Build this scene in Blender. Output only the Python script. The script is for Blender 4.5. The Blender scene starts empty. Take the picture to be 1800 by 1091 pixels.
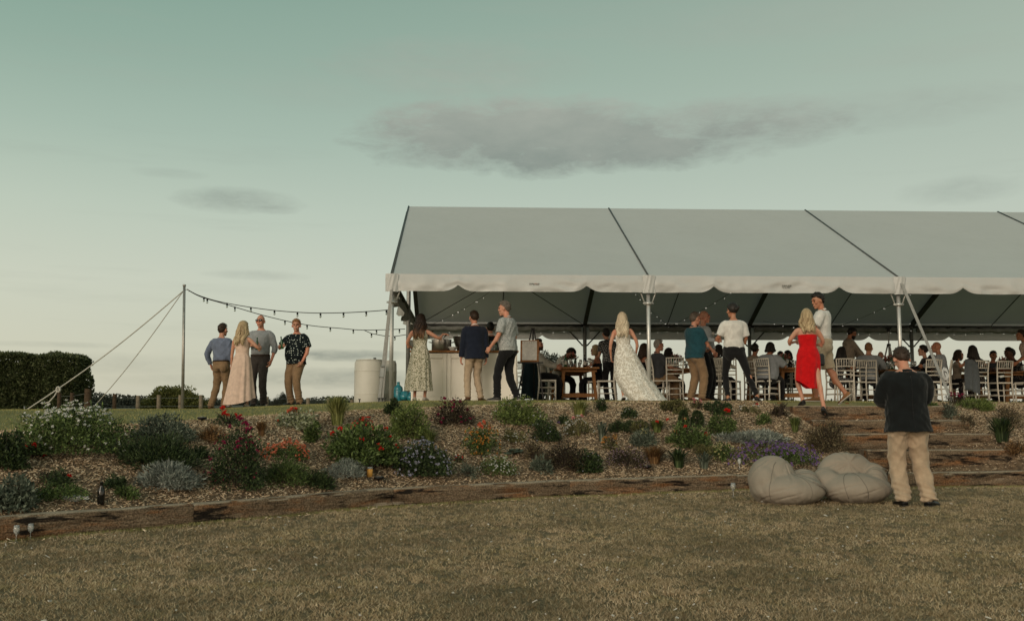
import bpy, bmesh, math, random
import numpy as np
from mathutils import Vector, Matrix, Quaternion, noise as mnoise

random.seed(7); rng = np.random.default_rng(7)
C = bpy.context.scene.collection
SC = bpy.context.scene
R = math.radians

# ------------------------------------------------------------------ camera
EYE = 1.10                      # eye height above the lower lawn
F = 1750.0                      # focal length in photograph pixels (35 mm on a 36 mm frame)
PITCH = math.atan((719 - 545.5) / F)
cam = bpy.data.cameras.new('camera'); cam_o = bpy.data.objects.new('camera', cam); C.objects.link(cam_o)
cam_o.location = (0, 0, EYE); cam_o.rotation_euler = (math.pi / 2 + PITCH, 0, 0)
cam.lens = 35; cam.sensor_width = 36; cam.sensor_fit = 'HORIZONTAL'
cam.clip_start = .1; cam.clip_end = 6000
cam.dof.use_dof = True; cam.dof.focus_distance = 18; cam.dof.aperture_fstop = 11
SC.camera = cam_o

def ray(px, py):
    x = (px - 900) / F; v = (545.5 - py) / F
    return Vector((x, math.cos(PITCH) - v * math.sin(PITCH), math.sin(PITCH) + v * math.cos(PITCH)))
def at(px, py, D):              # the point a pixel shows at forward distance D
    r = ray(px, py); return Vector((r.x / r.y * D, D, EYE + r.z / r.y * D))
def X_at(px, D): return (px - 900) / F * D * 1.004

# ------------------------------------------------------------------ colour helpers
def s2l(c):
    c = c / 255.0
    return c / 12.92 if c <= .04045 else ((c + .055) / 1.055) ** 2.4
def rgb(r, g, b): return (s2l(r), s2l(g), s2l(b), 1.0)

# ------------------------------------------------------------------ world: dusk sky
SUN_EL, SUN_AZ = R(17), R(205)   # low, behind the camera and a little to the left of it
world = bpy.data.worlds.new('World'); SC.world = world; world.use_nodes = True
wt = world.node_tree; wt.nodes.clear()
class NT:
    def __init__(s, t): s.t = t
    def n(s, kind, **kw):
        n = s.t.nodes.new(kind)
        for k, v in kw.items(): setattr(n, k, v)
        return n
    def link(s, a, b): s.t.links.new(a, b)
    def put(s, sock, v):
        if hasattr(v, 'is_linked'): s.link(v, sock)
        else: sock.default_value = v
    def m(s, op, a, b=0.0, c=None, clamp=False):
        n = s.n('ShaderNodeMath', operation=op, use_clamp=clamp)
        s.put(n.inputs[0], a); s.put(n.inputs[1], b)
        if c is not None: s.put(n.inputs[2], c)
        return n.outputs[0]
    def ramp(s, fac, stops, interp='LINEAR'):
        n = s.n('ShaderNodeValToRGB'); cr = n.color_ramp; cr.interpolation = interp
        while len(cr.elements) < len(stops): cr.elements.new(.5)
        for e, (p, c) in zip(cr.elements, stops):
            e.position = p; e.color = c if hasattr(c, '__len__') else (c, c, c, 1)
        s.put(n.inputs[0], fac); return n.outputs[0]
    def mix(s, fac, a, b, blend='MIX'):
        n = s.n('ShaderNodeMix', data_type='RGBA', blend_type=blend)
        s.put(n.inputs[0], fac); s.put(n.inputs[6], a); s.put(n.inputs[7], b)
        return n.outputs[2]
    def noise(s, vec, scale, detail=4, rough=.55, dist=0.0):
        n = s.n('ShaderNodeTexNoise'); n.inputs['Scale'].default_value = scale
        n.inputs['Detail'].default_value = detail; n.inputs['Roughness'].default_value = rough
        n.inputs['Distortion'].default_value = dist
        if vec is not None: s.link(vec, n.inputs['Vector'])
        return n.outputs['Fac']
    def comb(s, x, y, z):
        n = s.n('ShaderNodeCombineXYZ')
        for i, v in enumerate((x, y, z)): s.put(n.inputs[i], v)
        return n.outputs[0]
w = NT(wt)
tc = w.n('ShaderNodeTexCoord'); sep = w.n('ShaderNodeSeparateXYZ'); w.link(tc.outputs['Generated'], sep.inputs[0])
dx, dy, dz = sep.outputs
el = w.m('ARCSINE', dz); az = w.m('ARCTAN2', dx, dy)
elf = w.m('DIVIDE', el, R(90))
def E(deg): return deg / 90
sky_a = w.ramp(elf, [(0, rgb(197, 196, 180)), (E(1.5), rgb(204, 203, 182)), (E(7), rgb(200, 206, 188)), (E(11), rgb(186, 200, 183)),
                     (E(15), rgb(164, 186, 170)), (E(19), rgb(144, 172, 156)), (E(23), rgb(128, 162, 146)), (E(40), rgb(128, 158, 149)), (1, rgb(130, 155, 150))])
sky_b = w.ramp(elf, [(0, rgb(198, 192, 174)), (E(1.5), rgb(200, 197, 176)), (E(7), rgb(198, 202, 186)), (E(11), rgb(188, 198, 182)),
                     (E(15), rgb(176, 189, 173)), (E(19), rgb(168, 183, 166)), (E(23), rgb(160, 175, 159)), (E(40), rgb(140, 162, 150)), (1, rgb(130, 155, 150))])
side = w.m('MULTIPLY_ADD', az, 1.0, .5, clamp=True)         # a little greyer towards the right
sky = w.mix(side, sky_a, sky_b)
# the afterglow on the horizon behind the camera, where the sun went down
daz = w.m('COSINE', w.m('SUBTRACT', az, SUN_AZ))
glow = w.m('MULTIPLY', w.m('POWER', w.m('MULTIPLY_ADD', daz, .5, .5, clamp=True), 2.0),
           w.m('SUBTRACT', 1.0, w.m('DIVIDE', w.m('ABSOLUTE', el), R(38)), clamp=True))
sky = w.mix(glow, sky, (1.5, 1.2, .84, 1))
# clouds: banks at given directions, broken up by stretched noise
cv = w.comb(w.m('MULTIPLY', az, 1.0), w.m('MULTIPLY', el, 2.6), 0.0)
n1 = w.noise(cv, 13, 8, .62, .5); n2 = w.noise(cv, 44, 6, .65, .3)
nz = w.m('ADD', w.m('MULTIPLY', w.m('SUBTRACT', n1, .5), 2.0), w.m('MULTIPLY', w.m('SUBTRACT', n2, .5), .9))
BANKS = [(930, 238, 340, 74, 1.7), (1090, 262, 260, 44, 1.4), (1280, 222, 290, 54, 1.0), (1540, 195, 260, 40, .35), (790, 125, 250, 60, .5), (560, 160, 160, 40, .18),
         (420, 352, 120, 24, .62), (470, 365, 60, 12, .6), (300, 305, 70, 10, .25), (1690, 335, 110, 24, .34),
         (615, 624, 120, 12, .95), (590, 664, 190, 20, .7), (430, 668, 260, 16, .3), (230, 640, 200, 20, .25), (450, 484, 100, 10, .3), (90, 605, 120, 6, .3),
         (1350, 40, 320, 45, .22), (1620, 95, 200, 25, .2)]
tot = None
for (bx, by, bw, bh, st) in BANKS:
    r0 = ray(bx, by).normalized(); a0 = math.atan2(r0.x, r0.y); e0 = math.asin(r0.z)
    qx = w.m('POWER', w.m('ABSOLUTE', w.m('DIVIDE', w.m('SUBTRACT', az, a0), bw / F)), 2.0)
    qy = w.m('POWER', w.m('ABSOLUTE', w.m('DIVIDE', w.m('SUBTRACT', el, e0), bh / F)), 2.0)
    d = w.m('SUBTRACT', 1.0, w.m('ADD', qx, qy))
    d = w.m('MULTIPLY', w.m('ADD', d, w.m('MULTIPLY', nz, .66), clamp=True), st)
    tot = d if tot is None else w.m('MAXIMUM', tot, d)
streak = w.noise(w.comb(w.m('MULTIPLY', az, .6), w.m('MULTIPLY', el, 7.0), 3.7), 5, 6, .6)
tot = w.m('MAXIMUM', tot, w.m('MULTIPLY', w.m('SUBTRACT', streak, .56, clamp=True), .9))
n3 = w.noise(w.comb(w.m('MULTIPLY', az, 1.0), w.m('MULTIPLY', el, 3.4), 7.7), 30, 8, .68, .6)
tot = w.m('MULTIPLY', tot, w.m('MULTIPLY_ADD', n3, 1.7, .02, clamp=True))
shade = w.noise(w.comb(az, w.m('MULTIPLY', el, 2.2), 1.3), 22, 5, .6)
hgt = w.m('DIVIDE', w.m('SUBTRACT', el, R(13.6)), R(4.6), clamp=True)
ccol = w.mix(w.m('ADD', w.m('MULTIPLY', shade, .55), w.m('MULTIPLY', hgt, .55), clamp=True), rgb(108, 118, 110), rgb(178, 178, 164))
sky = w.mix(w.m('MINIMUM', w.m('MULTIPLY', tot, .80), .80), sky, ccol)
nish = w.n('ShaderNodeTexSky', sky_type='NISHITA'); nish.sun_disc = False
nish.sun_elevation = SUN_EL; nish.sun_rotation = SUN_AZ
nish.air_density = 1.0; nish.dust_density = 2.0
b1 = w.n('ShaderNodeBackground'); w.link(sky, b1.inputs[0]); b1.inputs[1].default_value = .93
b2 = w.n('ShaderNodeBackground'); w.link(nish.outputs[0], b2.inputs[0]); b2.inputs[1].default_value = .008
ad = w.n('ShaderNodeAddShader'); w.link(b1.outputs[0], ad.inputs[0]); w.link(b2.outputs[0], ad.inputs[1])
wo = w.n('ShaderNodeOutputWorld'); w.link(ad.outputs[0], wo.inputs[0])

sun = bpy.data.lights.new('sun', 'SUN'); sun.energy = 1.35; sun.angle = R(28); sun.color = (1, .85, .68)
sun_o = bpy.data.objects.new('sun', sun); C.objects.link(sun_o)
sd = Vector((math.sin(SUN_AZ) * math.cos(SUN_EL), math.cos(SUN_AZ) * math.cos(SUN_EL), math.sin(SUN_EL)))
sun_o.rotation_euler = sd.to_track_quat('Z', 'Y').to_euler(); sun_o.location = sd * 50

SC.view_settings.view_transform = 'Standard'; SC.view_settings.look = 'None'
SC.view_settings.exposure = 0; SC.view_settings.gamma = 1; SC.view_settings.use_curve_mapping = False
SC.cycles.use_denoising = True; SC.cycles.denoising_prefilter = 'ACCURATE'; SC.cycles.denoising_input_passes = 'RGB_ALBEDO_NORMAL'
SC.cycles.max_bounces = 6; SC.cycles.transparent_max_bounces = 12

# ------------------------------------------------------------------ object helpers
def tag(o, label=None, cat=None, group=None, kind=None):
    if label: o['label'] = label
    if cat: o['category'] = cat
    if group: o['group'] = group
    if kind: o['kind'] = kind
    return o
def empty(name, loc=(0, 0, 0), rz=0.0, label=None, cat=None, group=None):
    o = bpy.data.objects.new(name, None); C.objects.link(o)
    o.location = loc; o.rotation_euler = (0, 0, rz); o.empty_display_size = .1
    return tag(o, label, cat, group)
def link(name, me, mats=None, parent=None, smooth=None, kind=None):
    if mats is not None:
        me.materials.clear()
        for m_ in (mats if isinstance(mats, (list, tuple)) else [mats]): me.materials.append(m_)
    if smooth is not None and len(me.polygons):
        me.polygons.foreach_set('use_smooth', np.full(len(me.polygons), smooth, dtype=bool))
    o = bpy.data.objects.new(name, me); C.objects.link(o)
    if parent is not None: o.parent = parent
    if kind: o['kind'] = kind
    return o
def copy_tree(o, parent=None, **kw):
    c = o.copy(); C.objects.link(c)
    if parent is not None: c.parent = parent
    for ch in list(o.children): copy_tree(ch, c)
    return c
def np_mesh(name, V, faces):
    """mesh from an (N,3) array and one (M,k) array of equal-sized faces (or a list of such arrays)"""
    me = bpy.data.meshes.new(name)
    fl = faces if isinstance(faces, list) else [faces]
    V = np.ascontiguousarray(V, dtype=np.float32)
    me.vertices.add(len(V)); me.vertices.foreach_set('co', V.ravel())
    loops = np.concatenate([f.ravel() for f in fl]).astype(np.int32)
    sizes = np.concatenate([np.full(len(f), f.shape[1]) for f in fl]).astype(np.int32)
    me.loops.add(len(loops)); me.loops.foreach_set('vertex_index', loops)
    me.polygons.add(len(sizes)); starts = np.concatenate([[0], np.cumsum(sizes)[:-1]]).astype(np.int32)
    me.polygons.foreach_set('loop_start', starts)
    me.update(calc_edges=True); me.validate()
    return me
class MB:
    """collects shapes (with material slots) and builds ONE mesh"""
    def __init__(s): s.v = []; s.f = []; s.mi = []; s.cur = 0
    def add(s, vs, fs):
        o = len(s.v); s.v += [tuple(v) for v in vs]
        for f in fs: s.f.append(tuple(i + o for i in f)); s.mi.append(s.cur)
        return s
    def box(s, c, d, rot=None, bev=0.0):
        x, y, z = d[0] / 2, d[1] / 2, d[2] / 2
        if bev > 0:
            b = min(bev, x * .9, y * .9, z * .9); vs = []; 
            bm = bmesh.new(); bmesh.ops.create_cube(bm, size=1)
            for v in bm.verts: v.co = Vector((v.co.x * 2 * x, v.co.y * 2 * y, v.co.z * 2 * z))
            bmesh.ops.bevel(bm, geom=bm.edges[:], offset=b, segments=1, affect='EDGES')
            bm.verts.index_update(); vs = [v.co.copy() for v in bm.verts]; fs = [[v.index for v in f.verts] for f in bm.faces]; bm.free()
        else:
            vs = [Vector((a * x, b * y, c_ * z)) for a in (-1, 1) for b in (-1, 1) for c_ in (-1, 1)]
            fs = [(0, 1, 3, 2), (4, 6, 7, 5), (0, 4, 5, 1), (2, 3, 7, 6), (0, 2, 6, 4), (1, 5, 7, 3)]
        if rot is not None: vs = [rot @ v for v in vs]
        c = Vector(c); return s.add([v + c for v in vs], fs)
    def bar(s, a, b, wx, wy, up=(0, 0, 1), bev=0.0):
        a, b = Vector(a), Vector(b); d = (b - a); L = d.length; z = d.normalized()
        u = Vector(up); x = u.cross(z)
        if x.length < 1e-4: x = Vector((1, 0, 0)).cross(z)
        x.normalize(); y = z.cross(x)
        return s.box((a + b) / 2, (wx, wy, L), Matrix((x, y, z)).transposed(), bev)
    def tube(s, pts, r, n=8, cap=True, closed=False):
        pts = [Vector(p) for p in pts]; m = len(pts)
        rs = r if hasattr(r, '__len__') else [r] * m
        vs = []; prev = None
        for i, p in enumerate(pts):
            t = (pts[min(i + 1, m - 1)] - pts[max(i - 1, 0)])
            t = t.normalized() if t.length > 1e-9 else Vector((0, 0, 1))
            if prev is None:
                a = Vector((0, 0, 1)) if abs(t.z) < .9 else Vector((1, 0, 0)); x = a.cross(t).normalized()
            else:
                x = (prev - t * prev.dot(t)); x = x.normalized() if x.length > 1e-6 else prev
            prev = x; y = t.cross(x)
            for k in range(n):
                a = 2 * math.pi * k / n; vs.append(p + (x * math.cos(a) + y * math.sin(a)) * rs[i])
        fs = []
        for i in range(m - 1):
            for k in range(n):
                fs.append((i * n + k, i * n + (k + 1) % n, (i + 1) * n + (k + 1) % n, (i + 1) * n + k))
        if cap:
            fs.append(tuple(range(n - 1, -1, -1))); fs.append(tuple((m - 1) * n + k for k in range(n)))
        return s.add(vs, fs)
    def loft(s, rings, cap=True):
        """rings: list of equal-length vertex loops"""
        n = len(rings[0]); vs = [v for r in rings for v in r]; fs = []
        for i in range(len(rings) - 1):
            for k in range(n):
                fs.append((i * n + k, i * n + (k + 1) % n, (i + 1) * n + (k + 1) % n, (i + 1) * n + k))
        if cap:
            fs.append(tuple(range(n - 1, -1, -1))); fs.append(tuple((len(rings) - 1) * n + k for k in range(n)))
        return s.add(vs, fs)
    def lathe(s, prof, n=16, c=(0, 0, 0), cap=True):
        c = Vector(c)
        return s.loft([[c + Vector((r * math.cos(2 * math.pi * k / n), r * math.sin(2 * math.pi * k / n), z)) for k in range(n)] for r, z in prof], cap)
    def ell(s, c, r, n=12, m=8, rot=None):
        c = Vector(c); rings = []
        for i in range(m + 1):
            th = math.pi * (i / m) ; th = min(max(th, .06), math.pi - .06)
            ring = []
            for k in range(n):
                a = 2 * math.pi * k / n
                v = Vector((r[0] * math.sin(th) * math.cos(a), r[1] * math.sin(th) * math.sin(a), -r[2] * math.cos(th)))
                ring.append(c + (rot @ v if rot is not None else v))
            rings.append(ring)
        return s.loft(rings)
    def mesh(s, name):
        me = bpy.data.meshes.new(name); me.from_pydata(s.v, [], s.f); me.update()
        return me
    def build(s, name, mat, parent=None, smooth=False, kind=None):
        me = s.mesh(name); o = link(name, me, mat, parent, smooth, kind)
        if isinstance(mat, (list, tuple)) and len(mat) > 1: me.polygons.foreach_set('material_index', s.mi); me.update()
        if smooth == 'auto': pass
        return o
def sharp_smooth(o, ang=40):
    me = o.data
    me.polygons.foreach_set('use_smooth', np.ones(len(me.polygons), dtype=bool))
    try: me.set_sharp_from_angle(angle=R(ang))
    except Exception: pass
    return o

# ------------------------------------------------------------------ materials
def new_mat(name):
    m = bpy.data.materials.new(name); m.use_nodes = True
    t = NT(m.node_tree); p = m.node_tree.nodes['Principled BSDF']
    return m, t, p
def pm(name, c1, c2=None, scale=4.0, rough=.8, metal=0.0, bump=0.0, bscale=None, stretch=None, spec=.3, island=0.0, trans=0.0, sheen=0.0, detail=5, obj=True, sharp=None):
    """principled with two colours mixed by noise, fine relief and optional per-piece variation"""
    m, t, p = new_mat(name)
    p.inputs['Roughness'].default_value = rough; p.inputs['Metallic'].default_value = metal
    p.inputs['Specular IOR Level'].default_value = spec
    tcn = t.n('ShaderNodeTexCoord'); vec = tcn.outputs['Object']
    if stretch:
        mp = t.n('ShaderNodeMapping'); mp.inputs['Scale'].default_value = stretch; t.link(vec, mp.inputs[0]); vec = mp.outputs[0]
    c2 = c2 or tuple(min(1, x * .72) for x in c1[:3]) + (1,)
    f = t.noise(vec, scale, detail)
    lo, hi = sharp or (.36, .64)
    f = t.ramp(f, [(lo, 0.0), (hi, 1.0)])
    col = t.mix(f, c1, c2)
    if island:
        g = t.n('ShaderNodeNewGeometry')
        v = t.m('MULTIPLY_ADD', g.outputs['Random Per Island'], 2 * island, 1 - island)
        hs = t.n('ShaderNodeHueSaturation'); t.link(col, hs.inputs['Color']); t.link(v, hs.inputs['Value'])
        h2 = t.m('MULTIPLY_ADD', t.m('FRACT', t.m('MULTIPLY', g.outputs['Random Per Island'], 7.31)), .05, .475)
        t.link(h2, hs.inputs['Hue']); col = hs.outputs[0]
    t.link(col, p.inputs['Base Color'])
    if bump:
        b = t.n('ShaderNodeBump'); b.inputs['Strength'].default_value = bump; b.inputs['Distance'].default_value = .02
        t.link(t.noise(vec, bscale or scale * 4, 6, .6), b.inputs['Height']); t.link(b.outputs[0], p.inputs['Normal'])
    if sheen: p.inputs['Sheen Weight'].default_value = sheen
    if trans:                       # light passing through thin leaves or cloth
        tr = t.n('ShaderNodeBsdfTranslucent'); t.link(col, tr.inputs[0])
        mx = t.n('ShaderNodeMixShader'); mx.inputs[0].default_value = trans
        out = [n for n in m.node_tree.nodes if n.type == 'OUTPUT_MATERIAL'][0]
        t.link(p.outputs[0], mx.inputs[1]); t.link(tr.outputs[0], mx.inputs[2]); t.link(mx.outputs[0], out.inputs[0])
    return m
def glass(name, col=(1, 1, 1, 1), rough=.02):
    m, t, p = new_mat(name)
    p.inputs['Base Color'].default_value = col; p.inputs['Transmission Weight'].default_value = 1
    p.inputs['Roughness'].default_value = rough; p.inputs['IOR'].default_value = 1.45
    return m
# ================================================================== TERRAIN
def lerp_tab(tab, x): return float(np.interp(x, [a for a, _ in tab], [b for _, b in tab]))
WALL = [(-30, 1.5), (-14, 4.2), (-8, 6.4), (-4.47, 8.72), (-3.11, 9.88), (-1.34, 11.42), (.72, 12.55), (2.95, 13.2), (4.6, 13.55), (7.3, 13.95), (15, 14.7), (60, 18)]
_wx = np.array([a for a, _ in WALL]); _wy = np.array([b for _, b in WALL])
def Yw(X):                         # the retaining wall's front foot
    return np.interp(X, _wx, _wy)
ZC = [(-30, .62), (-9, .74), (-5.2, .87), (-4.3, .93), (-3, 1.03), (-1.7, 1.10), (0, 1.17), (1.5, 1.21), (4, 1.225), (7, 1.21), (12, 1.19), (60, 1.1)]
GU = [(-60, -.05), (-12, -.03), (-6, -.01), (-4.3, .07), (-2.7, .13), (-2, .155), (0, .165), (6, .16), (10, .135), (14, .12), (60, .1)]
WH = .215                          # height of the retaining sleepers
TB = 3.25                          # depth of the planted bank
def sm(x): x = np.clip(x, 0, 1); return x * x * (3 - 2 * x)
def hnoise(X, Y, s=1.0):
    return (np.sin(X * 1.7 * s + 1.3 * np.sin(Y * 1.1 * s)) * np.cos(Y * 1.9 * s + .7 * np.sin(X * 1.3 * s)) + .5 * np.sin(X * 4.3 * s + Y * 2.7 * s + 1.0)) / 1.5
def z_lawn(X, Y):
    X = np.asarray(X, float); Y = np.asarray(Y, float)
    return np.clip((Y - 11) * .016, -.35, .06) + .012 * hnoise(X, Y, .9)
def z_up(X, Y):
    X = np.asarray(X, float); Y = np.asarray(Y, float)
    g = np.interp(X * 20 / np.maximum(Y, 14), [a for a, _ in GU], [b for _, b in GU])
    z = EYE + g * np.minimum(Y, 31) / 20
    return z - 9 * sm((Y - 33) / 60)
def z_bank(X, Y):
    X = np.asarray(X, float); Y = np.asarray(Y, float)
    t = Y - Yw(X); zl = z_lawn(X, Yw(X)); top = zl + WH - .06
    zc = np.interp(X, [a for a, _ in ZC], [b for _, b in ZC])
    s = np.clip((t - .12) / (TB - .12), 0, 1)
    prof = .55 * s + .45 * np.sin(s * math.pi / 2)
    z = top + (zc - top) * prof + .018 * hnoise(X, Y, 2.2) * np.sin(s * math.pi)
    # cut for the steps: the bank drops to the treads between the step ends
    zs = EYE + np.interp(Y, STEP_Y, STEP_Z) - .16
    e = np.clip((1.36 - np.abs(X - (5.95 + (15.3 - Y) * .25))) / .22, 0, 1)
    return z + (np.minimum(zs, z) - z) * sm(e)
STEP_Y = [13.7, 14.60, 14.74, 15.08, 15.22, 15.54, 15.68, 16.0, 16.14, 16.5]
STEP_Z = [-.86, -.86, -.595, -.595, -.375, -.375, -.172, -.172, .055, .12]
def ground(X, Y):
    X = np.asarray(X, float); Y = np.asarray(Y, float)
    t = Y - Yw(X)
    zc = np.interp(X, [a for a, _ in ZC], [b for _, b in ZC])
    up = zc + (z_up(X, Y) - zc) * sm((t - TB) / 3.2)
    return np.where(t < .1, z_lawn(X, Y), np.where(t < TB, z_bank(X, Y), up))
def gz(x, y): return float(ground(x, y))

def sheet(name, xs, ts, zf, mat, parent=None):
    XX, TT = np.meshgrid(xs, ts); YY = Yw(XX) + TT; ZZ = zf(XX, YY)
    V = np.stack([XX, YY, ZZ], -1).reshape(-1, 3); n = len(xs); m = len(ts)
    i = np.arange(m - 1)[:, None] * n + np.arange(n - 1)[None, :]; i = i.ravel()
    Fq = np.stack([i, i + 1, i + n + 1, i + n], -1)
    return link(name, np_mesh(name, V, Fq), mat, parent, True, 'structure')

# ---- ground materials
def mat_lawn(name, dry, straw, green, dark, gs=.5):
    m, t, p = new_mat(name); p.inputs['Roughness'].default_value = .95; p.inputs['Specular IOR Level'].default_value = .1
    g = t.n('ShaderNodeNewGeometry'); pos = g.outputs['Position']
    a = t.ramp(t.noise(pos, .55, 5, .6), [(.38, 0.0), (.62, 1.0)])
    b = t.ramp(t.noise(pos, 3.2, 6, .65), [(.42, 0.0), (.66, 1.0)])
    c = t.ramp(t.noise(pos, 34, 6, .7), [(.3, 0.0), (.7, 1.0)])
    col = t.mix(a, dry, straw); col = t.mix(t.m('MULTIPLY', b, gs), col, green); col = t.mix(c, dark, col)
    t.link(col, p.inputs['Base Color'])
    bp = t.n('ShaderNodeBump'); bp.inputs['Strength'].default_value = .6; bp.inputs['Distance'].default_value = .02
    t.link(t.noise(pos, 60, 6, .7), bp.inputs['Height']); t.link(bp.outputs[0], p.inputs['Normal'])
    return m
M = {}
M['lawn'] = mat_lawn('dry_lawn', (.24, .18, .11, 1), (.32, .25, .16, 1), (.16, .145, .07, 1), (.06, .045, .026, 1))
M['lawn_up'] = mat_lawn('upper_lawn', (.24, .22, .10, 1), (.29, .26, .13, 1), (.18, .19, .075, 1), (.15, .145, .062, 1), .7)
M['soil'] = pm('bark_soil', (.20, .14, .088, 1), (.09, .062, .04, 1), 18, .95, bump=1, bscale=70)
def blade_mat(name, cols):
    m, t, p = new_mat(name); p.inputs['Roughness'].default_value = .8; p.inputs['Specular IOR Level'].default_value = .15
    g = t.n('ShaderNodeNewGeometry'); pos = g.outputs['Position']
    base = t.ramp(g.outputs['Random Per Island'], [(i / (len(cols) - 1), c) for i, c in enumerate(cols)])
    pat = t.ramp(t.noise(pos, .6, 5, .6), [(.40, 0.0), (.60, 1.0)])
    pat2 = t.ramp(t.noise(pos, 2.6, 5, .6), [(.46, 0.0), (.68, 1.0)])
    dk = t.mix(1.0, base, (.60, .66, .50, 1), 'MULTIPLY')
    col = t.mix(t.m('MAXIMUM', t.m('MULTIPLY', pat2, .8), t.m('MULTIPLY', pat, .4)), base, dk)
    big = t.ramp(t.noise(pos, .9, 6, .62, .6), [(.34, (.68, .66, .63, 1)), (.50, (1.02, .99, .96, 1)), (.66, (1.28, 1.22, 1.18, 1))])
    col = t.mix(1.0, col, big, 'MULTIPLY')
    t.link(col, p.inputs['Base Color']); return m
M['blade_dry'] = blade_mat('dry_grass_blades', [(.15, .115, .06, 1), (.38, .295, .19, 1), (.66, .55, .40, 1), (.20, .16, .09, 1), (.50, .385, .255, 1)])
M['blade_up'] = blade_mat('green_grass_blades', [(.17, .185, .07, 1), (.27, .265, .11, 1), (.35, .32, .16, 1), (.21, .22, .085, 1)])

xs = np.concatenate([np.linspace(-30, -9, 20), np.linspace(-8.8, 14, 150), np.linspace(14.5, 60, 40)])
sheet('lawn', xs, np.concatenate([np.linspace(-40, -12, 12), np.linspace(-11.5, .12, 70)]), z_lawn, M['lawn'])
sheet('flower_bed', xs, np.linspace(.11, TB + .004, 44), lambda X, Y: z_bank(X, np.minimum(Y, Yw(X) + TB)), M['soil'])
def far_z(X, Y): return ground(X, np.maximum(Y, Yw(X) + TB))
xs2 = np.concatenate([[-2500, -1200, -600, -300, -160, -100, -70, -50], np.linspace(-40, 45, 120), [52, 70, 100, 160, 300, 600, 1200, 2500]])
_t2 = np.concatenate([np.linspace(TB, 8, 24), np.linspace(8.4, 34, 40), np.linspace(36, 100, 20), [130, 200, 350, 600, 1000, 1800, 3500]])
sheet('upper_lawn', xs2, _t2, far_z, M['lawn_up'])

# ---- grass blades (stuff)
def blades(name, P, h, wdt, mat, lean=.55, parent=None):
    n = len(P); a = rng.uniform(0, 2 * np.pi, n); hh = h * rng.uniform(.55, 1.25, n); ww = wdt * rng.uniform(.7, 1.3, n)
    la = rng.uniform(0, 2 * np.pi, n); ll = hh * lean * rng.uniform(.2, 1.4, n)
    ox = np.cos(a) * ww / 2; oy = np.sin(a) * ww / 2
    V = np.empty((n, 3, 3)); V[:, 0] = P; V[:, 0, 0] -= ox; V[:, 0, 1] -= oy
    V[:, 1] = P; V[:, 1, 0] += ox; V[:, 1, 1] += oy
    V[:, 2] = P; V[:, 2, 0] += np.cos(la) * ll; V[:, 2, 1] += np.sin(la) * ll; V[:, 2, 2] += hh
    V[:, :2, 2] -= .004
    Fc = np.arange(n * 3).reshape(n, 3)
    return link(name, np_mesh(name, V.reshape(-1, 3), Fc), mat, parent, False, 'stuff')
def scatter_lawn(n, ylo, yhi, pw, margin=1.15):
    Y = ylo + (yhi - ylo) * rng.uniform(0, 1, n) ** pw
    X = rng.uniform(-1, 1, n) * (Y * .53 * margin + .6)
    ok = (Y < Yw(X) - .005); return X[ok], Y[ok]
def density_keep(X, Y, s, thr):
    nz = np.array([mnoise.noise((x * s, y * s, 3.1)) for x, y in zip(X, Y)]); return nz > thr
TX, TYy = scatter_lawn(44000, 4.3, 15.3, 1.15)
k = np.repeat(np.arange(len(TX)), 13); sp = np.repeat(rng.uniform(.012, .034, len(TX)), 13)
X = TX[k] + rng.normal(0, 1, len(k)) * sp; Y = TYy[k] + rng.normal(0, 1, len(k)) * sp
ok = Y < Yw(X) - .005; X, Y = X[ok], Y[ok]
blades('dry_grass', np.stack([X, Y, z_lawn(X, Y)], -1), .022, .0062, M['blade_dry'], lean=1.5)
# longer tufts along the foot of the wall
n = 16000; X = rng.uniform(-6.5, 9.5, n); Y = Yw(X) - np.abs(rng.normal(0, .07, n)) - .004
blades('wall_foot_grass', np.stack([X, Y, z_lawn(X, Y)], -1), .03, .006, M['blade_up'], lean=.6)
n = 210000; Y = rng.uniform(11.3, 30, n) ; X = rng.uniform(-.56, .56, n) * Y
k = (Y > Yw(X) + TB - .25 + .25 * rng.normal(0, 1, n)) & (Y < np.where(X > -2, 20.5, 31)); X, Y = X[k], Y[k]
blades('short_green_grass', np.stack([X, Y, ground(X, Y)], -1), .022, .0085, M['blade_up'])

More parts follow.
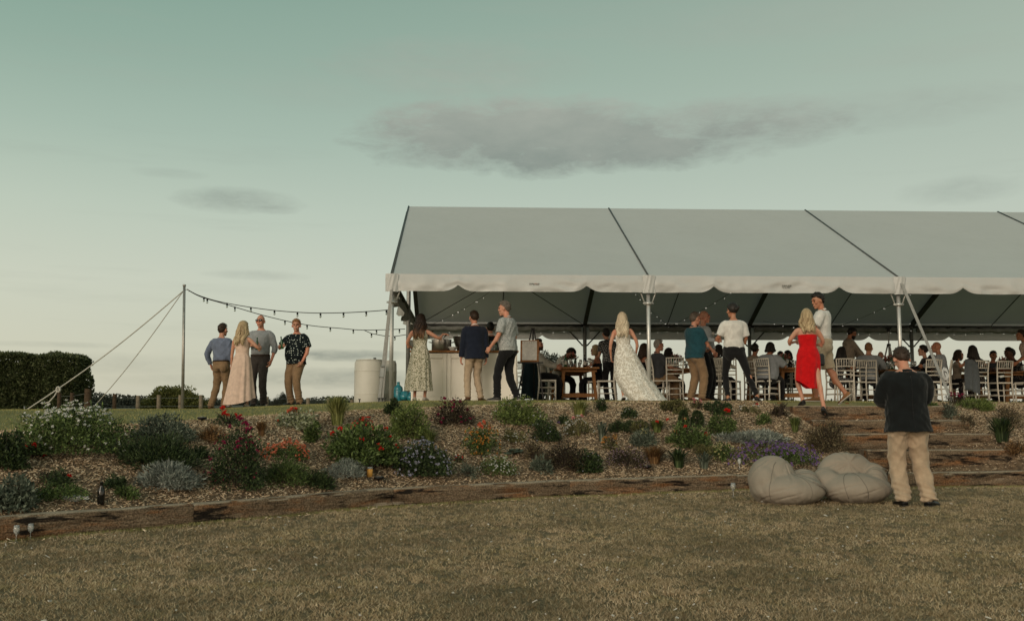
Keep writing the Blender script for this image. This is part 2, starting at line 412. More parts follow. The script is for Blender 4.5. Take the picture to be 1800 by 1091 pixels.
# ---- bark chips (stuff)
M['chip'] = None
def chip_mat():
    m, t, p = new_mat('bark_chip'); p.inputs['Roughness'].default_value = .9; p.inputs['Specular IOR Level'].default_value = .15
    g = t.n('ShaderNodeNewGeometry')
    col = t.ramp(g.outputs['Random Per Island'], [(0, (.07, .045, .026, 1)), (.25, (.27, .188, .115, 1)), (.6, (.46, .335, .215, 1)), (.85, (.60, .46, .315, 1)), (1, (.76, .63, .47, 1))])
    t.link(col, p.inputs['Base Color']); return m
M['chip'] = chip_mat()
def chips(name, X, Y, Z, L, W, mat):
    n = len(X); a = rng.uniform(0, 2 * np.pi, n); pit = rng.normal(0, .38, n)
    L = L * rng.lognormal(0, .45, n); W = W * rng.uniform(.6, 1.4, n); H = W * .42
    c, s = np.cos(a), np.sin(a)
    dirv = np.stack([c * np.cos(pit), s * np.cos(pit), np.sin(pit)], -1); sidev = np.stack([-s, c, rng.normal(0, .3, n)], -1)
    up = np.cross(dirv, sidev); P = np.stack([X, Y, Z], -1)
    def pt(l, w_, h): return P + dirv * (l * L)[:, None] + sidev * (w_ * W)[:, None] + up * (h * H)[:, None]
    V = np.stack([pt(-.5, -.35, 0), pt(-.45, .4, 0), pt(-.4, 0, 1), pt(.5, -.3, 0), pt(.42, .35, 0), pt(.46, .05, .8)], 1)
    b = (np.arange(n) * 6)[:, None]
    q = np.concatenate([b + np.array([[0, 3, 5, 2]]), b + np.array([[1, 2, 5, 4]])]); tr = np.concatenate([b + np.array([[0, 2, 1]]), b + np.array([[3, 4, 5]])])
    return link(name, np_mesh(name, V.reshape(-1, 3), [q, tr]), mat, None, False, 'stuff')
n = 125000; X = rng.uniform(-7.5, 11.5, n); tt = rng.uniform(.16, TB + .15, n); Y = Yw(X) + tt
k = np.abs(X / Y) < .62; X, Y, tt = X[k], Y[k], tt[k]
chips('bark_chips', X, Y, z_bank(X, Y) + rng.uniform(.0, .014, len(X)), .028, .012, M['chip'])
n = 900; X = rng.uniform(-7, 9.5, n); Y = Yw(X) - np.abs(rng.normal(0, .16, n)) - .02
chips('scattered_bark_chips', X, Y, z_lawn(X, Y) + .008, .035, .014, M['chip'])
# pale fallen petals and clover heads on the lawn
M['petal_white'] = pm('white_petal', (.62, .60, .55, 1), (.5, .47, .42, 1), 8, .7, island=.15, trans=.2)
X, Y = scatter_lawn(420, 4.8, 14, .9)
chips('fallen_petals', X, Y, z_lawn(X, Y) + .02, .016, .016, M['petal_white'])
# ================================================================== STRUCTURES
def wood_mat(name, cols, rot=.55, rust=(.19, .075, .028, 1), sc=1.0):
    m, t, p = new_mat(name); p.inputs['Roughness'].default_value = .88; p.inputs['Specular IOR Level'].default_value = .2
    tcn = t.n('ShaderNodeTexCoord'); oi = t.n('ShaderNodeObjectInfo')
    va = t.n('ShaderNodeVectorMath', operation='ADD'); t.link(tcn.outputs['Object'], va.inputs[0])
    t.link(t.comb(t.m('MULTIPLY', oi.outputs['Random'], 37.0), t.m('MULTIPLY', oi.outputs['Random'], 11.0), 0.0), va.inputs[1])
    mp = t.n('ShaderNodeMapping'); mp.inputs['Scale'].default_value = (1.3 * sc, 14 * sc, 20 * sc); t.link(va.outputs[0], mp.inputs[0])
    grain = t.noise(mp.outputs[0], 3.2, 7, .65, .6)
    col = t.ramp(grain, [(.25, cols[0]), (.5, cols[1]), (.75, cols[2])])
    mp2 = t.n('ShaderNodeMapping'); mp2.inputs['Scale'].default_value = (1.1, 3, 5); t.link(va.outputs[0], mp2.inputs[0])
    if rust:
        rf = t.ramp(t.noise(mp2.outputs[0], 1.5, 4, .6), [(.50, 0.0), (.66, .85)])
        col = t.mix(rf, col, rust)
    mp3 = t.n('ShaderNodeMapping'); mp3.inputs['Scale'].default_value = (1.3, 4, 8); mp3.inputs['Location'].default_value = (5, 2, 1); t.link(va.outputs[0], mp3.inputs[0])
    df = t.ramp(t.noise(mp3.outputs[0], 1.7, 6, .62), [(.53, 0.0), (.61, rot)])
    col = t.mix(df, col, (.012, .009, .007, 1))
    speck = t.ramp(t.noise(va.outputs[0], 60, 4, .7), [(.35, .55), (.65, 1.1)])
    col = t.mix(1.0, col, speck, 'MULTIPLY')
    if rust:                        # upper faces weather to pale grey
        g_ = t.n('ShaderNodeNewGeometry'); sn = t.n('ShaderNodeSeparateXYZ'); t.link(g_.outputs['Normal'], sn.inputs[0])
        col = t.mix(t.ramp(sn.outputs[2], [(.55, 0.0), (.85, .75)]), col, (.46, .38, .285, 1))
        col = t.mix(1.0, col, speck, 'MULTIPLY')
    t.link(col, p.inputs['Base Color'])
    b = t.n('ShaderNodeBump'); b.inputs['Strength'].default_value = .8; b.inputs['Distance'].default_value = .012
    t.link(t.m('ADD', grain, t.m('MULTIPLY', speck, .4)), b.inputs['Height']); t.link(b.outputs[0], p.inputs['Normal'])
    return m
M['sleeper'] = wood_mat('weathered_sleeper', [(.10, .07, .045, 1), (.22, .155, .10, 1), (.36, .275, .19, 1)], .96, (.30, .135, .055, 1))
M['pine'] = wood_mat('pine_boards', [(.24, .11, .045, 1), (.36, .17, .07, 1), (.46, .24, .11, 1)], .12, None, .8)

def sleeper_mesh(L, W, Hh, seed, rough=.006, crack=1.0):
    nx = max(8, int(L / .045)); ny = 6; nz_ = 7
    r_ = np.random.default_rng(seed)
    def prof():                   # closed cross-section loop with rounded corners
        pts = []
        for k in range(nz_): pts.append((-W / 2, -Hh / 2 + Hh * k / nz_))
        for k in range(ny): pts.append((-W / 2 + W * k / ny, Hh / 2))
        for k in range(nz_): pts.append((W / 2, Hh / 2 - Hh * k / nz_))
        for k in range(ny): pts.append((W / 2 - W * k / ny, -Hh / 2))
        return pts
    pr = prof(); rings = []
    for i in range(nx + 1):
        x = -L / 2 + L * i / nx; ring = []
        endc = min(i, nx - i)
        for (y, z) in pr:
            q = Vector((x * 2.2 + seed * 9.1, y * 6, z * 6))
            cr = 0
            if abs(abs(y) - W / 2) < .002 and abs(abs(z) - Hh / 2) < .002: cr = .012 + .012 * max(0, mnoise.noise(q * 1.7))
            f = 1 - cr / (Hh / 2)
            zz = z * f; yy = y * (1 - cr / (W / 2))
            d = mnoise.noise(q * 1.2) * rough * 1.6 + mnoise.noise(q * 5) * rough * .7
            yy += d if y >= 0 else -d
            zz += mnoise.noise(q + Vector((0, 3, 7))) * rough * 1.3
            if y < -W / 2 + .002 and crack:        # split running along the weathered face
                zc = (-.1 + .5 * mnoise.noise(Vector((x * .8, seed, 0)))) * Hh
                dep = max(0, mnoise.noise(Vector((x * 1.3 + seed * 3, 1, 2))) + .12) * .10 * crack
                yy += dep * math.exp(-((z - zc) / .026) ** 2)
            if endc == 0: zz *= .94; yy *= .94
            ring.append(Vector((x, yy, zz)))
        rings.append(ring)
    return MB().loft(rings).mesh('sleeper')
def sleeper(parent, a, b, W, Hh, seed, zoff=0, name='sleeper', crack=1.0):
    a, b = Vector(a), Vector(b); d = b - a; L = d.length
    o = link(name, sleeper_mesh(L - .006, W, Hh, seed, crack=crack), M['sleeper'], parent, True)
    sharp_smooth(o, 50)
    o.location = (a + b) / 2 + Vector((0, 0, zoff)); o.rotation_euler = (0, -math.asin(d.z / L), math.atan2(d.y, d.x))
    return o
# retaining wall of railway sleepers along the lawn
rw = empty('retaining_wall', (0, 0, 0), 0, 'long curved retaining wall of weathered railway sleepers edging the dry lawn', 'retaining wall')
joints = [(-8.6, 6.15), (-6.7, 7.05), (-5.05, 8.27), (-3.11, 9.88), (-1.34, 11.42), (.72, 12.55), (2.95, 13.2), (5.2, 13.62), (7.6, 13.98), (10, 14.2), (12.4, 14.42)]
for i in range(len(joints) - 1):
    (x0, y0), (x1, y1) = joints[i], joints[i + 1]
    off = Vector((-(y1 - y0), x1 - x0, 0)).normalized() * .07
    jit = (random.uniform(-.006, .006))
    sleeper(rw, Vector((x0, y0, float(z_lawn(x0, y0)) + WH / 2 - .012 + jit)) + off, Vector((x1, y1, float(z_lawn(x1, y1)) + WH / 2 - .012 - jit)) + off, .15, WH, 11 + i)
# steps up the bank
ST = []                               # (y front, z top)
gs = empty('garden_steps', (5.9, 14, 0), 0, 'broad garden steps of weathered sleepers climbing the planted bank', 'steps')
step_tab = [((6.55, 14.72), 2.75, 790), ((6.05, 15.2), 2.45, 762), ((5.92, 15.66), 2.5, 738), ((5.75, 16.12), 2.5, 713)]
M['tread'] = pm('trodden_step_soil', (.26, .20, .14, 1), (.15, .11, .075, 1), 9, .95, bump=.8, bscale=60)
for k, ((cx, cy), L, py) in enumerate(step_tab):
    zt = at(900, py, cy).z; ST.append((cy, zt))
    tv = Vector((1, .05, 0)).normalized()
    Hs = .262 if k == 0 else .24; a = Vector((cx, cy + .06, zt - Hs / 2)) - tv * L / 2 - gs.location; b = Vector((cx, cy + .06, zt - Hs / 2)) + tv * L / 2 - gs.location
    sleeper(gs, a, b, .17, Hs, 50 + k, crack=.9)
    sl = link('tread', MB().box((cx - gs.location.x + .02, cy + .40 - gs.location.y, zt - .115), (L - .05, .56, .21)).mesh('tread'), M['tread'], gs)
    pk = MB()
# ------------------------------------------------------------------ marquee
TY = math.atan2(.225, 4.8); BAY = 4.8; NB = 4; TW = 10.0
p0 = at(687, 704, 18.4)
TZ = EYE + .15
TP = Vector((p0.x, 18.4, TZ))
EH, RH = 2.30, 4.60
tent = empty('marquee_tent', TP, TY, 'large open sided white marquee with pitched roof and scalloped valance', 'marquee')
def tpt(x, y, z=0.0):                 # marquee coordinates to world
    c, s = math.cos(TY), math.sin(TY); return Vector((TP.x + c * x - s * y, TP.y + s * x + c * y, TP.z + z))
def mat_pvc():
    m, t, p = new_mat('white_pvc'); p.inputs['Roughness'].default_value = .42; p.inputs['Specular IOR Level'].default_value = .4
    tcn = t.n('ShaderNodeTexCoord'); o = tcn.outputs['Object']
    col = t.mix(t.noise(o, .8, 5, .6), (.54, .545, .54, 1), (.47, .475, .465, 1))
    col = t.mix(t.ramp(t.noise(o, 5, 5, .6), [(.55, 0.0), (.8, .25)]), col, (.40, .39, .35, 1)); t.link(col, p.inputs['Base Color'])
    b = t.n('ShaderNodeBump'); b.inputs['Strength'].default_value = .25; b.inputs['Distance'].default_value = .05
    t.link(t.noise(o, 2.2, 4, .5), b.inputs['Height']); t.link(b.outputs[0], p.inputs['Normal'])
    tr = t.n('ShaderNodeBsdfTranslucent'); t.link(col, tr.inputs[0]); mx = t.n('ShaderNodeMixShader'); mx.inputs[0].default_value = .09
    out = [n for n in m.node_tree.nodes if n.type == 'OUTPUT_MATERIAL'][0]
    t.link(p.outputs[0], mx.inputs[1]); t.link(tr.outputs[0], mx.inputs[2]); t.link(mx.outputs[0], out.inputs[0])
    return m
M['pvc'] = mat_pvc()
M['alu'] = pm('aluminium', (.60, .59, .57, 1), (.50, .50, .49, 1), 6, .42, .6)
M['alu_dark'] = pm('shaded_dark_metal', (.055, .055, .05, 1), (.04, .04, .037, 1), 5, .5, .3)  # frame metal darkened so its colour holds the shade under the roof
M['steel_dull'] = pm('galvanised_post', (.30, .30, .285, 1), (.22, .22, .21, 1), 8, .5, .6)
M['strap'] = pm('grey_strap', (.30, .295, .28, 1), (.24, .235, .22, 1), 20, .7)
M['keder'] = pm('dark_seam', (.07, .08, .08, 1), None, 5, .6)
M['clear'] = pm('cloudy_wall_film', (.20, .205, .19, 1), (.13, .135, .12, 1), 6, .3, bump=.3)
def sag(u, v): return -.045 * math.sin(math.pi * u) * math.sin(math.pi * v)
for b in range(NB):
    x0 = b * BAY
    for side in (0, 1):
        rings = []; nu, nv = 14, 12
        vs = []; fs = []
        for j in range(nv + 1):
            v = j / nv
            for i in range(nu + 1):
                u = i / nu; y = v * TW / 2; z = EH + .06 + (RH - EH) * v + sag(u, v)
                y -= .05 * (j == 0); vs.append((x0 + .012 + u * (BAY - .024), y if side == 0 else TW - y, z - .02 * (j == 0)))
        for j in range(nv):
            for i in range(nu):
                a = j * (nu + 1) + i; f = (a, a + 1, a + nu + 2, a + nu + 1); fs.append(f if side == 0 else f[::-1])
        MB().add(vs, fs).build('roof_panel', M['pvc'], tent, True)
def valance(name, P, Dv, L, drop, notches, seed, wr=.035, parent=tent, nxs=110, corner=()):
    """hanging strip along Dv from P (its front normal is Dv x up), scalloped hem, creased cloth"""
    Dv = Vector(Dv); nrm = Vector((Dv.y, -Dv.x, 0)); vs = []; fs = []; nv = 8
    for j in range(nv + 1):
        v = j / nv
        for i in range(nxs + 1):
            x = L * i / nxs
            rise = 0
            for nx_ in notches:
                d = abs(x - nx_); rise = max(rise, .125 * max(0, 1 - d / .34) ** 2.6)
            dr = drop - rise
            q = Vector((x * 1.3 + seed, v * 1.1, seed * 2))
            bulge = .02 + .03 * math.sin(v * 2.2)
            ri = abs(mnoise.noise(q)); ri2 = abs(mnoise.noise(Vector((x * 3.1 + v * 1.5, v * 2.3 - x * .6, seed))))
            d = bulge + (wr * (.9 - 2.2 * ri) + wr * .8 * (.5 - 1.8 * ri2)) * min(1, v * 2)
            for cx in corner:
                e = abs(x - cx)
                d *= min(1, e / .2 + .25)
            p = Vector(P) + Dv * x + Vector((0, 0, -dr * v)) + nrm * d
            vs.append(p)
    for j in range(nv):
        for i in range(nxs):
            a = j * (nxs + 1) + i; fs.append((a, a + nxs + 1, a + nxs + 2, a + 1))
    return MB().add(vs, fs).build(name, M['pvc'], parent, True)
for b in range(NB):
    x0 = b * BAY
    valance('valance', (x0 + .006, -.035, EH + .052), (1, 0, 0), BAY - .012, .325, (BAY * .255, BAY * .755), 3.1 + b * 7, corner=(0, BAY))
    o = valance('valance', (x0 + BAY - .006, TW + .035, EH + .052), (-1, 0, 0), BAY - .012, .50, (BAY * .255, BAY * .755), 13.1 + b * 7, .02)
    # clear side wall rolled up and tied under the rear eave
    mb = MB(); n = 30
    mb.tube([(x0 + .12 + (BAY - .24) * i / n, TW - .13, EH - .16 + .012 * math.sin(i * 1.9)) for i in range(n + 1)], [.075 + .012 * math.sin(i * 2.3 + b) for i in range(n + 1)], 10)
    mb.build('rolled_wall', M['clear'], tent, True)
# maker's marks on the valance: two rows of tiny print too small to read
def print_rows(x, z, rows, parent, col):
    mb = MB(); xx = x
    for (zz, segs, h) in rows:
        for (a, bb) in segs: mb.box((x + (a + bb) / 2, -.112, z + zz), ((bb - a) * .96, .002, h))
    return mb.build('printed_mark', col, parent)
M['print'] = pm('grey_print', (.13, .12, .10, 1), (.10, .09, .08, 1), 5, .6)
M['print_red'] = pm('reddish_print', (.32, .18, .14, 1), None, 5, .6)
print_rows(2.55, EH - .135, [(.012, [(0, .03), (.034, .09), (.16, .19)], .014), (-.014, [(0, .012), (.025, .04), (.07, .10), (.12, .185)], .009)], tent, M['print'])
print_rows(2.55, EH - .135, [(.012, [(.093, .157)], .014)], tent, M['print_red'])
print_rows(7.32, EH - .15, [(.02, [(0, .03), (.034, .07), (.074, .1), (.112, .14), (.145, .185)], .015), (-.004, [(0, .035), (.045, .07), (.09, .13), (.14, .17)], .008), (-.022, [(.01, .04), (.055, .09), (.1, .15)], .008)], tent, M['print'])
# gable curtain bunched along the near end
vs = []; fs = []; nx_, nv = 90, 7
for j in range(nv + 1):
    for i in range(nx_ + 1):
        y = TW * i / nx_; v = j / nv
        off = .07 * math.sin(i * 1.35) * v + .05 * math.sin(i * .57 + 1) * v
        vs.append((-.03 + off, y, EH + .04 - v * (.36 + .09 * math.sin(i * .8) + .06 * math.sin(i * .31))))
for j in range(nv):
    for i in range(nx_):
        a = j * (nx_ + 1) + i; fs.append((a, a + 1, a + nx_ + 2, a + nx_ + 1))
M['curtain'] = pm('tied_back_gable_curtain', (.32, .31, .285, 1), (.25, .245, .225, 1), 4, .6, bump=.3)
MB().add(vs, fs).build('gable_curtain', M['curtain'], tent, True)
for k in range(NB + 1):
    x = k * BAY
    for y, mt in ((0.0, M['alu']), (TW, M['steel_dull'])):
        mb = MB(); mb.tube([(x, y, -.15), (x, y, EH)], .037 if y == 0 else .055, 14); mb.build('post', mt, tent, True)
        zc = EH - .47
        if y > 0: zc = EH - .62
        mb = MB(); mb.tube([(x, y, zc - .025), (x, y, zc + .025)], .07, 14); mb.box((x, y, zc), (.2, .03, .03)); mb.build('collar', mt, tent, True)
        for s in (-1, 1):
            if (k == 0 and s < 0) or (k == NB and s > 0): continue
            ex = .20 if y == 0 else .55
            mb = MB(); mb.tube([(x + s * .07, y, zc), (x + s * ex, y, EH - .10)], .014 if y == 0 else .02, 8); mb.build('brace', M['alu'] if y == 0 else M['alu_dark'], tent, True)
        mb = MB(); mb.box((x, y - .02, -.13), (.22, .22, .03)); mb.build('base_plate', mt, tent)
    for s in (0, 1):                   # rafters and the dark seams over them
        a = (x, 0 if s == 0 else TW, EH - .04); b_ = (x, TW / 2, RH - .09)
        MB().bar(a, b_, .06, .11, (1, 0, 0)).build('rafter', M['alu_dark'], tent)
        a = (x, -.01 if s == 0 else TW + .01, EH + .062); b_ = (x, TW / 2, RH + .065)
        MB().tube([a, b_], .019, 6).build('seam', M['keder'], tent, True)
for b in range(NB):
    x0, x1 = b * BAY + .05, (b + 1) * BAY - .05
    for y in (0, TW): MB().tube([(x0, y, EH - .055), (x1, y, EH - .055)], .042, 10).build('eave_beam', M['alu_dark'], tent, True)
    MB().tube([(x0, TW / 2, RH - .1), (x1, TW / 2, RH - .1)], .045, 10).build('ridge_beam', M['alu_dark'], tent, True)
    xm = (b + .5) * BAY
    for s in (0, 1): MB().tube([(xm, 0 if s == 0 else TW, EH - .02), (xm, TW / 2, RH - .04)], .014, 6).build('purlin', M['alu_dark'], tent, True)
MB().tube([(.02, TW / 2, -.15), (.02, TW / 2, RH - .1)], .05, 12).build('post', M['steel_dull'], tent, True)
MB().tube([(.0, .02, EH - .05), (.0, TW - .02, EH - .05)], .04, 10).build('eave_beam', M['alu_dark'], tent, True)
for (xa, xb) in ((0, BAY), (BAY, 0)): MB().tube([(xa, TW - .05, EH - .06), (xb, TW / 2, RH - .1)], .011, 6).build('brace_cable', M['alu_dark'], tent, True)
# diagonal knee brace of the end frame
MB().tube([(0.02, .03, EH - .55), (.02, .32, EH - .06)], .016, 8).build('brace', M['alu'], tent, True)
MB().tube([(0.05, TW / 2, EH - .35), (.5, TW / 2 + .02, EH - 1.0)], .016, 8)
# corner sleeves of the valance with folds round the posts
for k in range(NB + 1):
    x = k * BAY; mb = MB()
    rings = []
    for j in range(9):
        z = EH + .05 - j * .042; ring = []
        for a in range(13):
            t_ = a / 12; px_ = x + (t_ - .5) * .24; d = -.085 - .045 * math.sin(math.pi * t_) - .012 * math.sin(t_ * 19 + j * .8 + k) * (j > 0)
            ring.append(Vector((px_, d, z)))
        rings.append(ring)
    vs = [v for r_ in rings for v in r_]; fs = [(j * 13 + a, (j + 1) * 13 + a, (j + 1) * 13 + a + 1, j * 13 + a + 1) for j in range(8) for a in range(12)]
    mb.add(vs, fs).build('corner_sleeve', M['pvc'], tent, True)
# guy straps
def strap(pts, wdt, rat=None):
    ti = tent.matrix_basis.inverted() if False else None
    c, s = math.cos(-TY), math.sin(-TY)
    def loc(p): d = Vector(p) - TP; return Vector((c * d.x - s * d.y, s * d.x + c * d.y, d.z))
    P = [loc(p) for p in pts]
    for a, b_ in zip(P[:-1], P[1:]): MB().bar(a, b_, wdt, .008, (0, 1, 0)).build('guy_strap', M['strap'], tent)
    if rat is not None:
        q = P[0].lerp(P[-1], rat); q2 = P[0].lerp(P[-1], rat + .09)
        mb = MB(); mb.bar(q, q2, wdt * 1.6, .035, (0, 1, 0), .008); mb.tube([q + Vector((-.03, -.03, 0)), q + Vector((.03, -.03, 0))], .018, 8)
        mb.build('ratchet', M['steel_dull'], tent)
    return P
top = at(690, 492, 18.33)
pA = at(666, 706, 17.6); strap([top, pA], .05, .72)
pA2 = at(672, 706, 18.1); strap([at(689, 500, 18.3), pA2], .035)
top2 = at(1585, 498, 18.7); pB = at(1672, 702, 17.3); strap([top2, pB], .055, None)
# loose end of the strap hanging in a knot on the far guy
mb = MB(); kn = at(1660, 655, 17.53)
c_, s_ = math.cos(-TY), math.sin(-TY); dd = kn - TP; kn = Vector((c_ * dd.x - s_ * dd.y, s_ * dd.x + c_ * dd.y, dd.z))
for i in range(5):
    a0 = i * 1.3; mb.tube([kn + Vector((.05 * math.cos(a0 + k * .9), -.03 + .02 * math.sin(k + i), .09 * math.sin(a0 + k * .9) - .01 * i)) for k in range(8)], .013, 6)
mb.tube([kn + Vector((0, -.03, 0)), kn + Vector((.04, -.03, -.1)), kn + Vector((.02, -.03, -.2))], [.016, .02, .008], 6)
mb.build('guy_strap', M['pvc'], tent, True)
for px, D, wh in ((666, 17.6, 'holding the longer guy strap'), (672, 18.1, 'holding the shorter guy strap'), (632, 18.9, 'standing alone before the broad barrel'), (677, 18.0, 'closest to the marquee post')):
    q = at(px, 706, D); q.z = gz(q.x, D)
    mb = MB(); mb.tube([(0, 0, -.08), (0, 0, .07)], .012, 8); mb.tube([(0, 0, .07), (0, 0, .085)], .026, 8)
    o = mb.build('tent_stake', M['alu_dark'], None, True); o.location = q
    tag(o, 'dark steel tent stake ' + wh, 'stake', 'stakes by the marquee corner')

# fairy lights strung inside the marquee
M['fairy'], t, p = new_mat('fairy_light'); p.inputs['Emission Color'].default_value = (1, .93, .78, 1); p.inputs['Emission Strength'].default_value = .9; p.inputs['Base Color'].default_value = (.8, .8, .75, 1)
M['wire'] = pm('dark_wire', (.02, .02, .018, 1), None, 5, .6)
def fairy(pts, label, step=.22, pair=True):
    """pts: marquee-space polyline"""
    P = [tpt(*p) for p in pts]; base = P[0]; root = empty('fairy_lights', base, 0, label, 'fairy lights', 'strings of fairy lights in the marquee')
    Q = []
    for a, b_ in zip(P[:-1], P[1:]):
        n = 14
        for i in range(n):
            t_ = i / n; v = a.lerp(b_, t_); v.z -= .5 * (b_ - a).length * .07 * math.sin(math.pi * t_); Q.append(v - base)
    Q.append(P[-1] - base)
    MB().tube(Q, .0045, 4).build('cable', M['wire'], root)
    mb = MB(); acc = 0; r_ = random.Random(len(pts) + int(base.x * 10))
    for a, b_ in zip(Q[:-1], Q[1:]):
        L = (b_ - a).length; acc += L
        if acc > step * r_.uniform(.5, 1.5):
            acc = 0
            for _ in range(2 if r_.random() < .35 else 1):
                c = b_ + Vector((r_.uniform(-.05, .05), r_.uniform(-.05, .05), -.025)); mb.ell(c, (.0075, .0075, .009), 6, 4)
    mb.build('bulb', M['fairy'], root, True, 'stuff')
fz = RH - EH
def slope(x, y): return (x, y, EH - .12 + fz * (1 - abs(y - TW / 2) / (TW / 2)))
fairy([slope(.4, 9.85), slope(2.6, 7.4), slope(3.5, 6.6)], 'fairy light string rising behind the bar under the marquee roof')
fairy([slope(4.95, 6.6), slope(7.25, 9.9), slope(9.5, 6.4)], 'fairy light string dipping above the bald man in the marquee')
fairy([slope(9.9, 9.6), slope(12.1, 9.95), slope(14.3, 6.9)], 'fairy light string rising beside the camera tripod in the marquee')
for b in range(NB):
    fairy([(b * BAY + .1, TW - .06, EH - .15), ((b + .5) * BAY, TW - .06, EH - .2), ((b + 1) * BAY - .1, TW - .06, EH - .15)],
          'fairy light string along the rear eave ' + ('above the serving counter', 'behind the bride and the teal shirt', 'behind the scarlet dress', 'above the last tables')[b], .3)

# ------------------------------------------------------------------ festoon pole with ropes and lights
fp = at(321, 720, 20.0); fp.z = gz(fp.x, 20.0)
fpo = empty('festoon_pole', fp, 0, 'slim galvanised pole holding up the festoon lights and two guy ropes', 'pole')
ptop = at(324, 503, 20.0) - fp
M['pole'] = pm('galvanised_pole', (.42, .40, .37, 1), (.30, .29, .27, 1), 9, .45, .7)
MB().tube([(0, 0, -.1), ptop], [.031, .026], 10).build('shaft', M['pole'], fpo, True)
mb = MB(); mb.tube([ptop, ptop + Vector((0, 0, .035))], .032, 10); mb.build('cap', M['pole'], fpo, True)
hook = ptop + Vector((.03, 0, -.08))
mb = MB(); mb.tube([hook + Vector((-.02, 0, 0)), hook + Vector((.05, 0, .02)), hook + Vector((.07, 0, -.03))], .007, 6); mb.build('hook', M['pole'], fpo, True)
M['rope'] = pm('pale_rope', (.50, .48, .43, 1), (.40, .38, .34, 1), 30, .85)
def rope(px, py, D, label, r=.009, knot=False):
    g = at(px, py, D); g.z = gz(g.x, D) + .0; a = fp + ptop + Vector((-.02, 0, -.1))
    root = empty('guy_rope', g, 0, label, 'guy rope')
    P = [a.lerp(g, i / 20) - g + Vector((0, 0, -.10 * math.sin(math.pi * i / 20))) for i in range(21)]
    MB().tube(P, r, 6).build('line', M['rope'], root, True)
    mb = MB(); mb.tube([(0, 0, -.1), (-.03, 0, .08)], .012, 8); mb.build('peg', M['steel_dull'], root, True)
    if knot:
        k = P[16]; mb = MB()
        for i in range(3): mb.tube([k + Vector((.035 * math.cos(q * .8 + i), -.01 * i, .05 * math.sin(q * .8 + i) - .02)) for q in range(9)], r * 1.2, 6)
        mb.tube([k, k + Vector((-.06, -.02, -.14)), k + Vector((-.16, -.02, -.26)), k + Vector((-.3, -.02, -.3))], r, 6); mb.build('knot', M['rope'], root, True)
rope(45, 723, 19.0, 'thick pale guy rope with a knot running down past the hedge', .013, True)
rope(160, 716, 22.5, 'thin guy rope running steeply from the festoon pole to the fence')
M['bulb_glass'] = glass('clear_bulb', (.95, .95, .92, 1), .03)
M['black_plastic'] = pm('black_plastic', (.012, .012, .012, 1), None, 6, .45)
bulb_proto = None
def festoon(pts, label, n):
    P = [fp + ptop + Vector((.05, 0, -.06))] + pts
    # smooth polyline through the given points
    Q = []
    for i in range(len(P) - 1):
        p_1 = P[max(i - 1, 0)]; a = P[i]; b_ = P[i + 1]; p2 = P[min(i + 2, len(P) - 1)]
        for k in range(8):
            t_ = k / 8; Q.append(.5 * ((2 * a) + (b_ - p_1) * t_ + (2 * p_1 - 5 * a + 4 * b_ - p2) * t_ ** 2 + (3 * a - p_1 - 3 * b_ + p2) * t_ ** 3))
    Q.append(P[-1]); base = Q[0].copy()
    root = empty('festoon_lights', base, 0, label, 'festoon lights', 'festoon strings between the pole and the marquee')
    MB().tube([q - base for q in Q], .0085, 5).build('cable', M['wire'], root)
    cum = [0]
    for a, b_ in zip(Q[:-1], Q[1:]): cum.append(cum[-1] + (b_ - a).length)
    global bulb_proto
    for i in range(n):
        d = cum[-1] * (i + .75) / n; j = max(k for k in range(len(cum)) if cum[k] <= d); j = min(j, len(Q) - 2)
        q = Q[j].lerp(Q[j + 1], (d - cum[j]) / max(1e-6, cum[j + 1] - cum[j])) - base
        if bulb_proto is None:
            me = MB().lathe([(.006, .008), (.017, .005), (.019, -.042), (.016, -.046)], 8).mesh('lamp_holder')
            mg = MB().lathe([(.012, -.044), (.019, -.056), (.021, -.07), (.015, -.088), (.003, -.094)], 8).mesh('bulb'); bulb_proto = (me, mg)
            me.materials.append(M['black_plastic']); mg.materials.append(M['bulb_glass'])
        ho = link('lamp_holder', bulb_proto[0], None, root, True); ho.location = q
        bo = link('bulb', bulb_proto[1], None, ho, True)
festoon([at(352, 520, 20), at(395, 532, 19.9), at(470, 544, 19.7), at(540, 549.5, 19.4), at(600, 549.5, 19.1), at(650, 547, 18.8), at(688, 544, 18.45)], 'upper festoon string sagging from the pole to the front marquee post', 9)
festoon([at(352, 521, 20.1), at(395, 534, 20.4), at(470, 556, 21), at(540, 571, 21.8), at(600, 577, 22.4), at(642, 580, 22.8), at(712, 578, 23.4)], 'lower festoon string sagging from the pole to the marquee gable', 9)
root = empty('festoon_lights', at(640, 580, 22.8), 0, 'short slack festoon tail hanging below the others beside the marquee', 'festoon lights', 'festoon strings between the pole and the marquee')
Pq = [at(640, 580, 22.8), at(653, 586, 22.9), at(675, 590, 23.1), at(694, 591, 23.3), at(714, 588, 23.4)]
MB().tube([q - root.location for q in Pq], .0085, 5).build('cable', M['wire'], root)
for q in (Pq[1], Pq[3]):
    ho = link('lamp_holder', bulb_proto[0], None, root, True); ho.location = q - root.location; link('bulb', bulb_proto[1], None, ho, True)

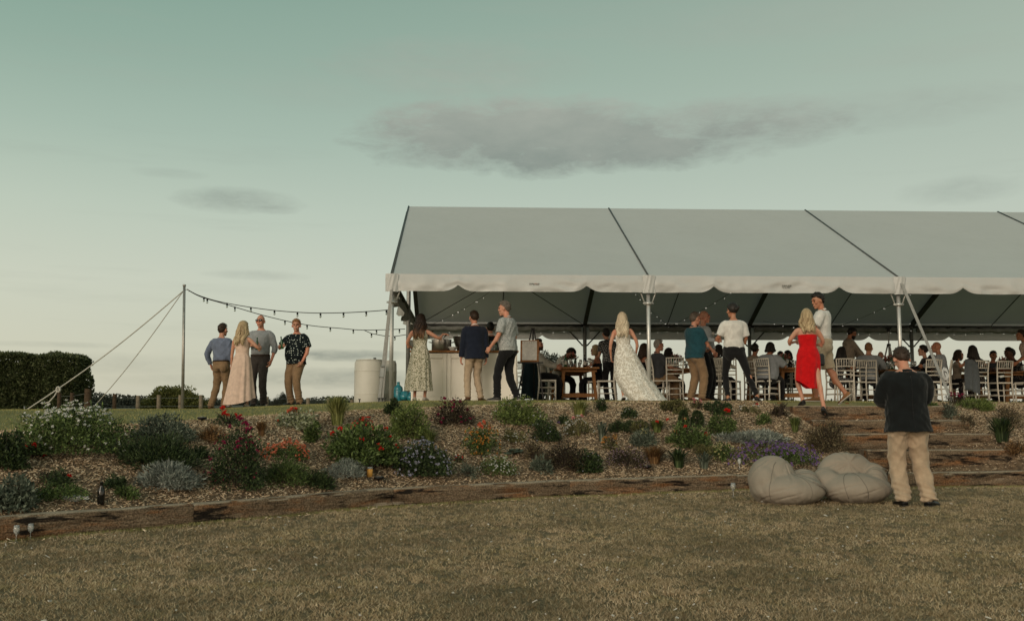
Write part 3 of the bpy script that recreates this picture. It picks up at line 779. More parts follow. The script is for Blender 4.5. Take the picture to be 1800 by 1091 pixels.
# ------------------------------------------------------------------ water tanks by the marquee
M['tank'] = pm('cream_plastic_tank', (.60, .585, .53, 1), (.53, .515, .46, 1), 2.5, .5, bump=.08)
def tank(px, D, r, h, label):
    q = at(px, 708, D); z = gz(q.x, D)
    root = empty('water_tank', (q.x, D, z), .3, label, 'water tank', 'cream water tanks by the marquee')
    MB().lathe([(r * .97, 0), (r, .03), (r, h * .2), (r * 1.012, h * .205), (r * 1.012, h * .225), (r, h * .23), (r, h * .74), (r * 1.015, h * .745), (r * 1.015, h * .765), (r, h * .77),
                (r * .985, h * .94), (r * .95, h * .985), (r * .86, h)], 48).build('barrel', M['tank'], root, True)
    sharp_smooth(root.children[0], 35)
    MB().lathe([(r * .9, h), (r * .9, h + .022), (r * .5, h + .03)], 40).build('lid', M['tank'], root, True)
    mb = MB(); mb.tube([(r * .35, -r * .2, h + .03), (r * .35, -r * .2, h + .06)], .03, 10); mb.build('valve', M['black_plastic'], root, True)
tank(648, 20.6, .30, .87, 'broad cream plastic water barrel with raised bands beside the marquee')
tank(680, 21.3, .20, .86, 'narrower cream plastic barrel partly behind the broad water barrel')
M['teal'] = glass('teal_plastic', (.05, .45, .55, 1), .12); M['teal_o'] = pm('turquoise_plastic', (.008, .10, .135, 1), (.02, .20, .25, 1), 14, .25, spec=.6, bump=.5, bscale=12)
q = at(700, 706, 20.4); z = gz(q.x, 20.4)
jug = empty('water_bottle', (q.x, 20.4, z), 0, 'big turquoise plastic water bottle standing beside the cream barrel', 'bottle')
MB().lathe([(.085, 0), (.095, .02), (.095, .22), (.088, .235), (.095, .25), (.085, .30), (.034, .345), (.028, .375), (.03, .38)], 20).build('body', M['teal_o'], jug, True)
MB().lathe([(.032, .38), (.032, .405), (.02, .41)], 14).build('cap', M['teal_o'], jug, True)
q = at(716, 705, 20.3); z = gz(q.x, 20.3); mb = MB()
for i in range(6): mb.ell((random.uniform(-.07, .1), random.uniform(-.05, .05), .06 + random.uniform(0, .1)), (.09, .08, .08), 10, 7)
o = mb.build('plastic_bag', M['teal_o'], None, True); o.location = (q.x, 20.3, z); tag(o, 'crumpled turquoise plastic bag lying at the foot of the counter', 'bag')

# ------------------------------------------------------------------ fence, hedge, hills
M['post_wood'] = wood_mat('weathered_post', [(.16, .13, .09, 1), (.25, .205, .15, 1), (.33, .28, .21, 1)], .4, None)
M['post_dark'] = wood_mat('brown_post', [(.05, .035, .022, 1), (.09, .06, .038, 1), (.13, .09, .06, 1)], .4, None)
fence = empty('post_fence', at(350, 718, 27), 0, 'row of round wooden posts with thin wires along the far lawn edge', 'fence')
fl = fence.location.copy()
posts = [(105, 690, 26, 1), (127, 690, 26, 1), (155, 683, 25.5, 1), (202, 692, 26.5, 1), (243, 695, 27, 0), (280, 694, 27, 0), (318, 694, 27.2, 0), (354, 694, 27.4, 0), (469, 697, 28, 0), (508, 697, 28.2, 0), (542, 699, 28.4, 0), (578, 701, 28.5, 0), (619, 702, 28.5, 0)]
prev = []
for (px, py, D, dk) in posts:
    tp = at(px, py, D); z = gz(tp.x, D); h = tp.z - z; rr = (.055 if not dk else .05) if px != 155 else .085
    o = MB().tube([(0, 0, -.2), (random.uniform(-.01, .01), 0, h)], [rr * 1.05, rr], 10).build('post', M['post_dark'] if dk else M['post_wood'], fence, True)
    o.location = (tp.x - fl.x, D - fl.y, z - fl.z); prev.append(Vector((tp.x, D, z + h * .8)) - fl); sharp_smooth(o, 50)
mb = MB(); mb.tube(prev, .004, 4); mb.tube([v - Vector((0, 0, .22)) for v in prev], .004, 4); mb.build('wire', M['steel_dull'], fence)

def leaf_cloud(P, N, L, W, fold=.25, up=.25, jit=.7):
    """folded leaf quads at points P pointing roughly along N -> (verts, faces)"""
    n = len(P); d = N + rng.normal(0, jit, (n, 3)); d[:, 2] += up; d /= np.linalg.norm(d, axis=1, keepdims=True) + 1e-9
    r_ = rng.normal(0, 1, (n, 3)); s = np.cross(d, r_); s /= np.linalg.norm(s, axis=1, keepdims=True) + 1e-9
    u = np.cross(s, d)
    L = (L * rng.uniform(.65, 1.3, n))[:, None]; W = (W * rng.uniform(.7, 1.25, n))[:, None]
    V = np.empty((n, 4, 3)); V[:, 0] = P; V[:, 1] = P + d * L * .5 + s * W * .5 + u * W * fold; V[:, 2] = P + d * L; V[:, 3] = P + d * L * .5 - s * W * .5 + u * W * fold
    b = (np.arange(n) * 4)[:, None]
    return V.reshape(-1, 3), np.concatenate([b + np.array([[0, 1, 2]]), b + np.array([[0, 2, 3]])])
def leaf_mesh(name, P, N, L, W, mat, parent=None, kind=None, **kw):
    V, Fc = leaf_cloud(np.asarray(P), np.asarray(N), L, W, **kw)
    return link(name, np_mesh(name, V, Fc), mat, parent, False, kind)
def leafmat(name, a, b, c=None, rough=.55, trans=.25, vary=.35, spec=.3):
    m, t, p = new_mat(name); p.inputs['Roughness'].default_value = rough; p.inputs['Specular IOR Level'].default_value = spec
    g = t.n('ShaderNodeNewGeometry')
    st = [(0, a), (.6, b), (1, c or b)]
    col = t.ramp(g.outputs['Random Per Island'], st)
    tcn = t.n('ShaderNodeTexCoord'); k = t.ramp(t.noise(tcn.outputs['Object'], 5, 3), [(.35, 1 - vary), (.65, 1 + vary * .4)])
    col = t.mix(1.0, col, k, 'MULTIPLY'); t.link(col, p.inputs['Base Color'])
    tr = t.n('ShaderNodeBsdfTranslucent'); t.link(col, tr.inputs[0]); mx = t.n('ShaderNodeMixShader'); mx.inputs[0].default_value = trans
    out = [n for n in m.node_tree.nodes if n.type == 'OUTPUT_MATERIAL'][0]
    t.link(p.outputs[0], mx.inputs[1]); t.link(tr.outputs[0], mx.inputs[2]); t.link(mx.outputs[0], out.inputs[0])
    return m
M['hedge'] = leafmat('hedge_leaf', (.025, .036, .014, 1), (.08, .10, .04, 1), (.22, .24, .125, 1), .4)
M['bark'] = pm('bark', (.06, .045, .032, 1), (.03, .022, .016, 1), 12, .9, bump=.6)
hx0, hx1 = at(-150, 700, 28).x, at(167, 700, 28).x; hz = gz(hx1, 28) - .05
hx1 -= .80; hd = empty('hedge', ((hx0 + hx1) / 2, 29, hz), 0, 'tall clipped dark green hedge standing behind the guy rope', 'hedge')
hl = hx1 - hx0; hh = 1.62; hw = 1.3
n = 30000
face = rng.choice(4, n, p=[.62, .2, .12, .06]); u = rng.uniform(-.5, .5, n); v = rng.uniform(0, 1, n); dep = np.abs(rng.normal(0, .07, n))
PX = np.where(face == 2, hl / 2 - dep, u * hl); PY = np.where(face == 0, -hw / 2 + dep, np.where(face == 1, v * hw - hw / 2, np.where(face == 2, u * hw, rng.uniform(-.5, .5, n) * hw)))
PZ = np.where(face == 1, hh - dep, v * hh) ; PZ = PZ * (1.0 - .085 * (PX - hl / 2 + 1.4) / 1.4 * .5)
lump = np.array([mnoise.noise((a * 1.6, b_ * 1.6, c * 1.6)) for a, b_, c in zip(PX, PY, PZ)])
NX = np.where(face == 2, 1.0, 0); NY = np.where(face == 0, -1.0, 0); NZ = np.where(face == 1, 1.0, .1)
Nn = np.stack([NX, NY, NZ], -1); P = np.stack([PX, PY, PZ], -1) + Nn * (lump * .14)[:, None]
leaf_mesh('foliage', P, Nn, .085, .055, M['hedge'], hd, 'stuff', up=.2)
mb = MB()
for i in range(16): 
    x = -hl / 2 + hl * (i + .5) / 16; mb.tube([(x, 0, -.1), (x + .05, .05, .8), (x - .05, 0, 1.4)], [.05, .035, .015], 7)
mb.build('stem', M['bark'], hd)
mb = MB(); mb.box((0, .08, hh / 2 - .05), (hl - .35, hw - .45, hh - .3)); mb.build('dark_core', pm('hedge_inner', (.012, .016, .007, 1), (.02, .02, .011, 1), 20, .95, bump=1), hd)  # solid dark box, its colour standing in for the hedge's shaded inside

def bush_pts(n, rx, ry, h, lumps=18, seed=0, fill=.30, low=0.0):
    """leaf points and normals on an uneven lumpy dome"""
    r_ = np.random.default_rng(seed + 100)
    cu = r_.normal(0, 1, (lumps, 3)); cu[:, 2] = np.abs(cu[:, 2]) * .9 + .05; cu /= np.linalg.norm(cu, axis=1, keepdims=True)
    rad = r_.uniform(.62, 1.0, lumps); cs = r_.uniform(.24, .42, lumps)
    k = r_.integers(0, lumps, n); d = r_.normal(0, 1, (n, 3)); d /= np.linalg.norm(d, axis=1, keepdims=True)
    rr = r_.uniform(0, 1, n) ** fill
    P = cu[k] * (rad[k] * (1 - cs[k] * .6))[:, None] + d * (cs[k] * rr)[:, None]
    Nn = d * .6 + P * .6
    P = P * np.array([rx, ry, h]); P[:, 2] = np.maximum(P[:, 2], low + .01 * r_.uniform(0, 1, n)); Nn[:, 2] += .15
    return P, Nn
# round shrub beyond the fence
q = at(305, 718, 33); rb = empty('round_shrub', (q.x, 33, gz(q.x, 33)), 0, 'rounded light green shrub beyond the fence behind the festoon pole', 'shrub')
P, Nn = bush_pts(15000, 1.15, .9, .75, 40, 3)
M['shrub_far'] = leafmat('far_shrub_leaf', (.08, .09, .022, 1), (.15, .155, .045, 1), (.24, .24, .08, 1), .5)
leaf_mesh('foliage', P, Nn, .075, .05, M['shrub_far'], rb, 'stuff')
mb = MB(); [mb.tube([(0, 0, -.4), (math.cos(a) * .4, math.sin(a) * .3, .25), (math.cos(a) * .8, math.sin(a) * .6, .45)], [.04, .03, .01], 6) for a in (0, 1.3, 2.6, 3.9, 5.2)]; mb.build('stem', M['bark'], rb)

# distant hills with woods
M['hill'] = pm('far_hillside', (.03, .036, .03, 1), (.055, .058, .046, 1), .03, .95)
M['wood_far'] = leafmat('far_wood', (.035, .044, .036, 1), (.05, .06, .048, 1), (.065, .075, .06, 1), .8, .05, .2, .1)
def hill(px0, px1, D, prof, depth=120):
    xs_ = np.linspace(px0, px1, 50); rings = []; V = []; Fc = []
    for j in range(9):
        v = j / 8
        for x in xs_:
            top = at(x, prof(x), D).z; zz = -14 + (top + 14) * math.sin(v * math.pi / 2) ** .8
            V.append((X_at(x, D) * (1 + .0 * v), D - depth * (1 - v), zz))
    n_ = len(xs_)
    for j in range(8):
        for i in range(n_ - 1): a = j * n_ + i; Fc.append((a, a + 1, a + n_ + 1, a + n_))
    # back side
    o = len(V)
    for x in xs_: V.append((X_at(x, D), D + depth, -14))
    for i in range(n_ - 1): a = 8 * n_ + i; Fc.append((a, a + 1, o + i + 1, o + i))
    me = bpy.data.meshes.new('hills'); me.from_pydata(V, [], Fc); me.update()
    return link('hills', me, M['hill'], None, True, 'structure')
prA = lambda x: np.interp(x, [-900, -300, 60, 150, 175, 215, 260, 300, 420, 520, 600, 700, 900, 1400, 2200, 3200], [702, 700, 700, 699, 696, 699, 703, 706, 708, 706, 703, 706, 708, 711, 712, 712])
hill(-900, 3200, 620, prA)
prB = lambda x: np.interp(x, [-900, 150, 300, 400, 440, 480, 520, 560, 640, 800, 3200], [716, 716, 716, 713, 708, 712, 710, 707, 710, 716, 718])
hill(-900, 3200, 420, prB)
def treeline(name, segs, D, n, size, label=None):
    X = []; Z = []; Yv = []
    for _ in range(n):
        px = rng.uniform(segs[0][0], segs[-1][0]); top = np.interp(px, [a for a, _ in segs], [b for _, b in segs])
        nn = .5 + .5 * mnoise.noise((px * .11, D * .1, 0)); nn2 = .5 + .5 * mnoise.noise((px * .5, 0, D))
        hpx = 2 + 6 * nn + 7 * nn2 ** 2
        py = top + 16 - (hpx + 16) * rng.uniform(0, 1); v = at(px, py + 2, D); X.append(v.x); Yv.append(D + rng.uniform(-6, 6)); Z.append(v.z)
    P = np.stack([X, Yv, Z], -1); Nn = np.tile([0, -.6, .6], (n, 1))
    return leaf_mesh(name, P, Nn, size, size * .7, M['wood_far'], None, 'stuff')
treeline('treeline', [(60, 699), (175, 697), (215, 700), (260, 704), (300, 707), (480, 710), (560, 705), (600, 703), (640, 705), (720, 708), (1000, 709), (1900, 711)], 600, 24000, 1.6)
treeline('wood', [(380, 714), (440, 710), (480, 713), (560, 711), (640, 712), (760, 716)], 400, 12000, 1.2)
treeline('wood', [(40, 710), (180, 706), (260, 709), (380, 711)], 430, 9000, 1.2)
# single far trees
def far_tree(px, py_top, py_base, D, w_px, label, seed):
    b_ = at(px, py_base, D); t_ = at(px, py_top, D); h = t_.z - b_.z; wd = w_px / F * D
    root = empty('far_tree', b_, 0, label, 'tree', 'far trees beyond the fence')
    MB().tube([(0, 0, -1), (0, 0, h * .5)], [h * .05, h * .02], 7).build('trunk', M['bark'], root)
    P, Nn = bush_pts(6500, wd / 2, wd / 2, h * .9, 26, seed); P[:, 2] += h * .08
    leaf_mesh('crown', P, Nn, h * .042, h * .028, M['wood_far'], root, 'stuff')
far_tree(497, 689, 716, 300, 26, 'dark rounded tree rising above the far hedgerow by the polka dot shirt', 5)
far_tree(484, 699, 716, 300, 16, 'small dark tree just beside the tall rounded far tree', 6)
far_tree(548, 702, 716, 120, 36, 'low dark green bush beyond the posts near the polka dot shirt', 7)
far_tree(962, 612, 700, 95, 62, 'pale green loose tree seen under the rear valance behind the bearded guest', 8)
far_tree(450, 708, 716, 200, 14, 'tiny dark bush on the far slope between the dress and trousers', 9)
# ================================================================== PEOPLE
TMP = bpy.data.scenes.new('temporary_scene')
def evaluated(me, mods):
    o = bpy.data.objects.new('temporary', me); TMP.collection.objects.link(o)
    for kind, kw in mods:
        m = o.modifiers.new(kind, kind)
        for k, v in kw.items(): setattr(m, k, v)
    vl = TMP.view_layers[0]; vl.update(); dg = vl.depsgraph; dg.update()
    out = bpy.data.meshes.new_from_object(o.evaluated_get(dg))
    bpy.data.objects.remove(o); bpy.data.meshes.remove(me)
    return out
def remesh(mb, vox, smooth=5, sf=.5):
    return evaluated(mb.mesh('t'), [('REMESH', dict(mode='VOXEL', voxel_size=vox)), ('SMOOTH', dict(factor=sf, iterations=smooth))])
def me_co(me):
    a = np.empty(len(me.vertices) * 3, np.float32); me.vertices.foreach_get('co', a); return a.reshape(-1, 3)
def me_no(me):
    a = np.empty(len(me.vertices) * 3, np.float32); me.vertices.foreach_get('normal', a); return a.reshape(-1, 3)
def wrinkle(me, amp, seed=0.0, fs=1.0):
    P = me_co(me).astype(float); N = me_no(me); x, y, z = P.T
    rid = lambda q: 1 - 2 * np.abs(np.sin(q)) ** .7
    w1 = rid(17 * fs * (z + .22 * np.sin(7 * x + seed) + .18 * np.sin(9 * y + 2 * seed) + .03 * np.sin(31 * x)))
    w2 = rid(13 * fs * (x * .9 + y * .8) + 11 * fs * z + 2.0 * np.sin(6 * z + seed) + .5 * np.sin(21 * y))
    w3 = np.sin(58 * fs * (z * .7 + x * .5 + .1 * np.sin(20 * y + seed)))
    mask = .45 + .55 * np.sin(9 * z + 5 * x + seed) * np.sin(6 * y + 4 * z + 1.7 * seed)
    P += N * (amp * (1.1 * w1 * mask + .9 * w2 * (1 - mask) + .25 * w3))[:, None]
    me.vertices.foreach_set('co', P.astype(np.float32).ravel()); me.update()
def merge(meshes):
    V = []; Fq = []; Ft = []; o = 0
    for me in meshes:
        c = me_co(me); V.append(c)
        for p in me.polygons:
            t_ = tuple(i + o for i in p.vertices); (Fq if len(t_) == 4 else Ft).append(t_) if len(t_) in (3, 4) else Ft.extend([(t_[0], t_[i], t_[i + 1]) for i in range(1, len(t_) - 1)])
        o += len(c)
    fl = ([np.array(Fq)] if Fq else []) + ([np.array(Ft)] if Ft else [])
    return np_mesh('body', np.concatenate(V), fl)
def Rx(a): return Matrix.Rotation(a, 3, 'X')
def Ry(a): return Matrix.Rotation(a, 3, 'Y')
def Rz(a): return Matrix.Rotation(a, 3, 'Z')
def ering(c, Rm, rx, ry, n=20, p=2.2):
    out = []
    for k in range(n):
        a = 2 * math.pi * k / n; ca, sa = math.cos(a), math.sin(a)
        x = rx * math.copysign(abs(ca) ** (2 / p), ca); y = ry * math.copysign(abs(sa) ** (2 / p), sa)
        out.append(Vector(c) + Rm @ Vector((x, y, 0)))
    return out
def two_bone(a, b, l1, l2, hint):
    a, b = Vector(a), Vector(b); d = b - a; L = max(min(d.length, (l1 + l2) * .998), abs(l1 - l2) + .02); u = d.normalized(); b = a + u * L
    x = (l1 * l1 - l2 * l2 + L * L) / (2 * L); h = math.sqrt(max(0, l1 * l1 - x * x)); hv = Vector(hint); hv = hv - u * hv.dot(u)
    hv = hv.normalized() if hv.length > 1e-5 else Vector((0, 1, 0))
    return a + u * x + hv * h, b
def curve_r(pts, rads, k=4):
    """resample a joint chain so that limbs bend softly"""
    P = [Vector(p) for p in pts]; out = []; rr = []
    for i in range(len(P) - 1):
        for j in range(k):
            t_ = j / k; out.append(P[i].lerp(P[i + 1], t_)); rr.append(rads[i] + (rads[i + 1] - rads[i]) * t_)
    out.append(P[-1]); rr.append(rads[-1])
    for _ in range(2):
        out = [out[0]] + [(out[i - 1] + out[i] * 2 + out[i + 1]) / 4 for i in range(1, len(out) - 1)] + [out[-1]]
    return out, rr
TM = [(-.115, .10, .08, 0), (-.06, .155, .105, -.005), (0, .170, .118, -.01), (.08, .163, .112, 0), (.16, .154, .106, .005), (.26, .163, .113, .005), (.36, .176, .122, 0), (.43, .176, .115, -.005), (.485, .150, .09, -.012), (.525, .095, .07, -.014), (.555, .06, .06, -.006)]
TF = [(-.115, .10, .08, 0), (-.06, .158, .112, -.008), (0, .172, .122, -.012), (.08, .150, .105, -.002), (.17, .126, .090, .004), (.25, .134, .098, .008), (.34, .146, .118, .018), (.42, .146, .100, .002), (.475, .125, .078, -.010), (.52, .078, .06, -.012), (.555, .05, .052, -.004)]
def skinmat(name, c):
    return pm(name, c + (1,), tuple(x * f for x, f in zip(c, (1.06, .82, .78))) + (1,), 9, .5, spec=.35, bump=.05)
SK = {'fair': skinmat('fair_skin', (.50, .285, .195)), 'pink': skinmat('ruddy_skin', (.50, .262, .178)), 'tan': skinmat('tanned_skin', (.38, .19, .112)), 'brown': skinmat('brown_skin', (.11, .05, .03))}
def hairmat(name, a, b):
    m, t, p = new_mat(name); p.inputs['Roughness'].default_value = .5; p.inputs['Specular IOR Level'].default_value = .3
    g = t.n('ShaderNodeNewGeometry'); tcn = t.n('ShaderNodeTexCoord'); mp = t.n('ShaderNodeMapping'); mp.inputs['Scale'].default_value = (40, 40, 7); t.link(tcn.outputs['Object'], mp.inputs[0])
    n_ = t.noise(mp.outputs[0], 1.6, 4, .6); f = t.m('ADD', t.m('MULTIPLY', g.outputs['Random Per Island'], .6), t.m('MULTIPLY', n_, .7))
    t.link(t.ramp(f, [(.25, a + (1,)), (.95, b + (1,))]), p.inputs['Base Color'])
    bp = t.n('ShaderNodeBump'); bp.inputs['Strength'].default_value = .6; bp.inputs['Distance'].default_value = .01; t.link(n_, bp.inputs['Height']); t.link(bp.outputs[0], p.inputs['Normal'])
    return m
HM = {'brown': hairmat('brown_hair', (.016, .009, .005), (.052, .029, .017)), 'dark': hairmat('dark_hair', (.006, .005, .004), (.022, .016, .012)), 'grey': hairmat('grey_hair', (.16, .15, .135), (.42, .40, .36)),
      'blond': hairmat('blond_hair', (.20, .13, .065), (.52, .40, .24)), 'pale': hairmat('pale_blond_hair', (.34, .27, .18), (.70, .60, .45)), 'ginger': hairmat('sandy_hair', (.15, .065, .025), (.32, .16, .07)),
      'ombre': None, 'greybrown': hairmat('greying_brown_hair', (.06, .045, .035), (.17, .14, .115))}
def ombre():
    m, t, p = new_mat('brown_to_blond_hair'); p.inputs['Roughness'].default_value = .5; p.inputs['Specular IOR Level'].default_value = .3
    tcn = t.n('ShaderNodeTexCoord'); s_ = t.n('ShaderNodeSeparateXYZ'); t.link(tcn.outputs['Object'], s_.inputs[0]); g = t.n('ShaderNodeNewGeometry')
    f = t.m('ADD', s_.outputs[2], t.m('MULTIPLY', t.m('SUBTRACT', g.outputs['Random Per Island'], .5), .16))
    t.link(t.ramp(t.m('MULTIPLY_ADD', f, 2.0, -2.1, clamp=True), [(.1, (.26, .15, .07, 1)), (.45, (.12, .06, .03, 1)), (.75, (.02, .011, .007, 1))]), p.inputs['Base Color'])
    return m
HM['ombre'] = ombre()
def fab(name, c, c2=None, scale=14, bump=.25, rough=.9, **kw):
    return pm(name, c + (1,), (c2 + (1,)) if c2 else tuple(x * .82 for x in c) + (1,), scale, rough, bump=bump, bscale=kw.pop('bscale', 160), spec=.15, sheen=.15, **kw)
def print_mat(name, base, spot, scale=40, thr=(.30, .36), second=None, s2=60, feat='F1', rnd=1.0):
    """cloth printed with small spots or sprigs"""
    m, t, p = new_mat(name); p.inputs['Roughness'].default_value = .85; p.inputs['Specular IOR Level'].default_value = .15
    tcn = t.n('ShaderNodeTexCoord'); v = t.n('ShaderNodeTexVoronoi'); v.inputs['Scale'].default_value = scale; v.inputs['Randomness'].default_value = rnd
    t.link(tcn.outputs['Object'], v.inputs['Vector'])
    f = t.ramp(v.outputs['Distance'], [(thr[0], 1.0), (thr[1], 0.0)])
    col = t.mix(f, base + (1,), spot + (1,))
    if second:
        n_ = t.ramp(t.noise(tcn.outputs['Object'], s2, 4, .7), [(.54, 0.0), (.60, 1.0)]); col = t.mix(n_, col, second + (1,))
    t.link(col, p.inputs['Base Color']); return m
def lace_mat():
    m, t, p = new_mat('ivory_lace'); p.inputs['Roughness'].default_value = .75; p.inputs['Specular IOR Level'].default_value = .25
    tcn = t.n('ShaderNodeTexCoord'); o = tcn.outputs['Object']
    nz_ = t.n('ShaderNodeTexNoise'); nz_.inputs['Scale'].default_value = 9; nz_.inputs['Detail'].default_value = 2; t.link(o, nz_.inputs['Vector'])
    va_ = t.n('ShaderNodeVectorMath', operation='MULTIPLY_ADD'); t.link(nz_.outputs['Color'], va_.inputs[0]); va_.inputs[1].default_value = (.16, .16, .16); t.link(o, va_.inputs[2])
    v = t.n('ShaderNodeTexVoronoi', feature='DISTANCE_TO_EDGE'); v.inputs['Scale'].default_value = 13; t.link(va_.outputs[0], v.inputs['Vector'])
    v2 = t.n('ShaderNodeTexVoronoi'); v2.inputs['Scale'].default_value = 30; t.link(va_.outputs[0], v2.inputs['Vector'])
    f = t.m('MAXIMUM', t.ramp(v.outputs['Distance'], [(.05, 1.0), (.13, 0.0)]), t.ramp(v2.outputs['Distance'], [(.25, .85), (.42, 0.0)]))
    t.link(t.mix(f, (.54, .50, .43, 1), (.80, .78, .72, 1)), p.inputs['Base Color'])
    b = t.n('ShaderNodeBump'); b.inputs['Strength'].default_value = .7; b.inputs['Distance'].default_value = .01; t.link(f, b.inputs['Height']); t.link(b.outputs[0], p.inputs['Normal'])
    return m
M.update(dict(
    blue_shirt=fab('blue_shirt_cloth', (.15, .18, .26)), grey_shirt=fab('grey_shirt_cloth', (.27, .285, .30)), tan_tr=fab('tan_trouser_cloth', (.25, .16, .09)), khaki_tr=fab('khaki_trouser_cloth', (.46, .35, .245)),
    pale_khaki=fab('pale_khaki_cloth', (.42, .345, .245)), dark_grey_tr=fab('charcoal_trouser_cloth', (.05, .042, .038)), black_tr=fab('black_trouser_cloth', (.010, .010, .011)), navy=fab('navy_blazer_cloth', (.013, .018, .034), bump=.15),
    jacket=fab('black_green_jacket_cloth', (.008, .0105, .0115), (.006, .007, .0075), 6, .2), pink=fab('blush_dress_cloth', (.66, .49, .40)), red=fab('scarlet_dress_cloth', (.56, .006, .008), (.44, .004, .006)), white=fab('white_cotton', (.66, .645, .61)),
    white2=fab('off_white_shirt_cloth', (.58, .54, .48)), teal=fab('teal_shirt_cloth', (.016, .065, .085)), beige=fab('beige_shirt_cloth', (.30, .245, .19)), dk_shirt=fab('slate_shirt_cloth', (.055, .058, .066)), black_dr=fab('black_dress_cloth', (.012, .011, .013)),
    grey_polo=fab('grey_polo_cloth', (.26, .28, .30)), pale_blue=fab('pale_blue_shirt_cloth', (.40, .43, .46)), denim=fab('grey_denim_cloth', (.10, .115, .125), bump=.5), red_dk=fab('maroon_cloth', (.10, .012, .016)),
    polka=print_mat('black_shirt_with_pale_dots', (.008, .012, .014), (.55, .62, .56), 22, (.20, .26), None, 60, rnd=.55), floral=print_mat('cream_floral_cloth', (.56, .52, .42), (.10, .12, .06), 34, (.34, .40), (.17, .15, .075), 42),
    leafy=print_mat('grey_leaf_print_cloth', (.34, .35, .345), (.13, .14, .15), 46, (.30, .38), (.45, .46, .45), 50), spotty=print_mat('black_white_spotted_cloth', (.035, .035, .04), (.50, .49, .46), 45, (.30, .36)), dkfloral=print_mat('black_floral_cloth', (.010, .009, .010), (.22, .19, .165), 30, (.24, .32)),
    lace=lace_mat(), black_shoe=pm('black_leather', (.010, .010, .010, 1), None, 8, .4, spec=.5), brown_shoe=pm('brown_leather', (.13, .055, .025, 1), (.08, .035, .017, 1), 12, .5), tan_shoe=pm('tan_suede', (.26, .125, .055, 1), None, 12, .85),
    sole=pm('pale_rubber_sole', (.50, .46, .40, 1), None, 8, .7), eye=pm('eye', (.02, .013, .01, 1), None, 5, .2, spec=.5), lip=pm('lip', (.34, .12, .10, 1), None, 5, .5), belt=pm('brown_belt', (.035, .02, .012, 1), None, 5, .5), shades=pm('black_lens', (.004, .004, .004, 1), None, 5, .12, spec=.6),
    brow=pm('brow_hair', (.06, .04, .025, 1), None, 5, .8)))
STAND_FEET = ((-.10, 0, .085), (.10, 0, .085))
people_n = 0
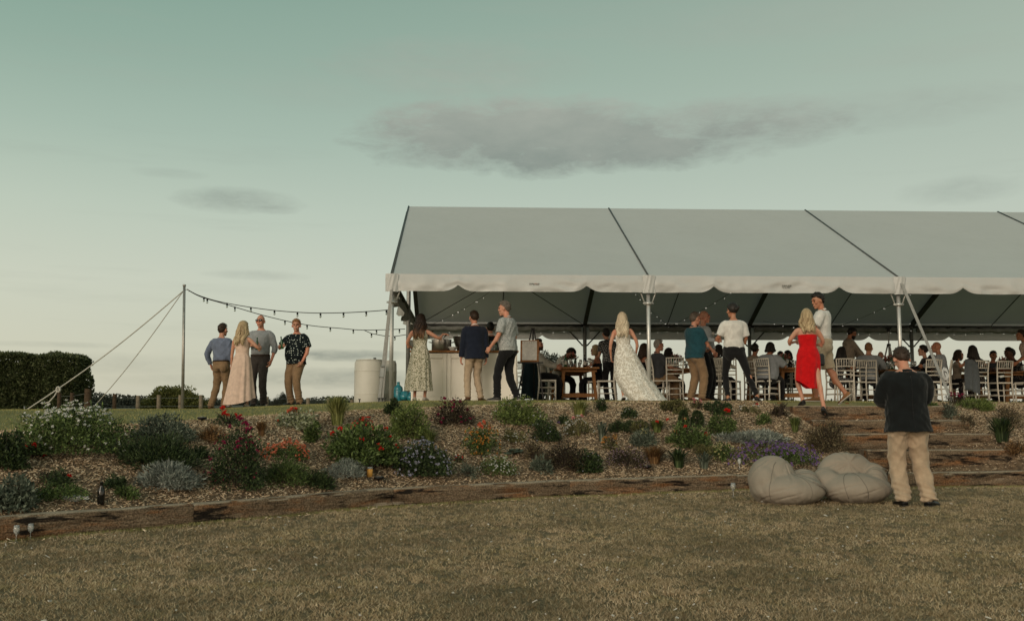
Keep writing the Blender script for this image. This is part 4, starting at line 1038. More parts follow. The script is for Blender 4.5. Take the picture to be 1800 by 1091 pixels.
def person(px, D, H, yaw, label, group=None, z=None, fem=False, w=1.0, belly=0.0, lean=0, side=0, twist=0, hips=(0, 0, .94), feet=STAND_FEET, fyaw=(10, -10), fpit=(0, 0), knees=((-.06, 1, 0), (.06, 1, 0)),
           hands=(None, None), elbows=((-.5, -1, -.3), (.5, -1, -.3)), head=(0, 0, 0), skin='fair', hair=None, top=None, bottom=None, skirt=None, shoes='black_shoe', face=False, beard=None, vox=.0135, dressed_sole=None, X=None, hdir=(None, None), barefoot=False, shades=False):
    global people_n; people_n += 1; sd_ = people_n * 1.37
    s = H / 1.75
    x = X if X is not None else at(px, 650, D).x; z = gz(x, D) if z is None else z
    root = empty('person', (x, D, z), R(yaw), label, 'person', group)
    Wt = Matrix.Translation((x, D, z)) @ Matrix.Rotation(R(yaw), 4, 'Z')
    def world(v): return Wt @ (Vector(v) * s)
    T = TF if fem else TM
    P0 = Vector(hips)
    def TR(zo): return Rz(R(twist) * min(1, max(0, zo / .4))) @ Rx(-R(lean) * (1 if zo >= 0 else .4)) @ Ry(R(side))
    def tp(v): return P0 + TR(v[2]) @ Vector(v)
    def torso_rings(ease, lo, hi, extra_belly=0, flare=0.0, tuck=None):
        zs = sorted(set([lo, hi] + [t_[0] for t_ in T if lo < t_[0] < hi] + [lo + (0 - lo) * q for q in (.33, .66) if lo < -.06] + ([.055, .10] if tuck is not None else [])))
        rings = []
        for zo in zs:
            if zo < -.04:
                rx_, ry_, yo = .160 if not fem else .165, .116, -.008
                rx_ += flare * (-zo); ry_ += flare * (-zo)
            else:
                rx_ = np.interp(zo, [t_[0] for t_ in T], [t_[1] for t_ in T]); ry_ = np.interp(zo, [t_[0] for t_ in T], [t_[2] for t_ in T]); yo = np.interp(zo, [t_[0] for t_ in T], [t_[3] for t_ in T])
            b = belly * math.exp(-((zo - .13) / .14) ** 2); e_ = ease
            if tuck is not None and zo < .12: e_ = tuck + (ease - tuck) * max(0, (zo - .05) / .07) ** .6
            rings.append(ering(tp((0, yo + b * .55, zo)), TR(zo), (rx_ * w + b * .5) + e_, (ry_ * (.4 + .6 * w) + b * .6) + e_))
        return rings
    shx = (.158 if fem else .186) * (.5 + .5 * w)
    J = {}
    limb = (.86 if fem else 1.0) * (.6 + .4 * w)
    for i, sg in ((0, -1), (1, 1)):
        S = tp((sg * shx, -.012, .452)); hip = P0 + TR(-.03) @ Vector((sg * .088 * (.6 + .4 * w), 0, -.03))
        wr = Vector(hands[i]) if hands[i] is not None else S + Vector((sg * .055, .05, -.525))
        E_, wr = two_bone(S, wr, .285, .262, elbows[i])
        K, A = two_bone(hip, feet[i], .435, .425, knees[i])
        J[i] = dict(S=S, E=E_, W=wr, hip=hip, K=K, A=A)
    hy, hp, hr = head
    neck0 = tp((0, -.008, .52)); HC = tp((0, 0, .555)) + TR(.5) @ Vector((0, .012, .07)) * .6 + Rz(R(hy)) @ Rx(-R(hp)) @ Vector((0, .022, .098))
    HR = Rz(R(hy)) @ Rx(-R(hp)) @ Ry(R(hr))
    HC = HC - Vector((0, 0, .012))
    def hpnt(v): return HC + HR @ (Vector(v) * 1.055)
    # --- body: one continuous skin
    mb = MB()
    mb.loft(torso_rings(-.012 if (top and not top.get('strapless') and not top.get('nosleeve')) else -.004, -.105, .555))
    bare_leg = bool(skirt or (bottom and bottom.get('bare')) or not bottom); lk = 1.0 if bare_leg else .66
    for i in (0, 1):
        j = J[i]; sg = -1 if i == 0 else 1
        p_, r_ = curve_r([tp((sg * shx * .6, -.01, .445)), j['S'], j['E'], j['W'] + (j['W'] - j['E']).normalized() * .02], [.052 * limb, .056 * limb, .041 * limb, .026 * limb]); mb.tube(p_, r_, 10)
        mid = j['E'].lerp(j['W'], .28); mb.ell(mid, (.042 * limb, .042 * limb, .06), 8, 6)
        p_, r_ = curve_r([j['hip'], j['K'], j['A']], [.088 * w * (lk if not (bottom and bottom.get('bare')) else .86), .056 * limb * lk, .038 * limb * lk]); mb.tube(p_, r_, 12)
        cm = j['K'].lerp(j['A'], .3) + TR(0) @ Vector((0, -.012, 0)); mb.ell(cm, (.052 * limb * lk, .054 * limb * lk, .12), 10, 8)
        mb.ell(j['A'], (.038, .042, .05), 8, 6)
        if barefoot or skirt or (bottom and bottom.get('bare')):
            fr = Rz(R(fyaw[i])) @ Rx(R(fpit[i]))
            mb.tube([j['A'] + fr @ Vector(v) for v in ((0, -.04, -.05), (0, .03, -.04), (0, .10, -.062), (0, .165, -.072))], [.030, .034, .030, .018], 10)
    mb.tube([neck0, HC + HR @ Vector((0, -.02, -.05))], [.056 if not fem else .047, .05 if not fem else .043], 12)
    meshes = [remesh(mb, vox * 1.15, 4)]
    hb = MB(); fw = .94 if fem else 1.0
    hb.ell(hpnt((0, -.010, .022)), (.074, .096, .100), 18, 12, HR); hb.ell(hpnt((0, .026, -.045)), (.057 * fw, .066, .070), 14, 10, HR); hb.ell(hpnt((0, .068, -.092)), (.026 * fw, .026, .022), 10, 8, HR)
    hb.tube([hpnt((0, .088, .022)), hpnt((0, .098, -.008)), hpnt((0, .104, -.022))], [.008, .012, .0145], 8); hb.tube([hpnt((-.045, .076, .034)), hpnt((0, .092, .037)), hpnt((.045, .076, .034))], [.010, .013, .010], 8)
    for sg in (-1, 1):
        hb.ell(hpnt((sg * .080, -.004, -.006)), (.012, .022, .033), 8, 8, HR @ Rz(sg * -.35)); hb.ell(hpnt((sg * .044, .066, -.018)), (.022, .022, .02), 8, 6, HR)
    hb.ell(hpnt((0, .093, -.058)), (.023, .012, .012), 10, 6, HR)
    hb.tube([neck0, HC + HR @ Vector((0, -.02, -.03))], [.054 if not fem else .046, .052 if not fem else .044], 12)
    meshes.append(remesh(hb, .0085, 3))
    # --- hands: palm, four fingers, thumb
    fb = MB(); HW = {}
    for i in (0, 1):
        j = J[i]; sg = -1 if i == 0 else 1
        u = (Vector(hdir[i]).normalized() if hdir[i] is not None else (j['W'] - j['E']).normalized())
        inn = Vector((-sg, 0, 0)); inn = inn - u * inn.dot(u)
        if inn.length < .3: inn = Vector((0, 0, -1)) - u * Vector((0, 0, -1)).dot(u)
        inn.normalize(); across = u.cross(inn) * (1 if i else -1)      # across points to the thumb side
        if across.y < 0 and abs(u.y) < .8: across = -across
        k = .9 if fem else 1.0; W_ = j['W']
        rings = [[W_ + u * (t_ * k) + across * (math.cos(a) * wd * k) + inn * (math.sin(a) * th * k + off) for a in [2 * math.pi * q / 10 for q in range(10)]] for t_, wd, th, off in ((-.012, .024, .020, 0), (.015, .030, .018, 0), (.05, .040, .017, .002), (.085, .039, .014, .004), (.098, .033, .010, .006))]
        fb.loft(rings)
        for f in range(4):
            b_ = W_ + u * (.088 * k) + across * ((.029 - .019 * f) * k) + inn * .004
            Lf = (.072, .080, .075, .058)[f] * k; c1, c2 = .35 + .05 * f, .95 + .06 * f
            m1 = b_ + (u * math.cos(c1) + inn * math.sin(c1)) * Lf * .45; m2 = m1 + (u * math.cos(c2) + inn * math.sin(c2)) * Lf * .33; m3 = m2 + (u * math.cos(c2 + .35) + inn * math.sin(c2 + .35)) * Lf * .25
            fb.tube([b_ - u * .012, m1, m2, m3], [.0095 * k, .009 * k, .008 * k, .0055 * k], 6)
        t0 = W_ + u * .025 * k + across * .026 * k; t1 = t0 + (u * .75 + across * .55 + inn * .35).normalized() * .042 * k; t2 = t1 + (u * .9 + across * .1 + inn * .45).normalized() * .034 * k
        fb.tube([t0 - across * .012, t0, t1, t2], [.012, .0125, .0105, .007], 6)
        HW[i] = world(W_ + u * .085 + inn * .025)
    meshes.append(fb.mesh('hands'))
    me = merge(meshes); V = me_co(me) * s; me.vertices.foreach_set('co', V.astype(np.float32).ravel()); me.update()
    body = link('body', me, SK[skin], root, True)
    def out(mb_or_me, name, mat, smooth=True, parent=root, mats=None):
        me_ = mb_or_me.mesh(name) if isinstance(mb_or_me, MB) else mb_or_me
        me_.vertices.foreach_set('co', (me_co(me_) * s).astype(np.float32).ravel()); me_.update()
        return link(name, me_, mat, parent, smooth)
    # --- face
    if face:
        for sg in (-1, 1):
            out(MB().ell(hpnt((sg * .030, .083, .012)), (.013, .008, .007), 8, 6, HR), 'eye', M['eye'])
            out(MB().tube([hpnt((sg * .014, .094, .032)), hpnt((sg * .032, .091, .037)), hpnt((sg * .050, .078, .030))], [.003, .0045, .003], 6), 'eyebrow', HM.get(hair[0], M['brow']) if hair and hair[0] not in ('bald',) else M['brow'])
        out(MB().tube([hpnt((-.024, .092, -.060)), hpnt((0, .103, -.057)), hpnt((.024, .092, -.060))], [.003, .006, .003], 6), 'mouth', M['lip'])
    if shades == 'eyes':
        mb = MB(); [mb.ell(hpnt((sg * .033, .096, .014)), (.030, .008, .020), 12, 8, HR) for sg in (-1, 1)]; mb.tube([hpnt((-.012, .104, .02)), hpnt((.012, .104, .02))], .004, 6); [mb.tube([hpnt((sg * .06, .09, .018)), hpnt((sg * .082, 0, .01))], .004, 6) for sg in (-1, 1)]
        out(mb, 'sunglasses', M['shades'])
    if shades == 'head':
        mb = MB(); [mb.ell(hpnt((sg * .032, .046, .121)), (.022, .014, .006), 12, 8, HR @ Rx(.6)) for sg in (-1, 1)]; mb.tube([hpnt((-.012, .05, .126)), hpnt((.012, .05, .126))], .003, 6); [mb.tube([hpnt((sg * .056, .04, .112)), hpnt((sg * .084, -.02, .05))], .003, 6) for sg in (-1, 1)]
        out(mb, 'sunglasses', M['shades'])
    if beard:
        mb = MB(); mb.ell(hpnt((0, .036, -.062)), (.062, .070, .055), 14, 10, HR); mb.ell(hpnt((0, .075, -.095)), (.03, .028, .025), 10, 8, HR); mb.tube([hpnt((-.022, .102, -.044)), hpnt((0, .112, -.040)), hpnt((.022, .102, -.044))], [.005, .007, .005], 6)
        out(remesh(mb, .009, 2), 'beard', HM[beard])
    # --- hair
    if hair and hair[0] != 'bald':
        kind = hair[1]; mat = HM[hair[0]]
        n, m_ = 30, 20; rings = []
        thick = .007 if kind == 'short' else (.004 if kind == 'thin' else .012)
        for i in range(m_ + 1):
            th = min(max(math.pi * i / m_, .05), math.pi - .05); ring = []
            for k in range(n):
                a = 2 * math.pi * k / n; d = Vector((math.sin(th) * math.cos(a), math.sin(th) * math.sin(a), -math.cos(th)))
                line = np.interp(d.y, [-1, -.45, -.05, .12, .55, 1], [-1.05, -.92, -.22, .12, .42, .52])
                if kind in ('long', 'bun', 'bob'): line = np.interp(d.y, [-1, -.3, .1, .3, .6, 1], [-.7, -.62, -.35, -.05, .42, .62])
                line += .09 * mnoise.noise(d * 9 + Vector((3, sd_, 0))) if kind == 'short' else 0
                g = sm((d.z - line) / (.12 if kind != 'short' else .22)); nz = mnoise.noise(d * 5 + Vector((sd_, 0, 0))); nz2 = mnoise.noise(d * 13 + Vector((0, sd_, 0)))
                top_ = max(0, d.z) * (.010 if kind == 'short' else .006) + max(0, d.y) * max(0, d.z) * (.007 if kind == 'short' else 0)
                t_ = (thick * (.45 + .55 * sm((d.z + .55) / .6)) + top_ + .005 * nz + .004 * nz2) * g - .012 * (1 - g)
                ring.append(hpnt((d.x * (.076 + t_), -.010 + d.y * (.098 + t_), .022 + d.z * (.102 + t_))))
            rings.append(ring)
        capm = MB().loft(rings)
        if kind == 'short':
            for _ in range(110):
                d = Vector((random.gauss(0, .6), random.gauss(-.05, .6), random.gauss(.45, .5))).normalized()
                if (d.y > .3 and d.z < .55) or (d.y > -.2 and d.z < .15) or d.z < -.5: continue
                b_ = hpnt((d.x * .080, -.010 + d.y * .101, .022 + d.z * .106)); tdir = HR @ (d * .5 + Vector((random.gauss(0, .4), .35, .1))).normalized()
                capm.tube([b_, b_ + tdir * .016, b_ + tdir * .026 + HR @ Vector((0, .004, 0))], [.008, .006, .001], 5)
        if kind == 'bun':
            for (c_, r_) in (((.0, -.115, .03), .042), ((.015, -.135, .045), .03), ((-.02, -.13, .02), .03)): capm.ell(hpnt(c_), (r_, r_ * .9, r_), 12, 8)
        if kind in ('long', 'bob'):
            L = hair[2]; wave = hair[3] if len(hair) > 3 else .012
            hz_ = Rz(R(hy)); q_ = random.Random(people_n)
            for li in range(96 if kind == 'long' else 64):
                phi = math.pi + q_.uniform(-1, 1) * (2.15 if kind == 'long' else 2.0)   # angle from the face, pi = back of the head
                lay = q_.uniform(0, 1)
                dx_, dy_ = math.sin(phi), math.cos(phi)
                st = .055 * lay
                pts = [hpnt((dx_ * (.02 + st), -.01 + dy_ * (.03 + st) * 1.1, .122 - .04 * lay)), hpnt((dx_ * (.080), -.012 + dy_ * .100, .05 - .03 * lay)), hpnt((dx_ * (.088 + .006 * lay), -.015 + dy_ * .108, -.03))]
                Lr = L * q_.uniform(.72, 1.04); ph = q_.uniform(0, 6.28); base = pts[-1]
                out_ = hz_ @ Vector((dx_, dy_, 0)); lat = hz_ @ Vector((dy_, -dx_, 0))
                m2 = max(3, int(Lr / .045))
                for k in range(1, m2 + 1):
                    t_ = k / m2
                    back = Vector((0, 0, 0))
                    want = base + Vector((0, 0, -Lr * t_)) + out_ * (.012 * math.sin(t_ * 3) + .02 * t_ * (1 if kind == 'long' else -.8)) + lat * (wave * math.sin(ph + t_ * Lr * 38)) + out_ * (wave * .8 * math.cos(ph + t_ * Lr * 38))
                    # keep clear of neck and back, and gather the side locks behind the shoulders
                    if kind == 'long':
                        loc_ = TR(.4).inverted() @ (want - P0)
                        if loc_.z < .54:
                            by = -.135 - .015 * lay - .01 * math.cos(ph)
                            want = P0 + TR(.4) @ Vector((loc_.x * (1 - .25 * t_), loc_.y + (min(loc_.y, by) - loc_.y) * min(1, (.54 - loc_.z) / .10), loc_.z))
                    pts.append(want)
                r0 = q_.uniform(.011, .018); nn = len(pts)
                capm.tube(pts, [r0 * (.6 + .5 * math.sin(math.pi * min(1, (k + .6) / nn * .85))) * (1 if k < nn - 2 else (.75 if k < nn - 1 else .25)) for k in range(nn)], 5)
        out(capm, 'hair', mat)
    # --- garments
    if top:
        tm = M[top['mat']]; ease = top.get('ease', .014); hem = top.get('hem', .0); sl = top.get('sleeve', 1.0); mb = MB()
        strap_ = top.get('strapless')
        mb.loft(torso_rings(ease, hem, top.get('up', .512) if not strap_ else .37, flare=top.get('flare', .12), tuck=(-.002 if (bottom and hem >= -.021 and top.get('name') != 'blazer') else None)))
        if not strap_:
            for i in (0, 1):
                j = J[i]; sg = -1 if i == 0 else 1; a0 = tp((sg * shx * .45, -.01, .44)); er = top.get('srad', .0)
                if top.get('nosleeve'):
                    mb.ell(tp((sg * shx * .72, -.008, .44)), (.05, .06, .06), 10, 8); continue
                full = [a0, j['S'], j['E'], j['W']]; rads = [.066 * limb + ease * .3, .060 * limb + ease * .5 + er * .45, .047 * limb + ease * .45 + er * .6, .034 * limb + ease * .4 + er * .45]
                if sl < .5: full[2] = j['S'].lerp(j['E'], sl / .5); rads[2] = rads[1] + (rads[2] - rads[1]) * (sl / .5) + .008; full, rads = full[:3], rads[:3]
                elif sl < 1: full[3] = j['E'].lerp(j['W'], (sl - .5) / .5); rads[3] = rads[2] + (rads[3] - rads[2]) * (sl - .5) / .5
                p_, r_ = curve_r(full, rads); mb.tube(p_, r_, 12)
        me_ = remesh(mb, vox, 3); wrinkle(me_, top.get('wr', .0045), sd_)
        sh = out(me_, top.get('name', 'shirt'), tm)
        if top.get('collar'):
            cm_ = M[top['collar']] if isinstance(top['collar'], str) else tm; mb = MB(); up_ = TR(.5)
            rc = (.066 if not fem else .055)
            rings = [ering(tp((0, -.008 + .003 * q, .500 + .013 * q)), up_ @ Rx(-.42), rc + (.016, .008, .004)[q], rc + (.020, .014, .010)[q], 22, 2) for q in range(3)]
            mb.loft(rings, False); out(mb, 'collar', cm_, True, sh)
        for st_ in ([(-1, .07), (1, .07)] if top.get('straps') else []):
            sg, xx = st_; mb = MB(); mb.tube([tp((sg * .075, .115, .36)), tp((sg * .085, .085, .44)), tp((sg * .088, .0, .50)), tp((sg * .075, -.085, .44)), tp((sg * .05, -.105, .36))], .006, 6); out(mb, 'strap', tm, True, sh)
    if bottom:
        bm_ = M[bottom['mat']]; e = bottom.get('ease', .016); mb = MB(); ln = bottom.get('len', 1.0)
        wst = bottom.get('waist', .055 if not (top and top.get('hem', 0) < -.03) else -.01)
        mb.loft(torso_rings(e * .8 if wst > 0 else e * .3, -.115, wst))
        for sg in (-1, 1): mb.ell(P0 + TR(-.05) @ Vector((sg * .080 * (.6 + .4 * w), -.030, -.075)), (.088 * (.4 + .6 * w) + e * .5, .098 * (.4 + .6 * w) + e * .5, .12), 14, 10)
        for i in (0, 1):
            j = J[i]; top_r = .094 * (.3 + .7 * w) * (.95 if fem else 1) + e * .6; kr = .060 * limb + e * (1.0 if not bottom.get('slim') else .4); ar = (.045 * limb + e * 1.25) if not bottom.get('slim') else .048
            hip_ = j['hip'] + Vector((0, 0, .03 if wst > 0 else -.01))
            if ln <= .6:
                kk = j['hip'].lerp(j['K'], ln / .5); p_, r_ = curve_r([hip_, kk], [top_r, kr + .022])
            else:
                end = j['K'].lerp(j['A'] + (j['A'] - j['K']).normalized() * .035, (ln - .5) / .5); p_, r_ = curve_r([hip_, j['K'], end], [top_r, kr, ar])
            mb.tube(p_, r_, 14)
        me_ = remesh(mb, vox, 3); wrinkle(me_, bottom.get('wr', .006), sd_ + 1, .9)
        if ln > .6:                     # cloth gathers in folds over the shoes
            P_ = me_co(me_).astype(float); N_ = me_no(me_); zz = P_[:, 2] - min(J[0]['A'].z, J[1]['A'].z); k_ = np.clip(1 - zz / .22, 0, 1); P_ += N_ * (k_ * .008 * np.sin(zz * 110 + 4 * P_[:, 0] * 8))[:, None]; me_.vertices.foreach_set('co', P_.astype(np.float32).ravel()); me_.update()
        tr_o = out(me_, bottom.get('name', 'trousers'), bm_)
        if bottom.get('belt', True):
            zb = bottom.get('waist', .055) - .012; mb = MB(); mb.loft(torso_rings(e * .8 + .006, zb - .016, zb + .016)); out(mb, 'belt', M[bottom.get('beltmat', 'belt')], True, tr_o)
    if skirt:
        n = 64; rings = []; rows = skirt['rows']       # (z, cx, cy, rx, ry)
        nf = skirt.get('folds', 11); amp = skirt.get('amp', .022); m_ = 26
        zz = [r_[0] for r_ in rows]; idx = np.linspace(0, len(rows) - 1, m_)
        for q, ii in enumerate(idx):
            vals = [np.interp(ii, range(len(rows)), [r_[k] for r_ in rows]) for k in range(5)]; t_ = q / (m_ - 1); ring = []
            for k in range(n):
                a = 2 * math.pi * k / n
                f = 1 + amp * t_ ** 1.1 / max(.1, vals[3]) * (math.sin(nf * a + sd_ + 1.6 * math.sin(2 * a + t_ * 1.2)) + .5 * math.sin(nf * 1.9 * a + 2 * sd_ + t_ * 2)) + .012 * mnoise.noise(Vector((math.cos(a) * 2, math.sin(a) * 2, t_ * 6 + sd_)))
                dz_ = skirt['slant'](a) * t_ ** 3 if skirt.get('slant') else 0
                ring.append(Vector((vals[1] + math.cos(a) * vals[3] * f, vals[2] + math.sin(a) * vals[4] * f, vals[0] + dz_)))
            rings.append(ring)
        mb = MB().loft(rings, False); out(mb, skirt.get('name', 'skirt'), M[skirt['mat']])
    if shoes:
        for i in (0, 1):
            j = J[i]; fr = Rz(R(fyaw[i])) @ Rx(R(fpit[i])); A = j['A']; k = .9 if fem else 1.0
            secs = [(-.066, .022, .03, .045), (-.055, .034, 0, .075), (-.01, .038, 0, .095), (.045, .041, 0, .078), (.10, .047, 0, .055), (.155, .044, 0, .046), (.19, .030, .004, .036), (.204, .012, .012, .022)]
            hi = 1.0
            mb = MB(); rings = []
            for (y_, hw_, z0_, z1_) in secs:
                ring = []
                for q in range(12):
                    a = 2 * math.pi * q / 12; xx = hw_ * math.cos(a) * k; zz_ = (z0_ + .014) + (z1_ - z0_ - .014) * max(0, math.sin(a)) ** .8 if math.sin(a) > 0 else z0_ + .014
                    ring.append(A + fr @ Vector((xx, y_ * k, zz_ - .085)))
                rings.append(ring)
            mb.loft(rings); so = out(mb, 'shoe', M[shoes])
            mb = MB(); mb.loft([[A + fr @ Vector((xx * hw_ * 1.05 * k, y_ * k, zz_ - .085)) for xx, zz_ in ((-1, 0), (1, 0), (1, .016), (-1, .016))] for (y_, hw_, z0_, z1_) in secs]); out(mb, 'sole', M[dressed_sole or 'black_shoe'], False, so)
    return dict(root=root, J=J, world=world, HW=HW, HC=world(HC), tp=tp, s=s, out=out, hpnt=hpnt, body=body)
# ------------------------------------------------------------------ the guests
GL = 'guests talking beside the festoon pole'
TRS = dict(mat='tan_tr')
a = person(385, 20.8, 1.79, -18, 'man seen from behind in a blue shirt and tan trousers beside the blond woman', GL, hips=(.05, 0, .935), feet=((-.13, -.06, .085), (.03, .16, .085)), lean=2, side=-2,
           hands=((-.25, .08, .90), (.22, .14, .90)), elbows=((-.9, -.6, 0), (.3, -1, 0)), hair=('brown', 'short'), top=dict(mat='blue_shirt', sleeve=.95, hem=.02, ease=.028, srad=.008, wr=.007), bottom=dict(mat='tan_tr', ease=.018), shoes='brown_shoe', head=(-10, 0, 0), skin='pink')
a = person(457, 20.3, 1.885, 172, 'tall bald man in sunglasses, grey shirt and charcoal trousers holding a green bottle', GL, hips=(0, 0, .94), hands=((-.24, .05, .88), (.03, .27, 1.16)), elbows=((-.8, -.5, -.2), (1, -.4, -.3)), hair=('bald',), face=True, shades='eyes', skin='pink',
           top=dict(mat='grey_shirt', sleeve=.72, hem=.02, ease=.024, srad=.006, collar=True, wr=.006), bottom=dict(mat='dark_grey_tr', ease=.018), feet=((-.10, .02, .085), (.12, -.03, .085)))
def bottle(p, label, mat, h=.23, r=.030, tilt=(0, 0), name='beer_bottle', group=None, full=None):
    root = empty(name, p, 0, label, 'bottle', group); root.rotation_euler = (R(tilt[0]), R(tilt[1]), 0)
    MB().lathe([(r * .9, 0), (r, .008), (r, h * .55), (r * .9, h * .63), (r * .45, h * .78), (r * .42, h * .96), (r * .5, h * .965), (r * .5, h)], 14).build('body', mat, root, True)
    MB().lathe([(r * 1.01, h * .2), (r * 1.015, h * .21), (r * 1.015, h * .45), (r * 1.01, h * .46)], 14, cap=False).build('paper_band', M['white2'], root, True) if full else None
    return root
M['green_glass'] = pm('green_bottle_glass', (.012, .06, .022, 1), (.02, .08, .03, 1), 5, .08, spec=.6)
M['brown_glass'] = pm('dark_bottle_glass', (.008, .007, .006, 1), None, 5, .08, spec=.6)
def glint_glass(name):
    m, t, p = new_mat(name); p.inputs['Base Color'].default_value = (.97, .98, .96, 1); p.inputs['Transmission Weight'].default_value = .80; p.inputs['Roughness'].default_value = .06; p.inputs['Specular IOR Level'].default_value = .7  # whitish diffuse share paints bright sky reflections into the clear glass
    return m
M['clear_glass'] = glint_glass('clear_glass')
h = a['HW'][1]; bottle((h.x, h.y - .02, h.z - .10), 'green beer bottle held by the bald man in sunglasses', M['green_glass'], .25)
a = person(425, 19.4, 1.69, -14, 'blond woman in a long blush pink dress with bare shoulders', GL, fem=True, hips=(0, 0, .94), lean=-2, hands=((-.27, .06, .86), (.27, .26, 1.22)), elbows=((-.8, -.6, 0), (.9, -.3, -.8)), hair=('blond', 'long', .33, .014), head=(-25, 4, 0),
           top=dict(mat='pink', nosleeve=True, hem=.03, ease=.012, up=.50, name='bodice', wr=.005), skirt=dict(mat='pink', rows=[(1.10, 0, 0, .137, .103), (1.0, 0, -.01, .175, .135), (.8, 0, -.01, .205, .175), (.5, -.01, -.02, .25, .22), (.18, -.02, -.04, .315, .27)], folds=9, amp=.02, slant=lambda a_: .09 * math.cos(a_ - 1.2) - .02), shoes='sole', feet=((-.17, -.16, .10), (.10, .05, .10)), fpit=(-14, -14))
a = person(520, 20.3, 1.76, 152, 'sandy haired man in a black polka dot shirt holding a bottle', GL, w=1.13, belly=.05, hips=(0, 0, .935), hands=((-.235, .08, .89), (.16, .27, 1.20)), elbows=((-1, -.5, -.1), (.9, -.2, -.5)), head=(32, 2, 0), hair=('ginger', 'short'), face=True, skin='pink',
           top=dict(mat='polka', sleeve=.42, hem=-.10, ease=.028, srad=.012, collar=True, wr=.006, flare=.1), bottom=dict(mat='tan_tr', ease=.020, belt=False), feet=((-.13, .02, .085), (.10, 0, .085)))
h = a['HW'][1]; bottle((h.x - .01, h.y - .02, h.z - .07), 'green beer bottle held by the man in the polka dot shirt', M['green_glass'], .25, tilt=(0, -8))

GB = 'guests standing at the counter'
a = person(738, 19.0, 1.665, -8, 'woman with long wavy brown hair in a cream floral dress at the counter', GB, fem=True, hips=(0, 0, .94), hands=((-.18, .24, 1.06), (.40, .30, 1.36)), elbows=((-.8, -.5, -.6), (.6, -.2, -.6)), hair=('ombre', 'long', .36, .020), head=(-8, 6, 0), hdir=(None, (.9, .1, .1)),
           top=dict(mat='floral', nosleeve=True, hem=.02, ease=.012, name='bodice', up=.50), skirt=dict(mat='floral', rows=[(1.10, 0, 0, .137, .103), (1.0, 0, -.01, .18, .14), (.75, 0, -.015, .215, .185), (.45, -.02, -.02, .255, .22), (.21, -.02, -.02, .28, .245)], folds=12, amp=.02), shoes='sole', feet=((-.10, -.02, .095), (.10, .02, .095)))
a = person(833, 19.2, 1.755, 14, 'man in a navy blazer and khaki trousers leaning towards the counter', GB, hips=(.02, 0, .93), lean=5, hands=((-.24, .06, .83), (.25, .03, .82)), hair=('brown', 'short'), skin='pink', feet=((-.14, -.12, .09), (.14, .02, .085)), knees=((-.1, 1, 0), (-.4, 1, 0)), fpit=(-8, 0), fyaw=(8, -40), head=(12, 4, 0),
           top=dict(mat='navy', sleeve=1.0, hem=-.13, ease=.026, srad=.012, collar='white', name='blazer', wr=.004, flare=.18), bottom=dict(mat='khaki_tr', ease=.014), shoes='brown_shoe')
a = person(893, 18.3, 1.835, 62, 'man in a grey leaf print shirt and black trousers reaching for the counter', GB, w=1.05, belly=.025, hips=(0, 0, .94), lean=3, hands=((-.28, .20, .93), (.22, .05, .86)), elbows=((-.5, -1, -.1), (.5, -1, 0)), hair=('greybrown', 'short'), skin='pink', face=True, head=(18, 6, 0),
           feet=((-.08, .17, .085), (.10, -.12, .09)), top=dict(mat='leafy', sleeve=.42, hem=-.07, ease=.026, srad=.012, collar=True, wr=.006), bottom=dict(mat='black_tr', ease=.016, belt=False), shoes='black_shoe', dressed_sole='sole', fpit=(0, -10))
a = person(862, 21.9, 1.72, 8, 'dark haired man in a black jacket standing behind the counter', GB, hair=('dark', 'short'), skin='pink', top=dict(mat='black_tr', sleeve=1, hem=-.12, ease=.02, srad=.01, collar='white', name='jacket'), bottom=dict(mat='black_tr'), hands=((-.18, .3, 1.08), (.18, .3, 1.08)))

# the bride
TRX = 1.0
a = person(1097, 18.9, 1.68, -6, 'bride with long pale blond curls in an ivory lace gown with a train', None, fem=True, hips=(0, 0, .94), side=-3, hands=((-.255, .06, .88), (.24, .14, .94)), elbows=((-.6, -1, 0), (.8, -.8, 0)), hair=('pale', 'long', .34, .024), head=(-22, 2, 0),
           top=dict(mat='lace', strapless=True, straps=True, hem=.02, ease=.010, name='bodice', wr=.003), skirt=dict(mat='lace', name='gown', rows=[(1.12, 0, 0, .134, .10), (1.02, .01, -.01, .178, .14), (.86, .045, -.015, .235, .18), (.69, .085, -.03, .285, .23), (.47, .15, -.08, .345, .29), (.26, .27, -.16, .36, .31), (.10, .38, -.22, .355, .31), (.012, .46, -.26, .35, .30)], folds=10, amp=.016), shoes='white', feet=((-.02, -.16, .11), (.14, .14, .10)), fpit=(-22, -15))
GM = 'guests standing in front of the tables'
a = person(1222, 19.6, 1.745, -62, 'stout grey haired man in a teal short sleeved shirt and khaki trousers', GM, w=1.12, belly=.06, hips=(0, -.01, .935), hands=((-.15, .30, 1.04), (.12, .34, 1.00)), elbows=((-.5, -1, -.4), (.45, -1, -.4)), hair=('greybrown', 'short'), face=True, skin='pink', head=(-8, 2, 0),
           top=dict(mat='teal', sleeve=.44, hem=-.10, ease=.026, srad=.012, collar=True, wr=.005), bottom=dict(mat='tan_tr', ease=.026, belt=False), shoes='brown_shoe', feet=((-.13, -.02, .085), (.13, .05, .085)))
a = person(1239, 20.5, 1.87, -125, 'bald man in a pale shirt and dark trousers behind the stout man in teal', GM, hips=(0, 0, .93), side=4, hands=((-.25, .1, .95), (.12, .30, 1.15)), elbows=((-1, -.5, 0), (1, -.4, -.4)), hair=('bald',), face=True, skin='pink', feet=((-.26, 0, .085), (.10, .06, .085)), head=(10, 0, 0),
           top=dict(mat='pale_blue', sleeve=.9, hem=.02, ease=.024, srad=.006, collar=True), bottom=dict(mat='black_tr'))
cf = a['tp']((-.09, .15, .36)); q = a['world'](cf); mb = MB()
